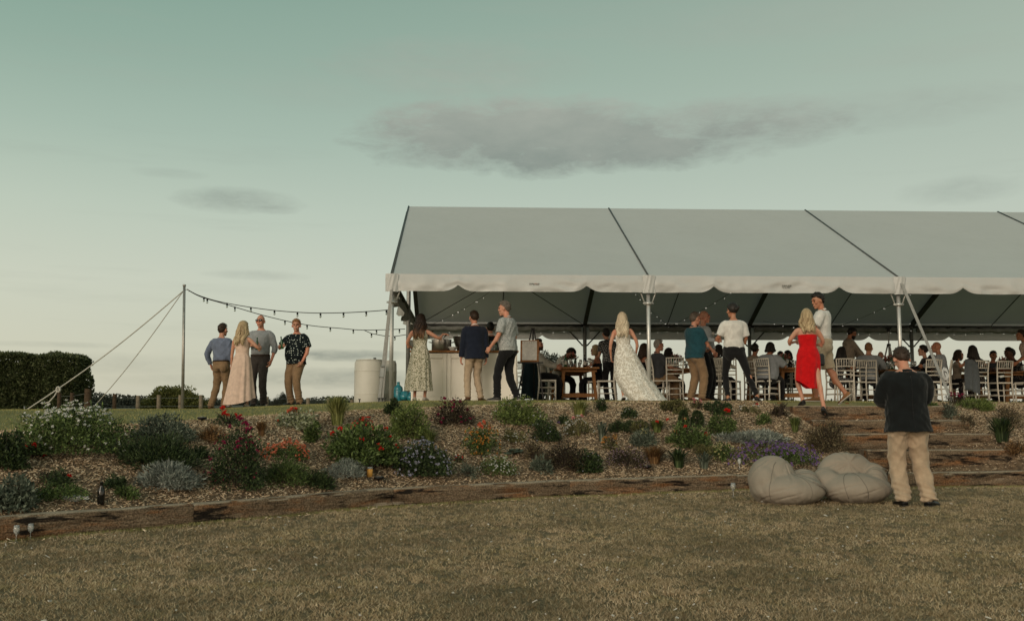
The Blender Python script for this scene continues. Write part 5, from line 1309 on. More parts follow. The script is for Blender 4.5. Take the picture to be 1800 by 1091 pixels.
for i in range(9): mb.ell((random.uniform(-.025, .025), random.uniform(-.02, .02), random.uniform(-.02, .02)), (.018, .018, .018), 6, 5)
o = mb.build('buttonhole_flower', M['petal_white'], None, True); o.location = q; tag(o, 'white buttonhole flower pinned on the pale shirt of the bald man', 'flower')
a = person(1289, 16.95, 1.71, 8, 'woman in a white t-shirt and black trousers striding with dark hair in a bun', GM, fem=True, w=1.14, hips=(.02, 0, .915), z=EYE + .115, hands=((-.20, .27, 1.12), (.22, .24, 1.00)), elbows=((-.35, -1, -.4), (.3, -1, -.2)), hair=('dark', 'bun'), head=(18, 0, 0), skin='tan',
           top=dict(mat='white', sleeve=.40, hem=.0, ease=.024, srad=.016, wr=.005), bottom=dict(mat='black_tr', ease=.010, len=.93, slim=True, belt=False), shoes='black_shoe', feet=((-.10, .02, .085), (.32, -.30, .06)), fyaw=(20, -45), fpit=(0, -12))
h = a['HW'][0]
def tumbler(p, label, r=.034, h_=.11, group=None, fill=None, name='glass'):
    root = empty(name, p, 0, label, 'glass', group)
    if fill:                       # a full glass shows the drink against its thin wall
        MB().lathe([(r * .86, 0), (r * .97, h_ * .8)], 14).build('drink', fill, root, True); MB().lathe([(r * .97, h_ * .805), (r, h_), (r * .95, h_), (r * .92, h_ * .81)], 14).build('body', M['clear_glass'], root, True)
    else: MB().lathe([(r * .85, 0), (r, h_), (r * .93, h_), (r * .8, .008)], 14).build('body', M['clear_glass'], root, True)
    return root
tumbler(h + Vector((-.01, -.02, -.02)), 'drinking glass carried by the woman in the white t-shirt', fill=M['brown_glass'])
a = person(1415, 16.1, 1.665, -6, 'woman with wavy blond hair in a strapless scarlet dress stepping down the garden steps', GM, fem=True, w=1.06, z=EYE + .075, hips=(.05, -.05, .81), hands=((-.10, .24, 1.08), (.18, .24, 1.02)), elbows=((-1, -.45, -.7), (1, -.4, -.7)), hair=('blond', 'long', .27, .018), head=(-10, 6, 0), lean=3,
           top=dict(mat='red', strapless=True, hem=.0, ease=.010, name='bodice', wr=.003), skirt=dict(mat='red', rows=[(.94, .05, -.05, .160, .122), (.83, .05, -.05, .196, .150), (.70, .05, -.05, .202, .158), (.52, .04, -.05, .20, .165), (.30, .03, -.06, .20, .175)], folds=6, amp=.016, slant=lambda a_: .14 * max(0, -math.cos(a_)) - .03), shoes='black_shoe', feet=((-.03, .12, .085), (.24, -.30, -.085)), fyaw=(10, -25), fpit=(-8, -24), knees=((-.3, 1, 0), (.3, 1, 0)))
bag = empty('handbag', a['world']((.27, .10, .76)), R(20), 'small black handbag hanging beside the scarlet dress', 'handbag')
MB().box((0, 0, 0), (.18, .07, .20), None, .03).build('body', M['black_shoe'], bag, False); MB().tube([(-.06, 0, .09), (-.08, 0, .3), (-.1, .0, .45)], .006, 6).build('strap', M['black_shoe'], bag, True)
a = person(1449, 17.0, 1.85, 66, 'man in a white polo shirt and beige shorts with sunglasses on his head', GM, z=EYE + .13, hips=(0, 0, .95), lean=2, hands=((-.10, .26, 1.10), (.16, .20, 1.02)), elbows=((-1, -.5, -.3), (.8, -1, -.2)), hair=('dark', 'short'), face=True, skin='tan', head=(38, 14, 0), shades='head',
           top=dict(mat='white', sleeve=.42, hem=-.01, ease=.024, srad=.014, collar=True), bottom=dict(mat='pale_khaki', ease=.03, len=.46, bare=True, name='shorts', belt=False), shoes='tan_shoe', dressed_sole='sole', feet=((-.10, .12, .085), (.10, -.30, .14)), fpit=(0, -38))
a = person(1492, 23.7, 1.76, -88, 'bearded man in a beige shirt and black trousers standing at the table', GM, hips=(0, 0, .94), lean=4, hands=((-.14, .38, .98), (.14, .38, .98)), hair=('dark', 'short'), beard='dark', face=True, skin='tan', head=(0, 22, 0), top=dict(mat='beige', sleeve=.9, hem=-.02, ease=.024, srad=.008, collar=True), bottom=dict(mat='black_tr', ease=.02))
# the man on the lower lawn
a = person(1592, 11.45, 1.83, 0, 'stocky man in a dark jacket and beige chinos standing alone on the lawn', None, w=1.22, belly=.02, hips=(0, 0, .94), lean=3, hands=((-.08, .30, 1.10), (.10, .30, 1.10)), elbows=((-1, -.3, -.9), (1, -.3, -.9)), hair=('brown', 'short'), skin='pink', head=(-3, 30, 0), vox=.010,
           feet=((-.075, .02, .085), (.20, 0, .085)), fyaw=(5, -48), top=dict(mat='jacket', sleeve=1.0, hem=-.14, ease=.026, srad=.020, name='jacket', wr=.007, flare=.22), bottom=dict(mat='khaki_tr', ease=.032, wr=.010, belt=False), shoes='black_shoe')
mb = MB()
rings = [ering(a['tp']((0, -.014, .496 + .015 * q)), Rx(-R(16)), .092 - .009 * q, .088 - .008 * q, 24, 2) for q in range(3)]
mb.loft(rings, False); a['out'](mb, 'collar', M['jacket'])
for x_, z0_, z1_ in ((0, -.13, .46),):
    pts = [a['tp']((x_, -(float(np.interp(zo, [t_[0] for t_ in TM], [t_[2] for t_ in TM])) if zo > -.04 else .116 + .3 * -zo) * 1.06 - .044, zo)) for zo in np.linspace(z0_, z1_, 14)]
    a['out'](MB().tube(pts, .0035, 5), 'back_seam', M['black_tr'])

# ------------------------------------------------------------------ seated guests
GS = 'guests seated at the long tables'
def sit(px, D, H, yaw, label, **kw):
    kw.setdefault('hips', (0, 0, .53)); kw.setdefault('feet', ((-.12, .40, .085), (.12, .38, .085))); kw.setdefault('hands', ((-.16, .40, .80), (.16, .40, .80))); kw.setdefault('elbows', ((-1, -.6, -.4), (1, -.6, -.4)))
    kw.setdefault('lean', 6); kw.setdefault('vox', .017)
    return person(px, D, H, yaw, label, GS, **kw)
sit(950, 22.3, 1.80, -100, 'bearded man in a white shirt sitting sideways behind the menu easel', hair=('brown', 'short'), beard='brown', face=True, skin='pink', head=(-22, 0, 0), lean=-6, hands=((.0, .38, .76), (.16, .36, .72)), top=dict(mat='white2', sleeve=1, hem=.0, ease=.026, srad=.01, collar=True), bottom=dict(mat='black_tr'))
sit(976, 23.6, 1.78, -88, 'dark haired man in a white short sleeved shirt bending over the first table', hair=('dark', 'short'), skin='tan', face=True, head=(0, 48, 0), lean=26, top=dict(mat='white2', sleeve=.42, hem=.0, ease=.024, srad=.012, collar=True), bottom=dict(mat='black_tr'))
sit(1053, 23.0, 1.68, 72, 'woman with a blond bob in a black strapless dress raising a hand to her mouth', fem=True, hair=('blond', 'bob', .10, .005), skin='tan', face=True, hands=((-.10, .34, .86), (.10, .24, 1.00)), top=dict(mat='black_dr', strapless=True, hem=-.06, ease=.012, name='dress'), bottom=dict(mat='black_dr', name='dress_skirt', belt=False))
person(1074, 22.6, 1.70, 20, 'guest in a black and white spotted top standing behind the bride', GM, fem=True, w=1.15, lean=22, hips=(0, 0, .94), hands=((-.15, .36, 1.0), (.15, .36, 1.0)), hair=('dark', 'short'), vox=.016, top=dict(mat='spotty', sleeve=.4, hem=-.06, ease=.024, srad=.01), bottom=dict(mat='black_tr', belt=False))
sit(1128, 22.4, 1.68, -62, 'woman with long brown hair pinned up sitting beside the front marquee post', fem=True, hair=('brown', 'long', .22, .012), skin='tan', face=True, top=dict(mat='black_dr', strapless=True, straps=True, hem=-.04, ease=.012, name='dress'), bottom=dict(mat='black_dr', name='dress_skirt', belt=False))
sit(1155, 22.0, 1.76, -78, 'grey haired man in glasses and a slate shirt sitting beside the marquee post', hair=('grey', 'short'), skin='pink', face=True, w=1.05, belly=.03, lean=2, hands=((-.10, .40, .70), (.12, .38, .70)), top=dict(mat='dk_shirt', sleeve=.42, hem=-.04, ease=.024, srad=.01, collar=True), bottom=dict(mat='tan_tr'))
sit(1171, 24.0, 1.66, -70, 'dark haired guest hidden behind the grey haired man in glasses', fem=True, hair=('dark', 'long', .15, .01), skin='tan', face=True, top=dict(mat='red_dk', sleeve=.3, hem=0, ease=.014), bottom=dict(mat='black_dr', belt=False))
sit(1262, 22.6, 1.66, -58, 'woman with dark hair in a black waistcoat sitting behind the white t-shirt', fem=True, hair=('dark', 'long', .16, .01), skin='tan', face=True, top=dict(mat='white2', sleeve=.9, hem=0, ease=.022), bottom=dict(mat='black_tr', belt=False), lean=2)
sit(1325, 23.6, 1.78, -35, 'dark haired man in a beige shirt sitting with his back half turned', hair=('dark', 'short'), skin='tan', lean=8, top=dict(mat='beige', sleeve=.42, hem=-.02, ease=.026, srad=.01), bottom=dict(mat='black_tr'))
sit(1347, 22.0, 1.72, -48, 'broad guest with curly dark hair in a grey polo shirt leaning on the table', w=1.28, belly=.06, hair=('dark', 'bob', .06, .02), skin='tan', lean=16, top=dict(mat='grey_polo', sleeve=.44, hem=-.05, ease=.028, srad=.016), bottom=dict(mat='black_tr', belt=False))
sit(1374, 25.4, 1.64, 150, 'guest with black hair facing the camera across the second table', hair=('dark', 'short'), skin='brown', face=True, top=dict(mat='black_dr', sleeve=.4, hem=0), bottom=dict(mat='black_tr'))
sit(1390, 26.0, 1.72, 40, 'guest with smooth black hair seen from behind across the second table', fem=True, hair=('dark', 'bob', .10, .004), skin='tan', top=dict(mat='black_dr', sleeve=.4, hem=0), bottom=dict(mat='black_tr'))
sit(1470, 22.6, 1.66, -75, 'woman with long black hair in a spotted dress sitting behind the beige shorts', fem=True, hair=('dark', 'long', .30, .006), skin='tan', hips=(0, 0, .50), lean=14, top=dict(mat='spotty', sleeve=.4, hem=-.08, ease=.018, name='dress'), bottom=dict(mat='spotty', name='dress_skirt', belt=False))
sit(1527, 22.9, 1.78, -25, 'man with close cropped ginger hair in a grey shirt sitting beside the tripod', hair=('ginger', 'thin'), skin='pink', w=1.08, lean=10, head=(-10, 4, 0), top=dict(mat='grey_polo', sleeve=.9, hem=-.05, ease=.028, srad=.012), bottom=dict(mat='black_tr', belt=False))
sit(1549, 25.2, 1.66, -20, 'bald guest low behind the legs of the tripod', hair=('bald',), skin='pink', top=dict(mat='dk_shirt', sleeve=.9, hem=0), bottom=dict(mat='black_tr'))
sit(1611, 24.6, 1.66, -140, 'guest in a pale shirt bending forward behind the dark jacket', hair=('dark', 'short'), skin='tan', lean=34, head=(0, 40, 0), top=dict(mat='white2', sleeve=.9, hem=-.02, ease=.028), bottom=dict(mat='black_tr', belt=False))
sit(1629, 23.0, 1.70, 70, 'woman with dark hair tied back in a black top laughing beside the guy strap', fem=True, hair=('dark', 'bun'), skin='fair', face=True, lean=4, top=dict(mat='black_dr', sleeve=.9, hem=0, ease=.018), bottom=dict(mat='black_tr', belt=False))
sit(1657, 22.4, 1.78, 62, 'bald man in a grey shirt sitting behind the guy strap', hair=('bald',), skin='tan', lean=8, top=dict(mat='grey_shirt', sleeve=.9, hem=-.05, ease=.028, srad=.01), bottom=dict(mat='black_tr', belt=False))
sit(1680, 24.2, 1.64, -115, 'woman with straight brown hair looking along the table behind the white chair', fem=True, hair=('brown', 'long', .12, .004), skin='tan', face=True, top=dict(mat='beige', sleeve=.5, hem=0), bottom=dict(mat='black_tr', belt=False))
sit(1716, 22.6, 1.68, 12, 'woman with long black hair in a black floral dress with tanned arms raised', fem=True, w=1.08, hair=('dark', 'long', .26, .008), skin='tan', lean=8, hands=((-.30, .22, .96), (.22, .26, 1.02)), elbows=((-1, -.1, -.7), (1, -.2, -.7)), top=dict(mat='dkfloral', sleeve=.2, hem=-.08, ease=.016, name='dress'), bottom=dict(mat='dkfloral', name='dress_skirt', belt=False))
sit(1745, 25.8, 1.72, 175, 'dark haired man facing the camera above the empty white chair', hair=('dark', 'short'), skin='tan', face=True, top=dict(mat='dk_shirt', sleeve=.9, hem=0, collar=True), bottom=dict(mat='black_tr'))
sit(1776, 25.0, 1.80, 100, 'dark skinned man with cropped hair sitting behind the table flowers', hair=('dark', 'thin'), skin='brown', face=True, lean=0, top=dict(mat='dk_shirt', sleeve=.9, hem=0, collar=True), bottom=dict(mat='black_tr'))
sit(1789, 24.3, 1.72, 85, 'guest in a black floral top leaning in beside the cropped haired man', hair=('dark', 'short'), skin='brown', face=True, lean=12, top=dict(mat='dkfloral', sleeve=.5, hem=0), bottom=dict(mat='black_tr'))
person(1812, 23.4, 1.72, 70, 'guest in a pale pink shirt cut off by the picture edge', GM, lean=14, hands=((-.15, .3, .95), (.2, .3, .95)), hair=('brown', 'short'), skin='tan', vox=.016, top=dict(mat='pink', sleeve=.42, hem=0, ease=.024, srad=.012), bottom=dict(mat='black_tr'))
sit(925, 23.8, 1.70, -60, 'guest in a grey top half hidden behind the menu board', hair=('brown', 'short'), skin='pink', top=dict(mat='grey_shirt', sleeve=.9, hem=0), bottom=dict(mat='black_tr'))
# ================================================================== FURNITURE AND THINGS
def hit(px, py, d0=5.0, d1=45.0):
    r = ray(px, py); k = r.z / r.y; kx = r.x / r.y
    D = d0
    while D < d1:
        if EYE + k * D <= gz(kx * D, D): break
        D += .03
    return Vector((kx * D, D, gz(kx * D, D)))
M['chair'] = pm('limewashed_chair', (.66, .62, .55, 1), (.55, .51, .44, 1), 30, .55, bump=.1)
M['cushion'] = pm('cream_seat_pad', (.44, .41, .36, 1), None, 10, .9)
_chair_me = {}
def cme(key, fn):
    if key not in _chair_me: _chair_me[key] = fn(); _chair_me[key].materials.append(M['chair'] if key != 'seat_pad' else M['cushion']); _chair_me[key].polygons.foreach_set('use_smooth', np.full(len(_chair_me[key].polygons), key not in ('seat',), dtype=bool))
    return _chair_me[key]
def chair(x, D, yaw, label):
    z = gz(x, D); root = empty('chair', (x, D, z), R(yaw), label, 'chair', 'white spindle back chairs around the tables')
    # the chair faces +Y, its back stands at -Y
    def part(name, key, fn, parent=root): return link(name, cme(key, fn), None, parent)
    part('seat', 'seat', lambda: MB().loft([[Vector((x_, y_, zz)) for x_, y_ in ((-.18, -.18), (.18, -.18), (.205, .19), (-.205, .19))] for zz in (.425, .455)]).mesh('seat'))
    for i, sx in enumerate((-1, 1)):
        part('leg', f'fl{i}', lambda: MB().tube([(sx * .19, .175, -.02), (sx * .19, .175, .2), (sx * .185, .175, .43)], [.014, .018, .017], 8).mesh('leg'))
        part('leg', f'rl{i}', lambda: MB().tube([(sx * .175, -.22, -.02), (sx * .175, -.185, .25), (sx * .175, -.175, .45), (sx * .178, -.19, .70), (sx * .185, -.235, .935)], [.014, .018, .018, .017, .014], 8).mesh('leg'))
    yb = lambda zz: float(np.interp(zz, [.45, .70, .935], [-.175, -.19, -.235]))
    for k, zz in enumerate((.925, .765, .67, .585)):
        part('rail', f'rail{k}', lambda: MB().tube([(-.18, yb(zz), zz), (0, yb(zz) - .012, zz), (.18, yb(zz), zz)], .013 if k else .015, 8).mesh('rail'))
    for k in range(6):
        xx = -.13 + .052 * k
        part('slat', f'slat{k}', lambda: MB().tube([(xx, yb(.765) - .008, .765), (xx * 1.03, yb(.925) - .01, .925)], .0085, 6).mesh('slat'))
    for k, zz in enumerate((.15, .27)):
        for i, sx in enumerate((-1, 1)): part('stretcher', f'ss{k}{i}', lambda: MB().tube([(sx * .18, -.19, zz + .02), (sx * .19, .175, zz + .02)], .009, 6).mesh('stretcher'))
        part('stretcher', f'sf{k}', lambda: MB().tube([(-.19, .175, zz), (.19, .175, zz)], .009, 6).mesh('stretcher'))
        part('stretcher', f'sb{k}', lambda: MB().tube([(-.178, -.20, zz), (.178, -.20, zz)], .009, 6).mesh('stretcher'))
    return root
SEAT_OF = [(950, 22.3, -100, 'the bearded man in white by the easel'), (976, 23.6, -88, 'the man bending over the first table'), (1053, 23.0, 72, 'the woman with the blond bob'), (1128, 22.4, -62, 'the woman with pinned up brown hair'),
           (1155, 22.0, -78, 'the grey haired man in glasses'), (1171, 24.0, -70, 'the guest behind the man in glasses'), (1262, 22.6, -58, 'the woman in the black waistcoat'), (1325, 23.6, -35, 'the man in the beige shirt'), (1347, 22.0, -48, 'the broad guest in the grey polo'),
           (1374, 25.4, 150, 'the guest facing the camera at the second table'), (1390, 26.0, 40, 'the guest with smooth black hair'), (1470, 22.6, -75, 'the woman in the spotted dress'), (1527, 22.9, -25, 'the man with cropped ginger hair'), (1549, 25.2, -20, 'the bald guest behind the tripod'),
           (1611, 24.6, -140, 'the guest bending forward in a pale shirt'), (1629, 23.0, 70, 'the laughing woman in black'), (1657, 22.4, 62, 'the bald man in grey beside the guy strap'), (1680, 24.2, -115, 'the woman with straight brown hair'), (1716, 22.6, 12, 'the woman in the black floral dress'),
           (1745, 25.8, 175, 'the dark haired man facing the camera'), (1776, 25.0, 100, 'the man with cropped hair by the flowers'), (1789, 24.3, 85, 'the guest in the black floral top'), (925, 23.8, -60, 'the guest half hidden by the menu board')]
for px, D, yw, who in SEAT_OF:
    p_ = at(px, 650, D); d = Matrix.Rotation(R(yw), 3, 'Z') @ Vector((0, .03, 0)); chair(p_.x + d.x, D + d.y, yw, 'white chair under ' + who)
for px, D, yw, lab in [(1183, 21.7, 2, 'empty white chair with its back to the lawn beside the teal shirt'), (1264, 21.9, -28, 'empty white chair turned at an angle behind the striding woman'), (1283, 22.5, -24, 'second angled white chair just beyond the angled empty one'), (1066, 22.3, 80, 'empty white chair at the near corner of the first table'),
                       (1757, 22.8, 6, 'empty white chair with its back to the lawn before the last table'), (1806, 22.4, 12, 'empty white chair cut off by the picture edge'), (1503, 22.8, 3, 'empty white chair between the black trousers and the ginger man'),
                       (1632, 22.2, 10, 'empty white chair half hidden by the dark jacket'), (962, 21.6, -92, 'empty white chair drawn up behind the easel legs'), (1484, 22.0, -12, 'empty white chair behind the tan shoe')]:
    chair(at(px, 650, D).x, D, yw, lab)

def table(px, D, L, label, Wd=.92, ry=0.0):
    x = at(px, 650, D).x; z = gz(x, D)
    root = empty('trestle_table', (x, D, z), TY * .8 + ry, label, 'table', 'long wooden trestle tables')
    for k in range(5):
        w_ = Wd / 5; o = MB().box((0, 0, 0), (L, w_ - .006, .042), None, .004).build('plank', M['pine'], root)
        o.location = (-Wd / 2 + w_ * (k + .5), L / 2, .735 + random.uniform(-.002, .002)); o.rotation_euler = (0, 0, math.pi / 2)
    def leg(a, b_, name='leg', w_=.085, t_=.05):
        a, b_ = Vector(a), Vector(b_); o = MB().box((0, 0, 0), ((b_ - a).length, t_, w_)).build(name, M['pine'], root); o.location = (a + b_) / 2; o.rotation_mode = 'QUATERNION'; o.rotation_quaternion = (b_ - a).to_track_quat('X', 'Z' if abs((b_ - a).normalized().z) < .9 else 'Y'); return o
    for yy in (.16, L - .16):
        for s in (-1, 1): leg((s * (Wd / 2 - .13), yy, .67), (s * (Wd / 2 - .06), yy, -.03), 'leg', .085, .07)
        leg((-(Wd / 2 - .05), yy - .002, .69), (Wd / 2 - .05, yy - .002, .69), 'crossbar', .075, .05); leg((-(Wd / 2 - .10), yy + .002, .13), (Wd / 2 - .10, yy + .002, .13), 'crossbar', .085, .045)
    leg((0, .16, .15), (0, L - .16, .15), 'beam', .08, .05)
    return root, x, z
TABS = [(1018, 22.2, 3.0, 'wooden trestle table nearest the menu easel with its end towards the lawn', 'first table'), (1405, 22.3, 3.0, 'wooden trestle table behind the scarlet dress', 'table behind the scarlet dress'), (1208, 22.9, 3.0, 'wooden trestle table behind the teal shirt', 'table behind the teal shirt'),
        (1596, 23.3, 3.0, 'wooden trestle table hidden behind the dark jacket', 'table behind the dark jacket'), (1801, 24.0, 3.0, 'wooden trestle table cut off by the picture edge', 'table at the picture edge')]
def wineglass(p, label, s=1.0, group=None, fill=None):
    root = empty('wine_glass', p, 0, label, 'wine glass', group)
    MB().lathe([(.033, 0), (.033, .003), (.006, .007), (.0045, .02), (.0045, .085), (.012, .095), (.030, .115), (.038, .14), (.038, .165), (.033, .21), (.0315, .21), (.0365, .165), (.0365, .14), (.029, .117), (.002, .099)], 18, cap=True).build('body', M['clear_glass'], root, True)
    for c in root.children: c.scale = (s, s, s)
    if fill: o = MB().lathe([(.004, .101), (.028, .118), (.035, .14), (.035, .148), (.001, .148)], 14).build('wine', fill, root, True); o.scale = (s, s, s)
    return root
M['wine_white'] = pm('pale_wine', (.40, .34, .16, 1), None, 5, .1, spec=.5); M['juice'] = pm('orange_juice', (.62, .30, .06, 1), (.7, .38, .1, 1), 8, .25)
M['flower_pink'] = leafmat('dusty_pink_petal', (.38, .10, .08, 1), (.55, .22, .17, 1), (.62, .45, .36, 1), .7); M['stalk'] = leafmat('green_stalk_leaf', (.03, .05, .015, 1), (.06, .085, .025, 1), (.10, .13, .05, 1), .6)
M['vase'] = pm('grey_glass_vase', (.18, .19, .18, 1), (.12, .13, .12, 1), 6, .15, spec=.6)
for px, D, L, lab, short in TABS:
    root, tx, tz = table(px, D, L, lab)
    def on(u, v): c, s_ = math.cos(TY * .8), math.sin(TY * .8); return Vector((tx + c * u - s_ * v, D + s_ * u + c * v, tz + .757))
    p_ = on(-.10, .75); vs_ = empty('flower_vase', p_, 0, f'grey glass vase of dusty pink flowers on the {short}', 'vase', 'flower vases on the tables')
    MB().lathe([(.035, 0), (.05, .02), (.055, .09), (.035, .15), (.04, .17)], 16).build('vessel', M['vase'], vs_, True)
    n = 160; th = rng.uniform(0, 6.28, n); rr = .13 * np.sqrt(rng.uniform(0, 1, n)); P = np.stack([rr * np.cos(th), rr * np.sin(th), .19 + .17 * rng.uniform(.2, 1, n) * (1 - (rr / .2) ** 2)], -1)
    leaf_mesh('blossom', P, P - np.array([0, 0, .15]), .05, .04, M['flower_pink'], vs_, up=.2)
    leaf_mesh('leaf', P[:90] * np.array([1.15, 1.15, .85]), P[:90] - np.array([0, 0, .1]), .075, .03, M['stalk'], vs_, up=.1)
    for k, (u, v) in enumerate([(-.28, .25), (.18, .45), (.05, 1.35)]):
        bottle(on(u, v), f'{["green", "dark", "green"][k]} wine bottle standing {["near the end", "beside the vase", "far down the middle"][k]} of the {short}', M['green_glass'] if k != 1 else M['brown_glass'], .30, .037, name='wine_bottle', group='bottles on the tables', full=True)
    for k, (u, v) in enumerate([(-.36, .12), (-.16, .34), (.02, .18), (.27, .22), (.36, .52), (-.34, .62), (.12, .80), (.30, 1.1), (-.30, 1.2)]):
        if k % 3 == 2: tumbler(on(u, v), f'water tumbler standing among the glasses on the {short}', group='tumblers on the tables')
        else: wineglass(on(u, v), f'wine glass standing among the others on the {short}', .95, 'wine glasses on the tables', M['wine_white'] if k % 2 else None)
    for k, (u, v) in enumerate([(-.27, .5), (.27, .75), (-.27, 1.5)]):
        pl = empty('plate', on(u, v), 0, f'white dinner plate {["near the end", "past the first bottle", "far along the edge"][k]} of the {short}', 'plate', 'plates on the tables')
        MB().lathe([(.06, 0), (.085, .004), (.13, .018), (.13, .022), (.085, .010), (.0, .008)], 24, cap=False).build('dish', M['white'], pl, True)

# ------------------------------------------------------------------ serving counter
M['paint'] = pm('cream_painted_wood', (.84, .80, .72, 1), (.79, .75, .67, 1), 3, .5, bump=.05)
ca, cb = at(724, 650, 19.75), at(908, 650, 19.85); cz = gz((ca.x + cb.x) / 2, 19.8)
cw = (cb - ca).xy.length; counter = empty('serving_counter', (ca.x, ca.y, cz), math.atan2(cb.y - ca.y, cb.x - ca.x), 'long cream painted serving counter with framed panels and a wooden top', 'counter')
MB().box((cw / 2, .33, .45), (cw - .03, .60, 1.0)).build('carcass', M['paint'], counter)
npn = 3; pw = cw / npn
for k in range(npn):
    x0 = k * pw
    if k == npn - 1:              # the far end is one smooth sheet
        MB().box((x0 + pw / 2, .010, .47), (pw - .01, .034, .98), None, .004).build('end_panel', M['paint'], counter); continue
    MB().box((x0 + pw / 2, .022, .47), (pw - .16, .012, .74), None, .004).build('panel', M['paint'], counter)
    for xx in (x0 + .042, x0 + pw - .042): MB().box((xx, .012, .46), (.076, .034, .98), None, .004).build('stile', M['paint'], counter)
    for zz in (.90, .045): MB().box((x0 + pw / 2, .013, zz), (pw - .165, .032, .10), None, .004).build('panel_rail', M['paint'], counter)
for xx in (0, cw): MB().box((xx, .33, .47), (.03, .62, .98)).build('side_panel', M['paint'], counter)
o = MB().box((0, 0, 0), (cw + .08, .70, .035), None, .004).build('worktop', M['pine'], counter); o.location = (cw / 2, .30, .985)
def onc(px, py=617, dep=.2):           # a point on the worktop
    D = 19.8 + dep; return Vector((at(px, py, D).x, D, cz + 1.004))
M['steel'] = pm('brushed_steel', (.42, .40, .37, 1), (.30, .28, .26, 1), 8, .28, .95)
pot = empty('cooking_pot', onc(776), 0, 'large stainless steel pot on the counter beside the woman in floral dress', 'pot')
MB().lathe([(.19, 0), (.20, .015), (.20, .215), (.208, .22), (.208, .228), (.196, .228), (.19, .03), (.0, .03)], 32).build('body', M['steel'], pot, True); sharp_smooth(pot.children[0], 35)
for sg in (-1, 1): MB().tube([(sg * .20, -.05, .17), (sg * .25, -.04, .18), (sg * .25, .04, .18), (sg * .20, .05, .17)], .009, 6).build('handle', M['steel'], pot, True)
MB().tube([(.02, 0, .12), (.05, .02, .28), (.10, .05, .34)], [.008, .008, .02], 6).build('ladle', M['black_plastic'], pot, True)
bw = empty('mixing_bowl', onc(812, dep=.35), 0, 'tall steel bowl on the counter partly behind the navy blazer', 'bowl')
MB().lathe([(.08, 0), (.10, .02), (.16, .18), (.185, .30), (.195, .305), (.18, .305), (.15, .18), (.08, .03), (.0, .03)], 28).build('body', M['steel'], bw, True)
wb = empty('serving_bowl', onc(796, dep=.05), 0, 'small white bowl in front of the steel pot on the counter', 'bowl')
MB().lathe([(.05, 0), (.055, .01), (.085, .05), (.095, .075), (.088, .075), (.05, .02), (.0, .02)], 24).build('body', M['white'], wb, True)
tb = empty('metal_tub', onc(731, dep=.3), 0, 'galvanised tub at the near end of the counter behind the floral dress', 'tub')
MB().lathe([(.10, 0), (.13, .22), (.136, .225), (.124, .222), (.10, .02), (0, .02)], 24).build('body', M['steel_dull'], tb, True)
MB().tube([(-.13, 0, .18), (-.15, 0, .2), (-.15, 0, .14), (-.125, 0, .12)], .007, 6).build('handle', M['steel_dull'], tb, True)
bottle(onc(764, dep=.42), 'cream sauce bottle standing behind the big steel pot', M['white2'], .30, .03, name='sauce_bottle')
for k, (px, mt, h_, nm) in enumerate([(858, 'brown_glass', .26, 'dark bottle on the counter nearest the navy blazer'), (864, 'clear_glass', .20, 'clear bottle on the counter beside the dark bottle'), (871, 'green_glass', .24, 'green bottle on the counter behind the reaching hand')]): bottle(onc(px, dep=.15 + .1 * k), nm, M[mt], h_, .032, name='bottle')
for k, (px, dd) in enumerate([(853, .05), (861, .3), (868, .05)]): tumbler(onc(px, dep=dd), 'drinking glass standing among the bottles on the counter', group='glasses on the counter')

# ------------------------------------------------------------------ menu easel
ex = at(933, 650, 21.0); ez = gz(ex.x, 21.0); ea = empty('menu_easel', (ex.x, 21.0, ez), R(-6), 'black folding easel standing in front of the white shirted man', 'easel')
apex = Vector((.045, .06, 1.54))
for s, fx in ((-1, -.30), (1, .28)): MB().bar(apex + Vector((s * .02, 0, 0)), (fx, -.12, -.03), .028, .022, (0, 1, 0)).build('leg', M['black_plastic'], ea)
MB().bar(apex, (.03, .55, -.03), .028, .022, (0, 1, 0)).build('leg', M['black_plastic'], ea)
MB().box((0, -.075, .80), (.54, .05, .028)).build('tray', M['black_plastic'], ea); MB().bar((0.03, -.0, .80), (.045, .05, 1.5), .02, .02).build('mast', M['black_plastic'], ea)
mbd = empty('menu_board', (ex.x - .03, 20.93, ez + .82), R(-6), 'wood framed white menu board with rows of small print resting on the easel', 'menu board')
tilt = Rx(R(-9))
def bd(name, c, d, mat): o = MB().box((0, 0, 0), d).build(name, mat, mbd); o.location = tilt @ Vector(c); o.rotation_euler = (R(-9), 0, 0); return o
bd('backing', (0, .012, .235), (.39, .014, .47), M['pine']); bd('sheet', (.0, 0, .24), (.31, .006, .415), M['white'])
mb = MB()
for i, wdt in enumerate((.035, .02, .03, .03, .022)):
    mb.box(tilt @ Vector((-.10 + i * .047, -.005, .415)), (wdt * .5, .002, .022), tilt)
r_ = random.Random(4)
for row in range(15):
    zz = .375 - row * .0235; x_ = -r_.uniform(.05, .11); e_ = -x_
    while x_ < e_:
        l_ = r_.uniform(.012, .035); mb.box(tilt @ Vector((x_ + l_ / 2, -.005, zz)), (l_, .002, .0035), tilt); x_ += l_ + .008
mb.build('printed_rows', pm('menu_ink', (.28, .28, .28, 1), (.36, .36, .36, 1), 5, .8), mbd)
jk = MB(); jkt = empty('draped_jacket', at(933, 690, 21.6) * 1, 0, 'dark teal jacket draped over a chair behind the easel', 'jacket'); jkt.location.z = gz(jkt.location.x, 21.6)
rings = []
for q in range(12):
    t_ = q / 11; zz = .86 - .80 * t_; rings.append([Vector(((.17 + .05 * t_) * math.cos(a) * (1 + .06 * math.sin(5 * a + 3 * t_)), (.07 + .04 * t_) * math.sin(a) * (1 + .18 * math.sin(7 * a + 2 * t_)), zz - .03 * abs(math.cos(a)))) for a in [2 * math.pi * k / 30 for k in range(30)]])
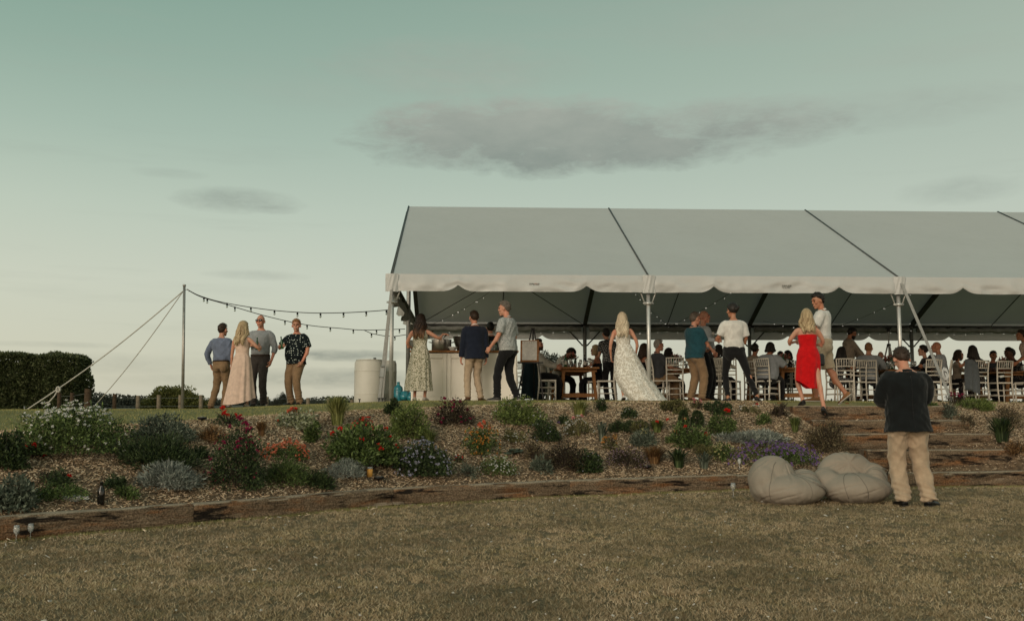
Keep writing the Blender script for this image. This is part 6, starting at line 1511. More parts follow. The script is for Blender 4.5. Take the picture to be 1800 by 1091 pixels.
M['teal_dk'] = fab('dark_teal_cloth', (.010, .022, .028)); MB().loft(rings).build('cloth', M['teal_dk'], jkt, True)
rings = []; dj = at(1713, 670, 22.25); dr = empty('denim_jacket', (dj.x + .0, 22.22, gz(dj.x, 22.2)), R(10), 'grey denim jacket hanging over the chair of the woman in floral black', 'jacket')
for q in range(14):
    t_ = q / 13; zz = .95 - .68 * t_; rings.append([Vector((-.07 + (.155 + .05 * t_ - .05 * t_ * t_) * math.cos(a) * (1 + .10 * math.sin(4 * a + 4 * t_)), (.055 + .035 * t_) * math.sin(a) * (1 + .35 * math.sin(6 * a + 2.5 * t_)), zz - .10 * max(0, math.cos(a + .6)))) for a in [2 * math.pi * k / 40 for k in range(40)]])
MB().loft(rings).build('cloth', M['denim'], dr, True)

# ------------------------------------------------------------------ camera tripod
M['tripod'] = pm('silver_enamel', (.50, .50, .48, 1), None, 6, .4)
tx_ = at(1564, 650, 24.5); tr = empty('camera_tripod', (tx_.x, 24.5, gz(tx_.x, 24.5)), 0, 'tall silver camera tripod with a black pan head beside the marquee post', 'tripod')
for k in range(3):
    a = k * 2.094 + 2.6; v = Vector((math.cos(a), math.sin(a), 0)); MB().tube([v * .03 + Vector((0, 0, 1.38)), v * .19 + Vector((0, 0, .75)), v * .40 + Vector((0, 0, 0))], [.020, .017, .012], 8).build('leg', M['tripod'], tr, True)
    MB().tube([v * .10 + Vector((0, 0, 1.08)), Vector((0, 0, 1.04))], .006, 6).build('brace', M['alu'], tr, True)
MB().tube([(0, 0, 1.0), (0, 0, 1.72)], .017, 10).build('column', M['tripod'], tr, True); MB().lathe([(.045, 1.36), (.05, 1.38), (.045, 1.42)], 12).build('shoulder', M['black_plastic'], tr, True)
mb = MB(); mb.box((0, 0, 1.75), (.07, .07, .07), None, .01); mb.box((0, 0, 1.80), (.12, .09, .025), None, .005); mb.build('pan_head', M['black_plastic'], tr); MB().tube([(.03, 0, 1.76), (.12, -.02, 1.72), (.19, -.03, 1.70)], [.007, .007, .014], 8).build('handle', M['black_plastic'], tr, True)

# ------------------------------------------------------------------ bean bags
def bag_mat():
    m, t, p = new_mat('taupe_canvas'); p.inputs['Roughness'].default_value = .75; p.inputs['Specular IOR Level'].default_value = .25
    tcn = t.n('ShaderNodeTexCoord'); o = tcn.outputs['Object']; t.link(t.mix(t.noise(o, 3, 5, .6), (.31, .268, .218, 1), (.255, .218, .175, 1)), p.inputs['Base Color'])
    b = t.n('ShaderNodeBump'); b.inputs['Strength'].default_value = .35; b.inputs['Distance'].default_value = .03
    t.link(t.m('ADD', t.noise(o, 7, 5, .6, 1.0), t.m('MULTIPLY', t.noise(o, 160, 2), .12)), b.inputs['Height']); t.link(b.outputs[0], p.inputs['Normal']); return m
M['canvas'] = bag_mat(); M['canvas_seam'] = pm('taupe_piping', (.19, .165, .135, 1), None, 8, .8)
from mathutils.bvhtree import BVHTree
def beanbag(px, D, blobs, label, seed, seams, strap_at):
    x = at(px, 700, D).x; z = gz(x, D); root = empty('bean_bag', (x, D, z), 0, label, 'bean bag', 'taupe bean bags on the lawn')
    mb = MB()
    for c, r in blobs: mb.ell(c, r, 28, 20)
    me = remesh(mb, .012, 24, .5)
    P = me_co(me).astype(float); N = me_no(me)
    x_, y_, z_ = P.T
    an = np.arctan2(y_ + .02, x_); top = np.clip((z_ - .17) / .22, 0, 1); low = np.clip(1 - z_ / .12, 0, 1)
    rid = lambda q: 1 - np.abs(np.sin(q)) ** .55
    pull = rid(an * 4.5 + seed + 1.6 * np.sin(an * 2 + z_ * 5)) * top * .009 + rid(an * 9 + 2.3 * seed + 9 * z_) * .0025
    slump = rid(16 * z_ + 1.8 * np.sin(an * 3 + seed) + 1.2 * np.sin(an * 7)) * .0045 * (1 - top) + rid(np.pi * 0 + an * 13 + 3 * np.sin(20 * z_)) * low * .008
    soft = np.array([mnoise.noise((a * 3.1 + seed, b * 3.1, c * 4)) for a, b, c in P]) * .010 + np.array([mnoise.noise((a * 9 + seed, b * 9, c * 9)) for a, b, c in P]) * .006
    fold = np.zeros(len(P)); r_ = random.Random(int(seed * 10))
    for _ in range(9):               # sharp folds running out of the sunken middle
        a_i = r_.uniform(-3.14, 3.14); wd_ = r_.uniform(.035, .06); da = (an - a_i - .22 * np.sin(z_ * 11 + a_i) + np.pi) % (2 * np.pi) - np.pi
        fold += .010 * np.exp(-(da / wd_) ** 2) * np.clip((z_ - r_.uniform(.14, .24)) / .08, 0, 1) - .006 * np.exp(-((da - 2.2 * wd_) / wd_) ** 2) * np.clip((z_ - .2) / .08, 0, 1)
    for _ in range(4):               # and short slack creases near the ground
        z_i = r_.uniform(.05, .2); a_i = r_.uniform(-2.6, -.4); da = an - a_i
        fold += .010 * np.exp(-((z_ - z_i - .12 * da) / .010) ** 2) * np.exp(-(da / .35) ** 2)
    P = P + N * (soft - pull - slump - fold + .004)[:, None]; P[:, 2] = np.maximum(P[:, 2], .0)
    me.vertices.foreach_set('co', P.astype(np.float32).ravel()); me.update()
    body = link('body', me, M['canvas'], root, True)
    bv = BVHTree.FromPolygons([tuple(p) for p in P], [tuple(p.vertices) for p in me.polygons])
    def on_surf(az_, el_):
        d = Vector((math.cos(az_) * math.cos(el_), math.sin(az_) * math.cos(el_), math.sin(el_))); o_ = Vector((0, 0, .16)); h_ = bv.ray_cast(o_ + d * 2, -d); return h_[0]
    for a0 in seams:
        pts = [on_surf(a0 + .12 * math.sin(k * .12 + seed), -.25 + k * .052) for k in range(26)]; pts = [p_ for p_ in pts if p_ is not None]
        MB().tube(pts, .0042, 5).build('seam', M['canvas_seam'], root, True)
    pts = [on_surf(strap_at[0] + strap_at[2] * k, strap_at[1] - .045 * k) for k in range(9)]; vs = []; c0 = Vector((0, 0, .16))
    for i in range(9):
        nrm = (pts[i] - c0).normalized(); up = nrm.cross((pts[min(i + 1, 8)] - pts[max(i - 1, 0)]).normalized()); off = nrm * (.004 + .022 * math.sin(math.pi * i / 8))
        vs += [pts[i] + off - up * .014, pts[i] + off + up * .014, pts[i] + off * .7 + up * .014, pts[i] + off * .7 - up * .014]
    MB().add(vs, [(i * 4 + a, i * 4 + (a + 1) % 4, i * 4 + 4 + (a + 1) % 4, i * 4 + 4 + a) for i in range(8) for a in range(4)]).build('strap', M['canvas_seam'], root)
beanbag(1378, 11.9, [((.0, -.10, .15), (.425, .34, .185)), ((-.15, .08, .27), (.275, .29, .275)), ((-.27, -.02, .22), (.165, .26, .235)), ((.24, .10, .19), (.20, .26, .20))], 'taupe bean bag with a tall back on its side away from the man', 1.0, (-2.4, -1.25, -.25, 2.6), (-.95, .25, .07))
beanbag(1489, 12.0, [((.02, -.12, .155), (.425, .33, .18)), ((.0, .15, .31), (.345, .20, .255)), ((-.27, .02, .22), (.17, .25, .17)), ((.29, .04, .23), (.155, .26, .215))], 'taupe bean bag with a sunken middle nearest the man in the dark jacket', 2.6, (-2.0, -1.45, -.35, .9, 2.2), (-.2, .55, .05))
bpy.data.scenes.remove(TMP)

# ------------------------------------------------------------------ small things left in the garden
for px, py, sc, lab in [(28, 952, .68, 'empty wine glass standing on the lawn nearest the picture corner'), (53, 948, .66, 'empty wine glass standing just beside the corner glass against the sleeper'), (1289, 873, .82, 'wine glass standing on the lawn beside the tall bean bag'), (1300, 826, .7, 'wine glass standing among the purple flowers')]:
    h_ = hit(px, py); wineglass(h_, lab, sc, 'wine glasses left in the garden', M['wine_white'] if px == 1289 else None)
h_ = hit(177, 888); bottle(h_, 'dark beer bottle standing on the mulch just behind the sleeper', M['brown_glass'], .215, .034)
h_ = hit(135, 884); o = bottle(h_ + Vector((-.12, 0, .035)), 'clear glass bottle lying on its side on the mulch', M['clear_glass'], .24, .032, tilt=(0, 88)); o.rotation_euler = (0, R(88), R(-8))
h_ = hit(650, 838); tm_ = tumbler(h_, 'stemless glass of orange juice standing in the flower bed', .036, .115, None, M['juice'])
for px, py, lab in [(355, 741, 'flat round garden lamp at the top edge of the flower bed'), (666, 846, 'flat round garden lamp on the mulch beside the orange juice'), (1138, 826, 'flat round garden lamp behind the middle of the wall')]:
    h_ = hit(px, py); la = empty('garden_lamp', h_, 0, lab, 'garden lamp', 'flat solar lamps in the flower bed')
    MB().tube([(0, 0, -.1), (0, 0, .03)], .008, 6).build('spike', M['black_plastic'], la, True)
    MB().lathe([(.03, .02), (.055, .03), (.06, .045), (.055, .052)], 20).build('housing', M['black_plastic'], la, True); MB().lathe([(.046, .0525), (.046, .056), (.02, .058)], 20).build('lens', M['vase'], la, True)
# ================================================================== PLANTS OF THE FLOWER BED
G = {}
def LM(k, *a, **kw): G[k] = leafmat(k, *[c + (1,) for c in a], **kw)  # wide dark-to-pale range per leaf also paints in highlights and deep shade
LM("mid_green_leaf", (0.026, 0.041, 0.011), (0.093, 0.137, 0.037), (0.236, 0.319, 0.107)); LM('bright_green_leaf', (0.041, 0.059, 0.013), (0.139, 0.186, 0.047), (0.331, 0.403, 0.130)); LM('dark_green_leaf', (0.010, 0.019, 0.008), (0.044, 0.070, 0.025), (0.119, 0.166, 0.063))
LM('deep_red_leaf', (0.017, 0.008, 0.008), (0.054, 0.034, 0.022), (0.119, 0.107, 0.052)); LM('silver_leaf', (0.094, 0.105, 0.091), (0.287, 0.316, 0.276), (0.48, 0.50, 0.44), rough=.8); LM('grey_green_leaf', (0.045, 0.058, 0.042), (0.125, 0.155, 0.11), (0.27, 0.30, 0.23), rough=.8)
LM('olive_leaf', (0.041, 0.041, 0.015), (0.139, 0.132, 0.047), (0.308, 0.284, 0.119)); LM('rusty_blade', (0.063, 0.031, 0.013), (0.217, 0.116, 0.047), (0.473, 0.284, 0.130)); LM('lime_blade', (0.074, 0.089, 0.023), (0.265, 0.279, 0.085), (0.567, 0.567, 0.212)); LM('green_blade', (0.037, 0.052, 0.013), (0.132, 0.171, 0.047), (0.331, 0.378, 0.130))
LM('brown_twig_leaf', (0.037, 0.026, 0.017), (0.132, 0.097, 0.054), (0.284, 0.236, 0.130)); LM('variegated_leaf', (0.052, 0.067, 0.030), (0.342, 0.373, 0.202), (0.700, 0.700, 0.567))
def PM(k, a, b, c): G[k] = leafmat(k, a + (1,), b + (1,), c + (1,), rough=.65, trans=.25, vary=.2)
PM('white_petal', (.60, .59, .56), (.70, .69, .65), (.76, .74, .70)); PM('red_petal', (.50, .010, .008), (.66, .016, .010), (.75, .04, .025)); PM('coral_petal', (.62, .10, .05), (.72, .18, .09), (.75, .30, .18)); PM('magenta_petal', (.20, .005, .04), (.30, .010, .07), (.40, .035, .12))
PM('orange_petal', (.50, .16, .02), (.62, .25, .04), (.68, .36, .10)); PM('lilac_petal', (.30, .29, .42), (.40, .39, .50), (.52, .51, .58)); PM('purple_petal', (.15, .07, .26), (.23, .12, .36), (.33, .20, .45)); PM('yellow_petal', (.60, .50, .16), (.66, .58, .28), (.70, .66, .45)); PM('pink_petal', (.55, .14, .15), (.66, .26, .26), (.70, .42, .40)); PM('mauve_petal', (.20, .12, .17), (.28, .19, .24), (.38, .30, .34))
head_cache = {}
def flower_head(mat, r):
    if mat not in head_cache:
        n = 46; d = rng.normal(0, 1, (n, 3)); d[:, 2] = np.abs(d[:, 2]) * .8 + .05; d /= np.linalg.norm(d, axis=1, keepdims=True)
        V, Fc = leaf_cloud(d * .35, d, .75, .5, jit=.25, up=.0); me = np_mesh('flower', V, Fc); me.materials.append(G[mat]); head_cache[mat] = me
    return head_cache[mat]
plant_i = 0
def plant(px, py, wpx, hpx, kind, label, leaf='mid_green_leaf', L=None, n=None, flowers=(), dome=1.0):
    """a plant whose foot shows at (px, py), wpx wide and hpx high in the photograph"""
    global plant_i; plant_i += 1; sd_ = plant_i
    h_ = hit(px, py); D = h_.y; s = D / F; rx = wpx * s / 2; h = hpx * s * 1.03
    rx *= 1.12; D += rx * .33; x = at(px, py, D).x; base = Vector((x, D, gz(x, D) - .01))
    h = max(.05, (h_.z + hpx * s) - base.z + .03) * 1.04; ry = rx * .85
    cat = {'grass': 'grass tuft', 'iris': 'plant', 'rosette': 'plant'}.get(kind, 'plant'); name = {'grass': 'grass_tuft', 'iris': 'strappy_plant', 'rosette': 'rosette_plant', 'mat': 'ground_cover_plant', 'fine': 'shrub', 'leafy': 'shrub', 'airy': 'shrub', 'conifer': 'dwarf_conifer'}[kind]
    root = empty(name, base, 0, label, cat, 'plants of the flower bed'); r_ = np.random.default_rng(sd_); g = G[leaf]
    area = (wpx * hpx)
    if kind in ('leafy', 'fine', 'airy', 'mat'):
        if kind == 'leafy': L_ = L or .042; n_ = n or int(500 + area * .55); P, Nn = bush_pts(n_, rx, ry, h, max(10, int(area / 110)), sd_, .22); o = leaf_mesh('foliage', P, Nn, L_, L_ * .52, g, root, 'stuff')
        if kind == 'fine': L_ = L or .05; n_ = n or int(900 + area * .9); P, Nn = bush_pts(n_, rx, ry, h, max(12, int(area / 90)), sd_, .25); P *= .94; o = leaf_mesh('foliage', P, Nn, L_, L_ * .2, g, root, 'stuff', jit=.55, up=.3)
        if kind == 'mat': L_ = L or .028; n_ = n or int(500 + area * .55); P, Nn = bush_pts(n_, rx, ry, h, max(14, int(area / 70)), sd_, .3); o = leaf_mesh('foliage', P, Nn, L_, L_ * .5, g, root, 'stuff', up=.5)
        if kind == 'airy': L_ = L or .032; n_ = n or int(260 + area * .28); P, Nn = bush_pts(n_, rx, ry, h, max(16, int(area / 60)), sd_, .5); o = leaf_mesh('foliage', P, Nn, L_, L_ * .4, g, root, 'stuff', jit=1.0)
        mb = MB(); k_ = 7 if kind != 'airy' else 22
        for i in range(k_):
            a = r_.uniform(0, 6.28); q = r_.uniform(.3, .95); e = Vector((rx * q * math.cos(a), ry * q * math.sin(a), h * r_.uniform(.55, .92))); mb.tube([(0, 0, -.04), e * .5 + Vector((0, 0, h * .12)), e], [.007, .005, .002], 5)
        mb.build('stem', M['bark'] if kind != 'mat' else G[leaf], root)
    elif kind in ('grass', 'iris'):
        n_ = n or (int(130 + area * .22) if kind == 'grass' else 46); a = r_.uniform(0, 6.28, n_); q = r_.uniform(0, 1, n_) ** .7; b0 = np.stack([rx * .28 * q * np.cos(a), ry * .28 * q * np.sin(a), np.zeros(n_)], -1)
        hh = h * r_.uniform(.6, 1.05, n_); out = np.stack([np.cos(a), np.sin(a), np.zeros(n_)], -1) * (rx * (.15 + .85 * q) * r_.uniform(.6, 1.1, n_))[:, None]; wd = (.0055 if kind == 'grass' else .017) * r_.uniform(.7, 1.3, n_) * max(1, D / 11)
        sv = np.stack([-np.sin(a), np.cos(a), np.zeros(n_)], -1) * (wd / 2)[:, None]; V = np.empty((n_, 7, 3)); z1 = np.zeros((n_, 3)); z1[:, 2] = hh
        for k, (t_, zf, wf) in enumerate(((0, 0, 1), (.35, .55, 1.0), (.72, .90, .8))):
            c = b0 + out * t_ * t_ * 1.0 + z1 * zf; V[:, k * 2] = c - sv * wf; V[:, k * 2 + 1] = c + sv * wf
        V[:, 6] = b0 + out + z1 * (1.0 if kind == 'iris' else .96); b = (np.arange(n_) * 7)[:, None]
        link('blade', np_mesh('blade', V.reshape(-1, 3), [np.concatenate([b + np.array([[0, 1, 3, 2]]), b + np.array([[2, 3, 5, 4]])]), b + np.array([[4, 5, 6]])]), g, root, False, 'stuff')
        P = b0 + out * .6 + z1 * .9; Nn = out * 0 + np.array([0, -.3, 1.0])
    elif kind == 'rosette':
        for k in range(13):
            a = k * 2.4; q = .35 + .65 * k / 13; mb = MB(); l_ = rx * q; w_ = rx * .42 * q; el_ = R(68 - 58 * k / 13); d = Vector((math.cos(a) * math.cos(el_), math.sin(a) * math.cos(el_), math.sin(el_))); sv = Vector((-math.sin(a), math.cos(a), 0)); up = d.cross(sv) * -1
            rows = []
            for i in range(6):
                t_ = i / 5; wv = w_ * math.sin(math.pi * (.12 + .8 * t_)) ; c = Vector((0, 0, .02)) + d * l_ * t_ - Vector((0, 0, l_ * .25 * t_ * t_)); rows.append([c - sv * wv + up * wv * .35, c + up * 0, c + sv * wv + up * wv * .35])
            mb.add([v for r__ in rows for v in r__], [(i * 3 + j, i * 3 + j + 1, i * 3 + 4 + j, i * 3 + 3 + j) for i in range(5) for j in range(2)]); mb.build('leaf', g, root, True)
        P = np.zeros((1, 3)); Nn = P
    elif kind == 'conifer':
        n_ = 1500; t_ = r_.uniform(0, 1, n_); a = r_.uniform(0, 6.28, n_); rr = rx * np.sin(np.pi * (.12 + .86 * t_)) ** .7 * r_.uniform(.75, 1.05, n_); P = np.stack([rr * np.cos(a), rr * np.sin(a), h * t_], -1); Nn = np.stack([np.cos(a), np.sin(a), np.full(n_, .7)], -1)
        leaf_mesh('foliage', P, Nn, .035, .012, g, root, 'stuff'); MB().tube([(0, 0, -.03), (0, 0, h * .8)], [.012, .004], 6).build('trunk', M['bark'], root)
    for (fm, cnt, size, style) in flowers:
        # blossoms sit on the outer, sunny and viewer-side shell of the plant
        rad = (P[:, 0] / max(rx, .01)) ** 2 + (P[:, 1] / max(ry, .01)) ** 2 + (P[:, 2] / h) ** 2
        idx = np.argsort(-(rad + r_.uniform(0, .35, len(P))))[:max(cnt * 3, int(len(P) * .35))]
        if style in ('top', 'heads_top'): idx = idx[np.argsort(-P[idx, 2] + r_.uniform(0, h * .5, len(idx)))][:max(cnt * 2, 6)]
        if style in ('heads', 'heads_top', 'front'): idx = idx[P[idx, 1] < ry * .25] if (P[idx, 1] < ry * .25).sum() >= cnt else idx
        pick = r_.choice(idx, cnt, replace=len(idx) < cnt)
        if style.startswith('heads'):
            for i in pick:
                o = link('flower', flower_head(fm, 1), None, root); o.location = Vector(P[i]) * 1.03 + Vector((0, -.01, .012)); k = size * r_.uniform(.65, 1.05); o.scale = (k, k, k); o.rotation_euler = (R(r_.uniform(10, 65)), R(r_.uniform(-25, 25)), r_.uniform(0, 6))
        else:
            c = P[pick] * 1.02; d = Nn[pick] + np.array([0, -.5, .5]); d /= np.linalg.norm(d, axis=1, keepdims=True); c = c + d * .012
            K = 5; cc = np.repeat(c, K, 0); dd = np.repeat(d, K, 0); a_ = np.tile(np.arange(K) * 2 * np.pi / K, cnt)
            e1 = np.cross(dd, np.array([.3, .2, .9])); e1 /= np.linalg.norm(e1, axis=1, keepdims=True); e2 = np.cross(dd, e1)
            pd = e1 * np.cos(a_)[:, None] + e2 * np.sin(a_)[:, None] + dd * .35
            leaf_mesh('blossom', cc, pd, size, size * .75, G[fm], root, 'stuff', jit=.12, up=0)
    return root
PL = [
 # (foot x, foot y, width, height, kind, label, options)
 (130, 806, 196, 90, 'leafy', 'largest bushy green shrub dotted with upright white flowers at the near end', dict(leaf='mid_green_leaf', L=.036, n=7200, flowers=[('white_petal', 130, .026, 'top'), ('white_petal', 50, .020, 'front')])),
 (62, 806, 40, 26, 'airy', 'low plant with red flowers at the foot of the large white flowered shrub', dict(leaf='dark_green_leaf', flowers=[('red_petal', 5, .032, 'heads')])),
 (283, 780, 106, 44, 'leafy', 'grey leaved shrub beside the large white flowered shrub', dict(leaf='grey_green_leaf', L=.036, n=3200)),
 (10, 826, 62, 58, 'leafy', 'dark rounded shrub cut off by the picture edge above the glasses', dict(leaf='dark_green_leaf', n=3200, flowers=[('yellow_petal', 3, .015, 'front')])),
 (279, 832, 142, 58, 'fine', 'broad dense dark green shrub above the silver mound', dict(leaf='dark_green_leaf', L=.055, n=6500)),
 (295, 863, 104, 43, 'fine', 'silver spiky mound just behind the second sleeper', dict(leaf='silver_leaf', L=.055, n=4600)),
 (97, 855, 62, 26, 'airy', 'low dark plant with one red flower above the lying bottle', dict(leaf='dark_green_leaf', n=900, flowers=[('red_petal', 1, .03, 'heads')])),
 (199, 862, 42, 19, 'mat', 'small dark mat of leaves above the standing dark bottle', dict(leaf='dark_green_leaf', n=800)),
 (224, 883, 50, 20, 'mat', 'small low green mat beside the standing dark bottle', dict(leaf='mid_green_leaf', n=800)),
 (20, 902, 84, 50, 'leafy', 'grey green leafy plant behind the sleeper above the wine glasses', dict(leaf='grey_green_leaf', n=2000, L=.045)),
 (102, 884, 100, 24, 'mat', 'low spreading green plant behind the lying bottle', dict(leaf='mid_green_leaf', n=1600)),
 (373, 778, 44, 22, 'fine', 'rust coloured heather clump above the magenta shrub', dict(leaf='rusty_blade', n=900)),
 (350, 807, 32, 18, 'mat', 'small dark mat beside the broad dark shrub', dict(leaf='dark_green_leaf', n=500)),
 (416, 867, 92, 104, 'leafy', 'tall dark shrub covered in magenta flowers', dict(leaf='dark_green_leaf', L=.034, n=4200, flowers=[('magenta_petal', 16, .026, 'heads_top'), ('magenta_petal', 16, .026, 'heads'), ('magenta_petal', 50, .014, 'front')])),
 (505, 860, 90, 46, 'fine', 'dense green mound touching the tall magenta shrub', dict(leaf='mid_green_leaf', L=.04, n=4600)),
 (563, 860, 44, 30, 'fine', 'small dark spiky plant between the green mound and the pale mound', dict(leaf='dark_green_leaf', L=.06, n=900)),
 (603, 845, 84, 28, 'fine', 'low silver grey mound before the red dahlias', dict(leaf='silver_leaf', L=.035, n=3200)),
 (502, 812, 76, 30, 'mat', 'mound of coral orange flowers above the green mound', dict(leaf='mid_green_leaf', n=1300, flowers=[('coral_petal', 95, .022, 'top'), ('coral_petal', 50, .020, 'front')])),
 (459, 769, 30, 24, 'grass', 'small tuft of rust coloured grass above the coral flowers', dict(leaf='rusty_blade')),
 (522, 757, 80, 34, 'leafy', 'pale edged geranium with coral red flower heads', dict(leaf='variegated_leaf', n=1700, flowers=[('coral_petal', 7, .034, 'heads_top'), ('red_petal', 3, .036, 'heads')])),
 (549, 779, 27, 31, 'leafy', 'small fresh green plant below the pale edged geranium', dict(leaf='mid_green_leaf', n=700)),
 (593, 751, 62, 50, 'grass', 'upright green grass tuft standing at the top edge of the bed', dict(leaf='lime_blade', n=620)),
 (637, 761, 38, 24, 'airy', 'spreading plant with many small scarlet flowers above the dahlias', dict(leaf='olive_leaf', n=300, flowers=[('red_petal', 44, .022, 'front')])),
 (636, 823, 130, 70, 'leafy', 'large leafy dahlia bush with scarlet flower heads', dict(leaf='mid_green_leaf', L=.055, n=4200, flowers=[('red_petal', 8, .040, 'heads')])),
 (400, 750, 58, 26, 'airy', 'sparse rose bush with dark red blooms at the top edge', dict(leaf='dark_green_leaf', n=420, flowers=[('red_petal', 9, .034, 'heads_top')])),
 (692, 729, 34, 24, 'leafy', 'small dark bush at the top edge before the turquoise bag', dict(leaf='dark_green_leaf', n=1100)),
 (718, 773, 72, 60, 'leafy', 'rounded bright green bush below the marquee corner', dict(leaf='bright_green_leaf', L=.032, n=4600, flowers=[('white_petal', 5, .014, 'front')])),
 (796, 749, 74, 47, 'airy', 'dark airy bush with deep magenta blooms below the counter', dict(leaf='deep_red_leaf', n=2600, flowers=[('magenta_petal', 26, .026, 'heads')])),
 (910, 749, 90, 45, 'leafy', 'rounded green bush with small white flowers below the striped menu', dict(leaf='bright_green_leaf', L=.034, n=4200, flowers=[('white_petal', 34, .014, 'front')])),
 (742, 842, 106, 62, 'leafy', 'broad bush sprinkled with pale lilac daisies', dict(leaf='dark_green_leaf', L=.034, n=4600, flowers=[('lilac_petal', 110, .020, 'front'), ('lilac_petal', 40, .018, 'top')])),
 (755, 786, 42, 28, 'grass', 'loose green tuft below the rounded bright bush', dict(leaf='green_blade', n=160)),
 (846, 801, 64, 52, 'leafy', 'bush with many small orange flowers in the middle of the bed', dict(leaf='mid_green_leaf', L=.03, n=2400, flowers=[('orange_petal', 95, .016, 'front'), ('coral_petal', 5, .034, 'heads_top')])),
 (902, 780, 42, 23, 'mat', 'low clump of small white daisies above the rosette', dict(leaf='olive_leaf', n=900, flowers=[('white_petal', 26, .013, 'front')])),
 (904, 801, 46, 22, 'rosette', 'cabbage like rosette of broad grey green leaves', dict(leaf='grey_green_leaf')),
 (957, 777, 52, 35, 'leafy', 'small rounded dark bush with a few pale flowers', dict(leaf='dark_green_leaf', L=.03, n=2600, flowers=[('lilac_petal', 14, .012, 'front')])),
 (992, 830, 82, 54, 'airy', 'dark twiggy bush without flowers in the middle of the bed', dict(leaf='deep_red_leaf', n=3000)),
 (938, 812, 44, 34, 'airy', 'smaller dark twiggy bush beside the rosette', dict(leaf='brown_twig_leaf', n=700)),
 (953, 833, 40, 27, 'fine', 'small spiky green plant behind the wall joint', dict(leaf='grey_green_leaf', L=.06, n=700)),
 (873, 838, 68, 33, 'mat', 'low mat of small white flowers behind the wall', dict(leaf='mid_green_leaf', n=1500, flowers=[('white_petal', 75, .014, 'front')])),
 (824, 842, 34, 22, 'fine', 'tiny grey green tuft beside the white flowered mat', dict(leaf='grey_green_leaf', L=.045, n=500)),
 (807, 815, 16, 10, 'airy', 'tiny scarlet flowered seedling beside the lilac daisies', dict(leaf='olive_leaf', n=60, flowers=[('red_petal', 7, .015, 'front')])),
 (1019, 733, 58, 26, 'grass', 'yellow green grass tuft below the first table', dict(leaf='lime_blade', n=260)),
 (1055, 722, 26, 17, 'leafy', 'small dark green bush just below the bride', dict(leaf='dark_green_leaf', n=900, L=.03)),
 (1105, 736, 30, 17, 'mat', 'small dark bush with a few pale blooms below the train', dict(leaf='dark_green_leaf', n=900, flowers=[('white_petal', 8, .012, 'front')])),
 (1018, 770, 54, 31, 'mat', 'spreading clump of white daisies with one pink bloom', dict(leaf='olive_leaf', n=1000, flowers=[('white_petal', 56, .017, 'front'), ('pink_petal', 2, .03, 'heads_top')])),
 (992, 747, 24, 14, 'mat', 'small low bush with a purple flower above the white daisies', dict(leaf='dark_green_leaf', n=500, flowers=[('purple_petal', 2, .026, 'heads')])),
 (1058, 778, 34, 32, 'iris', 'fan of stiff grey green sword leaves beside the white daisies', dict(leaf='grey_green_leaf')),
 (1085, 761, 38, 21, 'fine', 'dense dark cushion beside the sword leaves', dict(leaf='dark_green_leaf', L=.04, n=1600)),
 (1118, 757, 38, 18, 'fine', 'second dense dark cushion next to the first', dict(leaf='dark_green_leaf', L=.045, n=1300)),
 (1120, 768, 34, 24, 'fine', 'stalky grey plant with pale tips between the cushions', dict(leaf='olive_leaf', L=.06, n=700, flowers=[('mauve_petal', 10, .014, 'top')])),
 (1155, 763, 40, 21, 'grass', 'bright fine grass cushion with a red bloom beside it', dict(leaf='green_blade', n=420, flowers=[('red_petal', 2, .034, 'heads')])),
 (1132, 787, 48, 26, 'fine', 'spiky grey plant tipped with cream flowers', dict(leaf='grey_green_leaf', L=.06, n=1200, flowers=[('yellow_petal', 18, .020, 'top')])),
 (1073, 793, 27, 25, 'leafy', 'small bush of orange and yellow blooms', dict(leaf='olive_leaf', n=600, L=.025, flowers=[('orange_petal', 40, .016, 'top')])),
 (1103, 826, 78, 34, 'leafy', 'low heather covered in tiny mauve flowers behind the wall', dict(leaf='deep_red_leaf', n=2400, L=.022, flowers=[('mauve_petal', 150, .011, 'front')])),
 (1150, 819, 60, 30, 'grass', 'rust brown grass mound behind the mauve heather', dict(leaf='rusty_blade', n=520)),
 (1031, 832, 52, 32, 'leafy', 'dark green bush just behind the middle sleeper', dict(leaf='dark_green_leaf', n=2000, flowers=[('lilac_petal', 16, .011, 'front')])),
 (1193, 827, 54, 32, 'iris', 'clump of strappy dark leaves behind the wall', dict(leaf='dark_green_leaf', n=90)),
 (1237, 826, 42, 26, 'iris', 'smaller clump of strappy grey leaves beside the purple flowers', dict(leaf='grey_green_leaf', n=70)),
 (1236, 805, 52, 20, 'fine', 'low olive cushion above the strappy clumps', dict(leaf='olive_leaf', n=1500, L=.035)),
 (1180, 782, 24, 13, 'mat', 'tiny low green plant above the rust grass', dict(leaf='mid_green_leaf', n=400)),
 (1213, 789, 72, 46, 'leafy', 'leafy bush with several scarlet heads in front of the twin conifers', dict(leaf='mid_green_leaf', L=.038, n=2400, flowers=[('red_petal', 6, .036, 'heads')])),
 (1268, 764, 54, 36, 'leafy', 'rounded green bush with two tall scarlet blooms', dict(leaf='mid_green_leaf', n=2200, L=.032, flowers=[('red_petal', 3, .042, 'heads_top')])),
 (1202, 752, 14, 25, 'conifer', 'slimmer of the two small dark dwarf conifers', dict(leaf='dark_green_leaf')),
 (1226, 752, 18, 24, 'conifer', 'wider of the two small dark dwarf conifers', dict(leaf='dark_green_leaf')),
 (1182, 728, 56, 23, 'leafy', 'low leafy olive bush at the top edge beside the train', dict(leaf='olive_leaf', n=1700, L=.034)),
 (1226, 720, 30, 15, 'airy', 'small rose with pink blooms below the khaki trousers', dict(leaf='olive_leaf', n=300, flowers=[('pink_petal', 4, .034, 'heads_top')])),
 (1261, 729, 46, 24, 'leafy', 'dark leafy bush below the striding woman', dict(leaf='dark_green_leaf', n=1700, L=.034)),
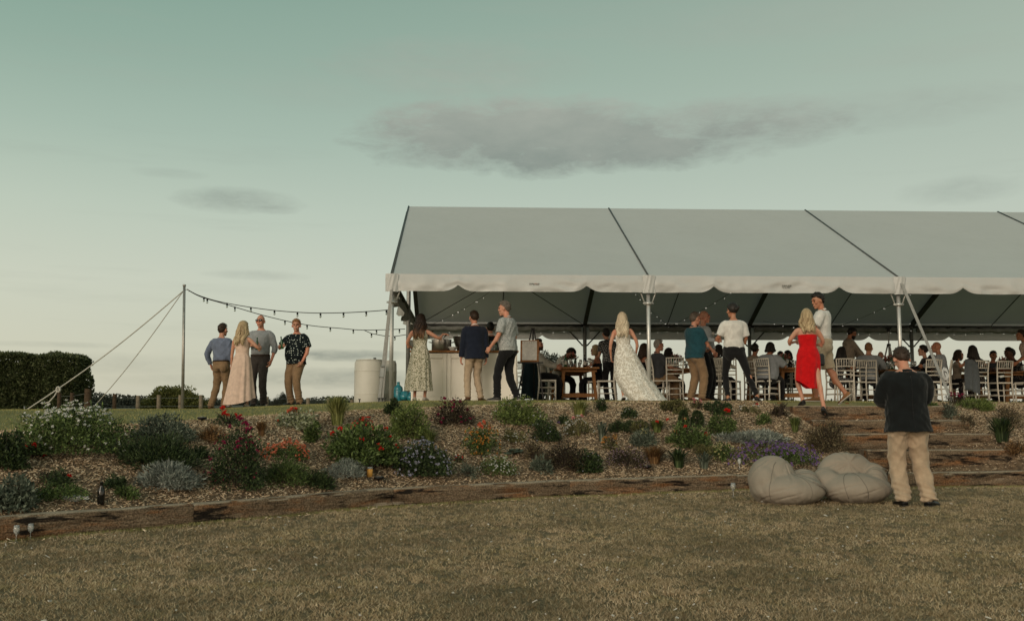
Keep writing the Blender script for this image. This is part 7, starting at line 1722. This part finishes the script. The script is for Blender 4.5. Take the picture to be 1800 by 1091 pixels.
 (1319, 728, 36, 15, 'mat', 'small patch of white and red flowers below the black shoe', dict(leaf='olive_leaf', n=400, flowers=[('white_petal', 14, .020, 'top'), ('red_petal', 1, .03, 'heads_top')])),
 (1342, 748, 30, 17, 'mat', 'small round green cushion beside the steps', dict(leaf='mid_green_leaf', n=800)),
 (1318, 784, 124, 22, 'fine', 'wide grey lavender band above the purple flowers', dict(leaf='silver_leaf', L=.06, n=4200)),
 (1358, 826, 150, 44, 'leafy', 'spreading purple flowered geranium behind the bean bags', dict(leaf='mid_green_leaf', n=3600, L=.032, flowers=[('purple_petal', 230, .021, 'front'), ('purple_petal', 120, .020, 'top')])),
 (1270, 812, 44, 32, 'mat', 'low plant with small cream daisies beside the purple geranium', dict(leaf='mid_green_leaf', n=900, flowers=[('yellow_petal', 40, .014, 'front')])),
 (1455, 797, 84, 58, 'airy', 'tall brownish feathery shrub beside the steps', dict(leaf='brown_twig_leaf', n=3600, L=.036)),
 (1398, 762, 32, 26, 'grass', 'dark tuft of grass below the stepping woman', dict(leaf='green_blade', n=200)),
 (1370, 734, 32, 26, 'airy', 'dark twiggy bush just before the top step', dict(leaf='deep_red_leaf', n=900)),
 (1716, 723, 66, 22, 'fine', 'low bright green cushion at the top of the bank beyond the man', dict(leaf='bright_green_leaf', L=.05, n=2400)),
 (1682, 713, 38, 22, 'airy', 'dark red rose bush at the foot of the guy strap', dict(leaf='deep_red_leaf', n=500, flowers=[('magenta_petal', 6, .036, 'heads_top')])),
 (1669, 738, 36, 28, 'airy', 'grey feathery bush just beyond the dark jacket', dict(leaf='grey_green_leaf', n=900)),
 (1697, 754, 36, 22, 'airy', 'rusty brown low shrub below the bright cushion', dict(leaf='brown_twig_leaf', n=700)),
 (1762, 783, 62, 44, 'iris', 'dark strappy leaved clump beyond the steps', dict(leaf='dark_green_leaf', n=110)),
 (1788, 816, 44, 36, 'airy', 'reddish brown shrub at the picture edge above the wall', dict(leaf='rusty_blade', n=1200)),
 (1775, 752, 60, 34, 'airy', 'brown twiggy bush at the picture edge above the strappy clump', dict(leaf='brown_twig_leaf', n=1500)),
 (1636, 726, 30, 18, 'leafy', 'small green bush hidden behind the elbow of the dark jacket', dict(leaf='mid_green_leaf', n=700)),
]
for (px, py, wp, hp, kd, lab, kw) in PL: plant(px, py, wp, hp, kd, lab, **kw)
# a few loose twigs lying on the mulch
for k, (px, py, ln, an) in enumerate([(590, 755, .4, 20), (925, 795, .3, 140), (1068, 790, .35, 130), (1083, 790, .2, 95), (160, 815, .5, 10), (800, 838, .28, 15), (350, 850, .3, 40), (1290, 770, .3, 60)]):
    h_ = hit(px, py); a = R(an); o = MB().tube([(-ln / 2 * math.cos(a), -ln / 2 * math.sin(a), .02), (0, .02, .04), (ln / 2 * math.cos(a), ln / 2 * math.sin(a), .05)], [.006, .005, .002], 6).build('twig', M['post_wood'], None, True); o.location = h_
    tag(o, 'pale bare twig lying loose on the mulch ' + ['below the upright green tuft', 'beside the cabbage like rosette', 'below the orange and yellow blooms', 'standing up beside the orange blooms', 'below the large white flowered shrub', 'beside the low white flowered mat', 'behind the second sleeper joint', 'above the grey lavender band'][k], 'twig', 'twigs on the bark mulch')
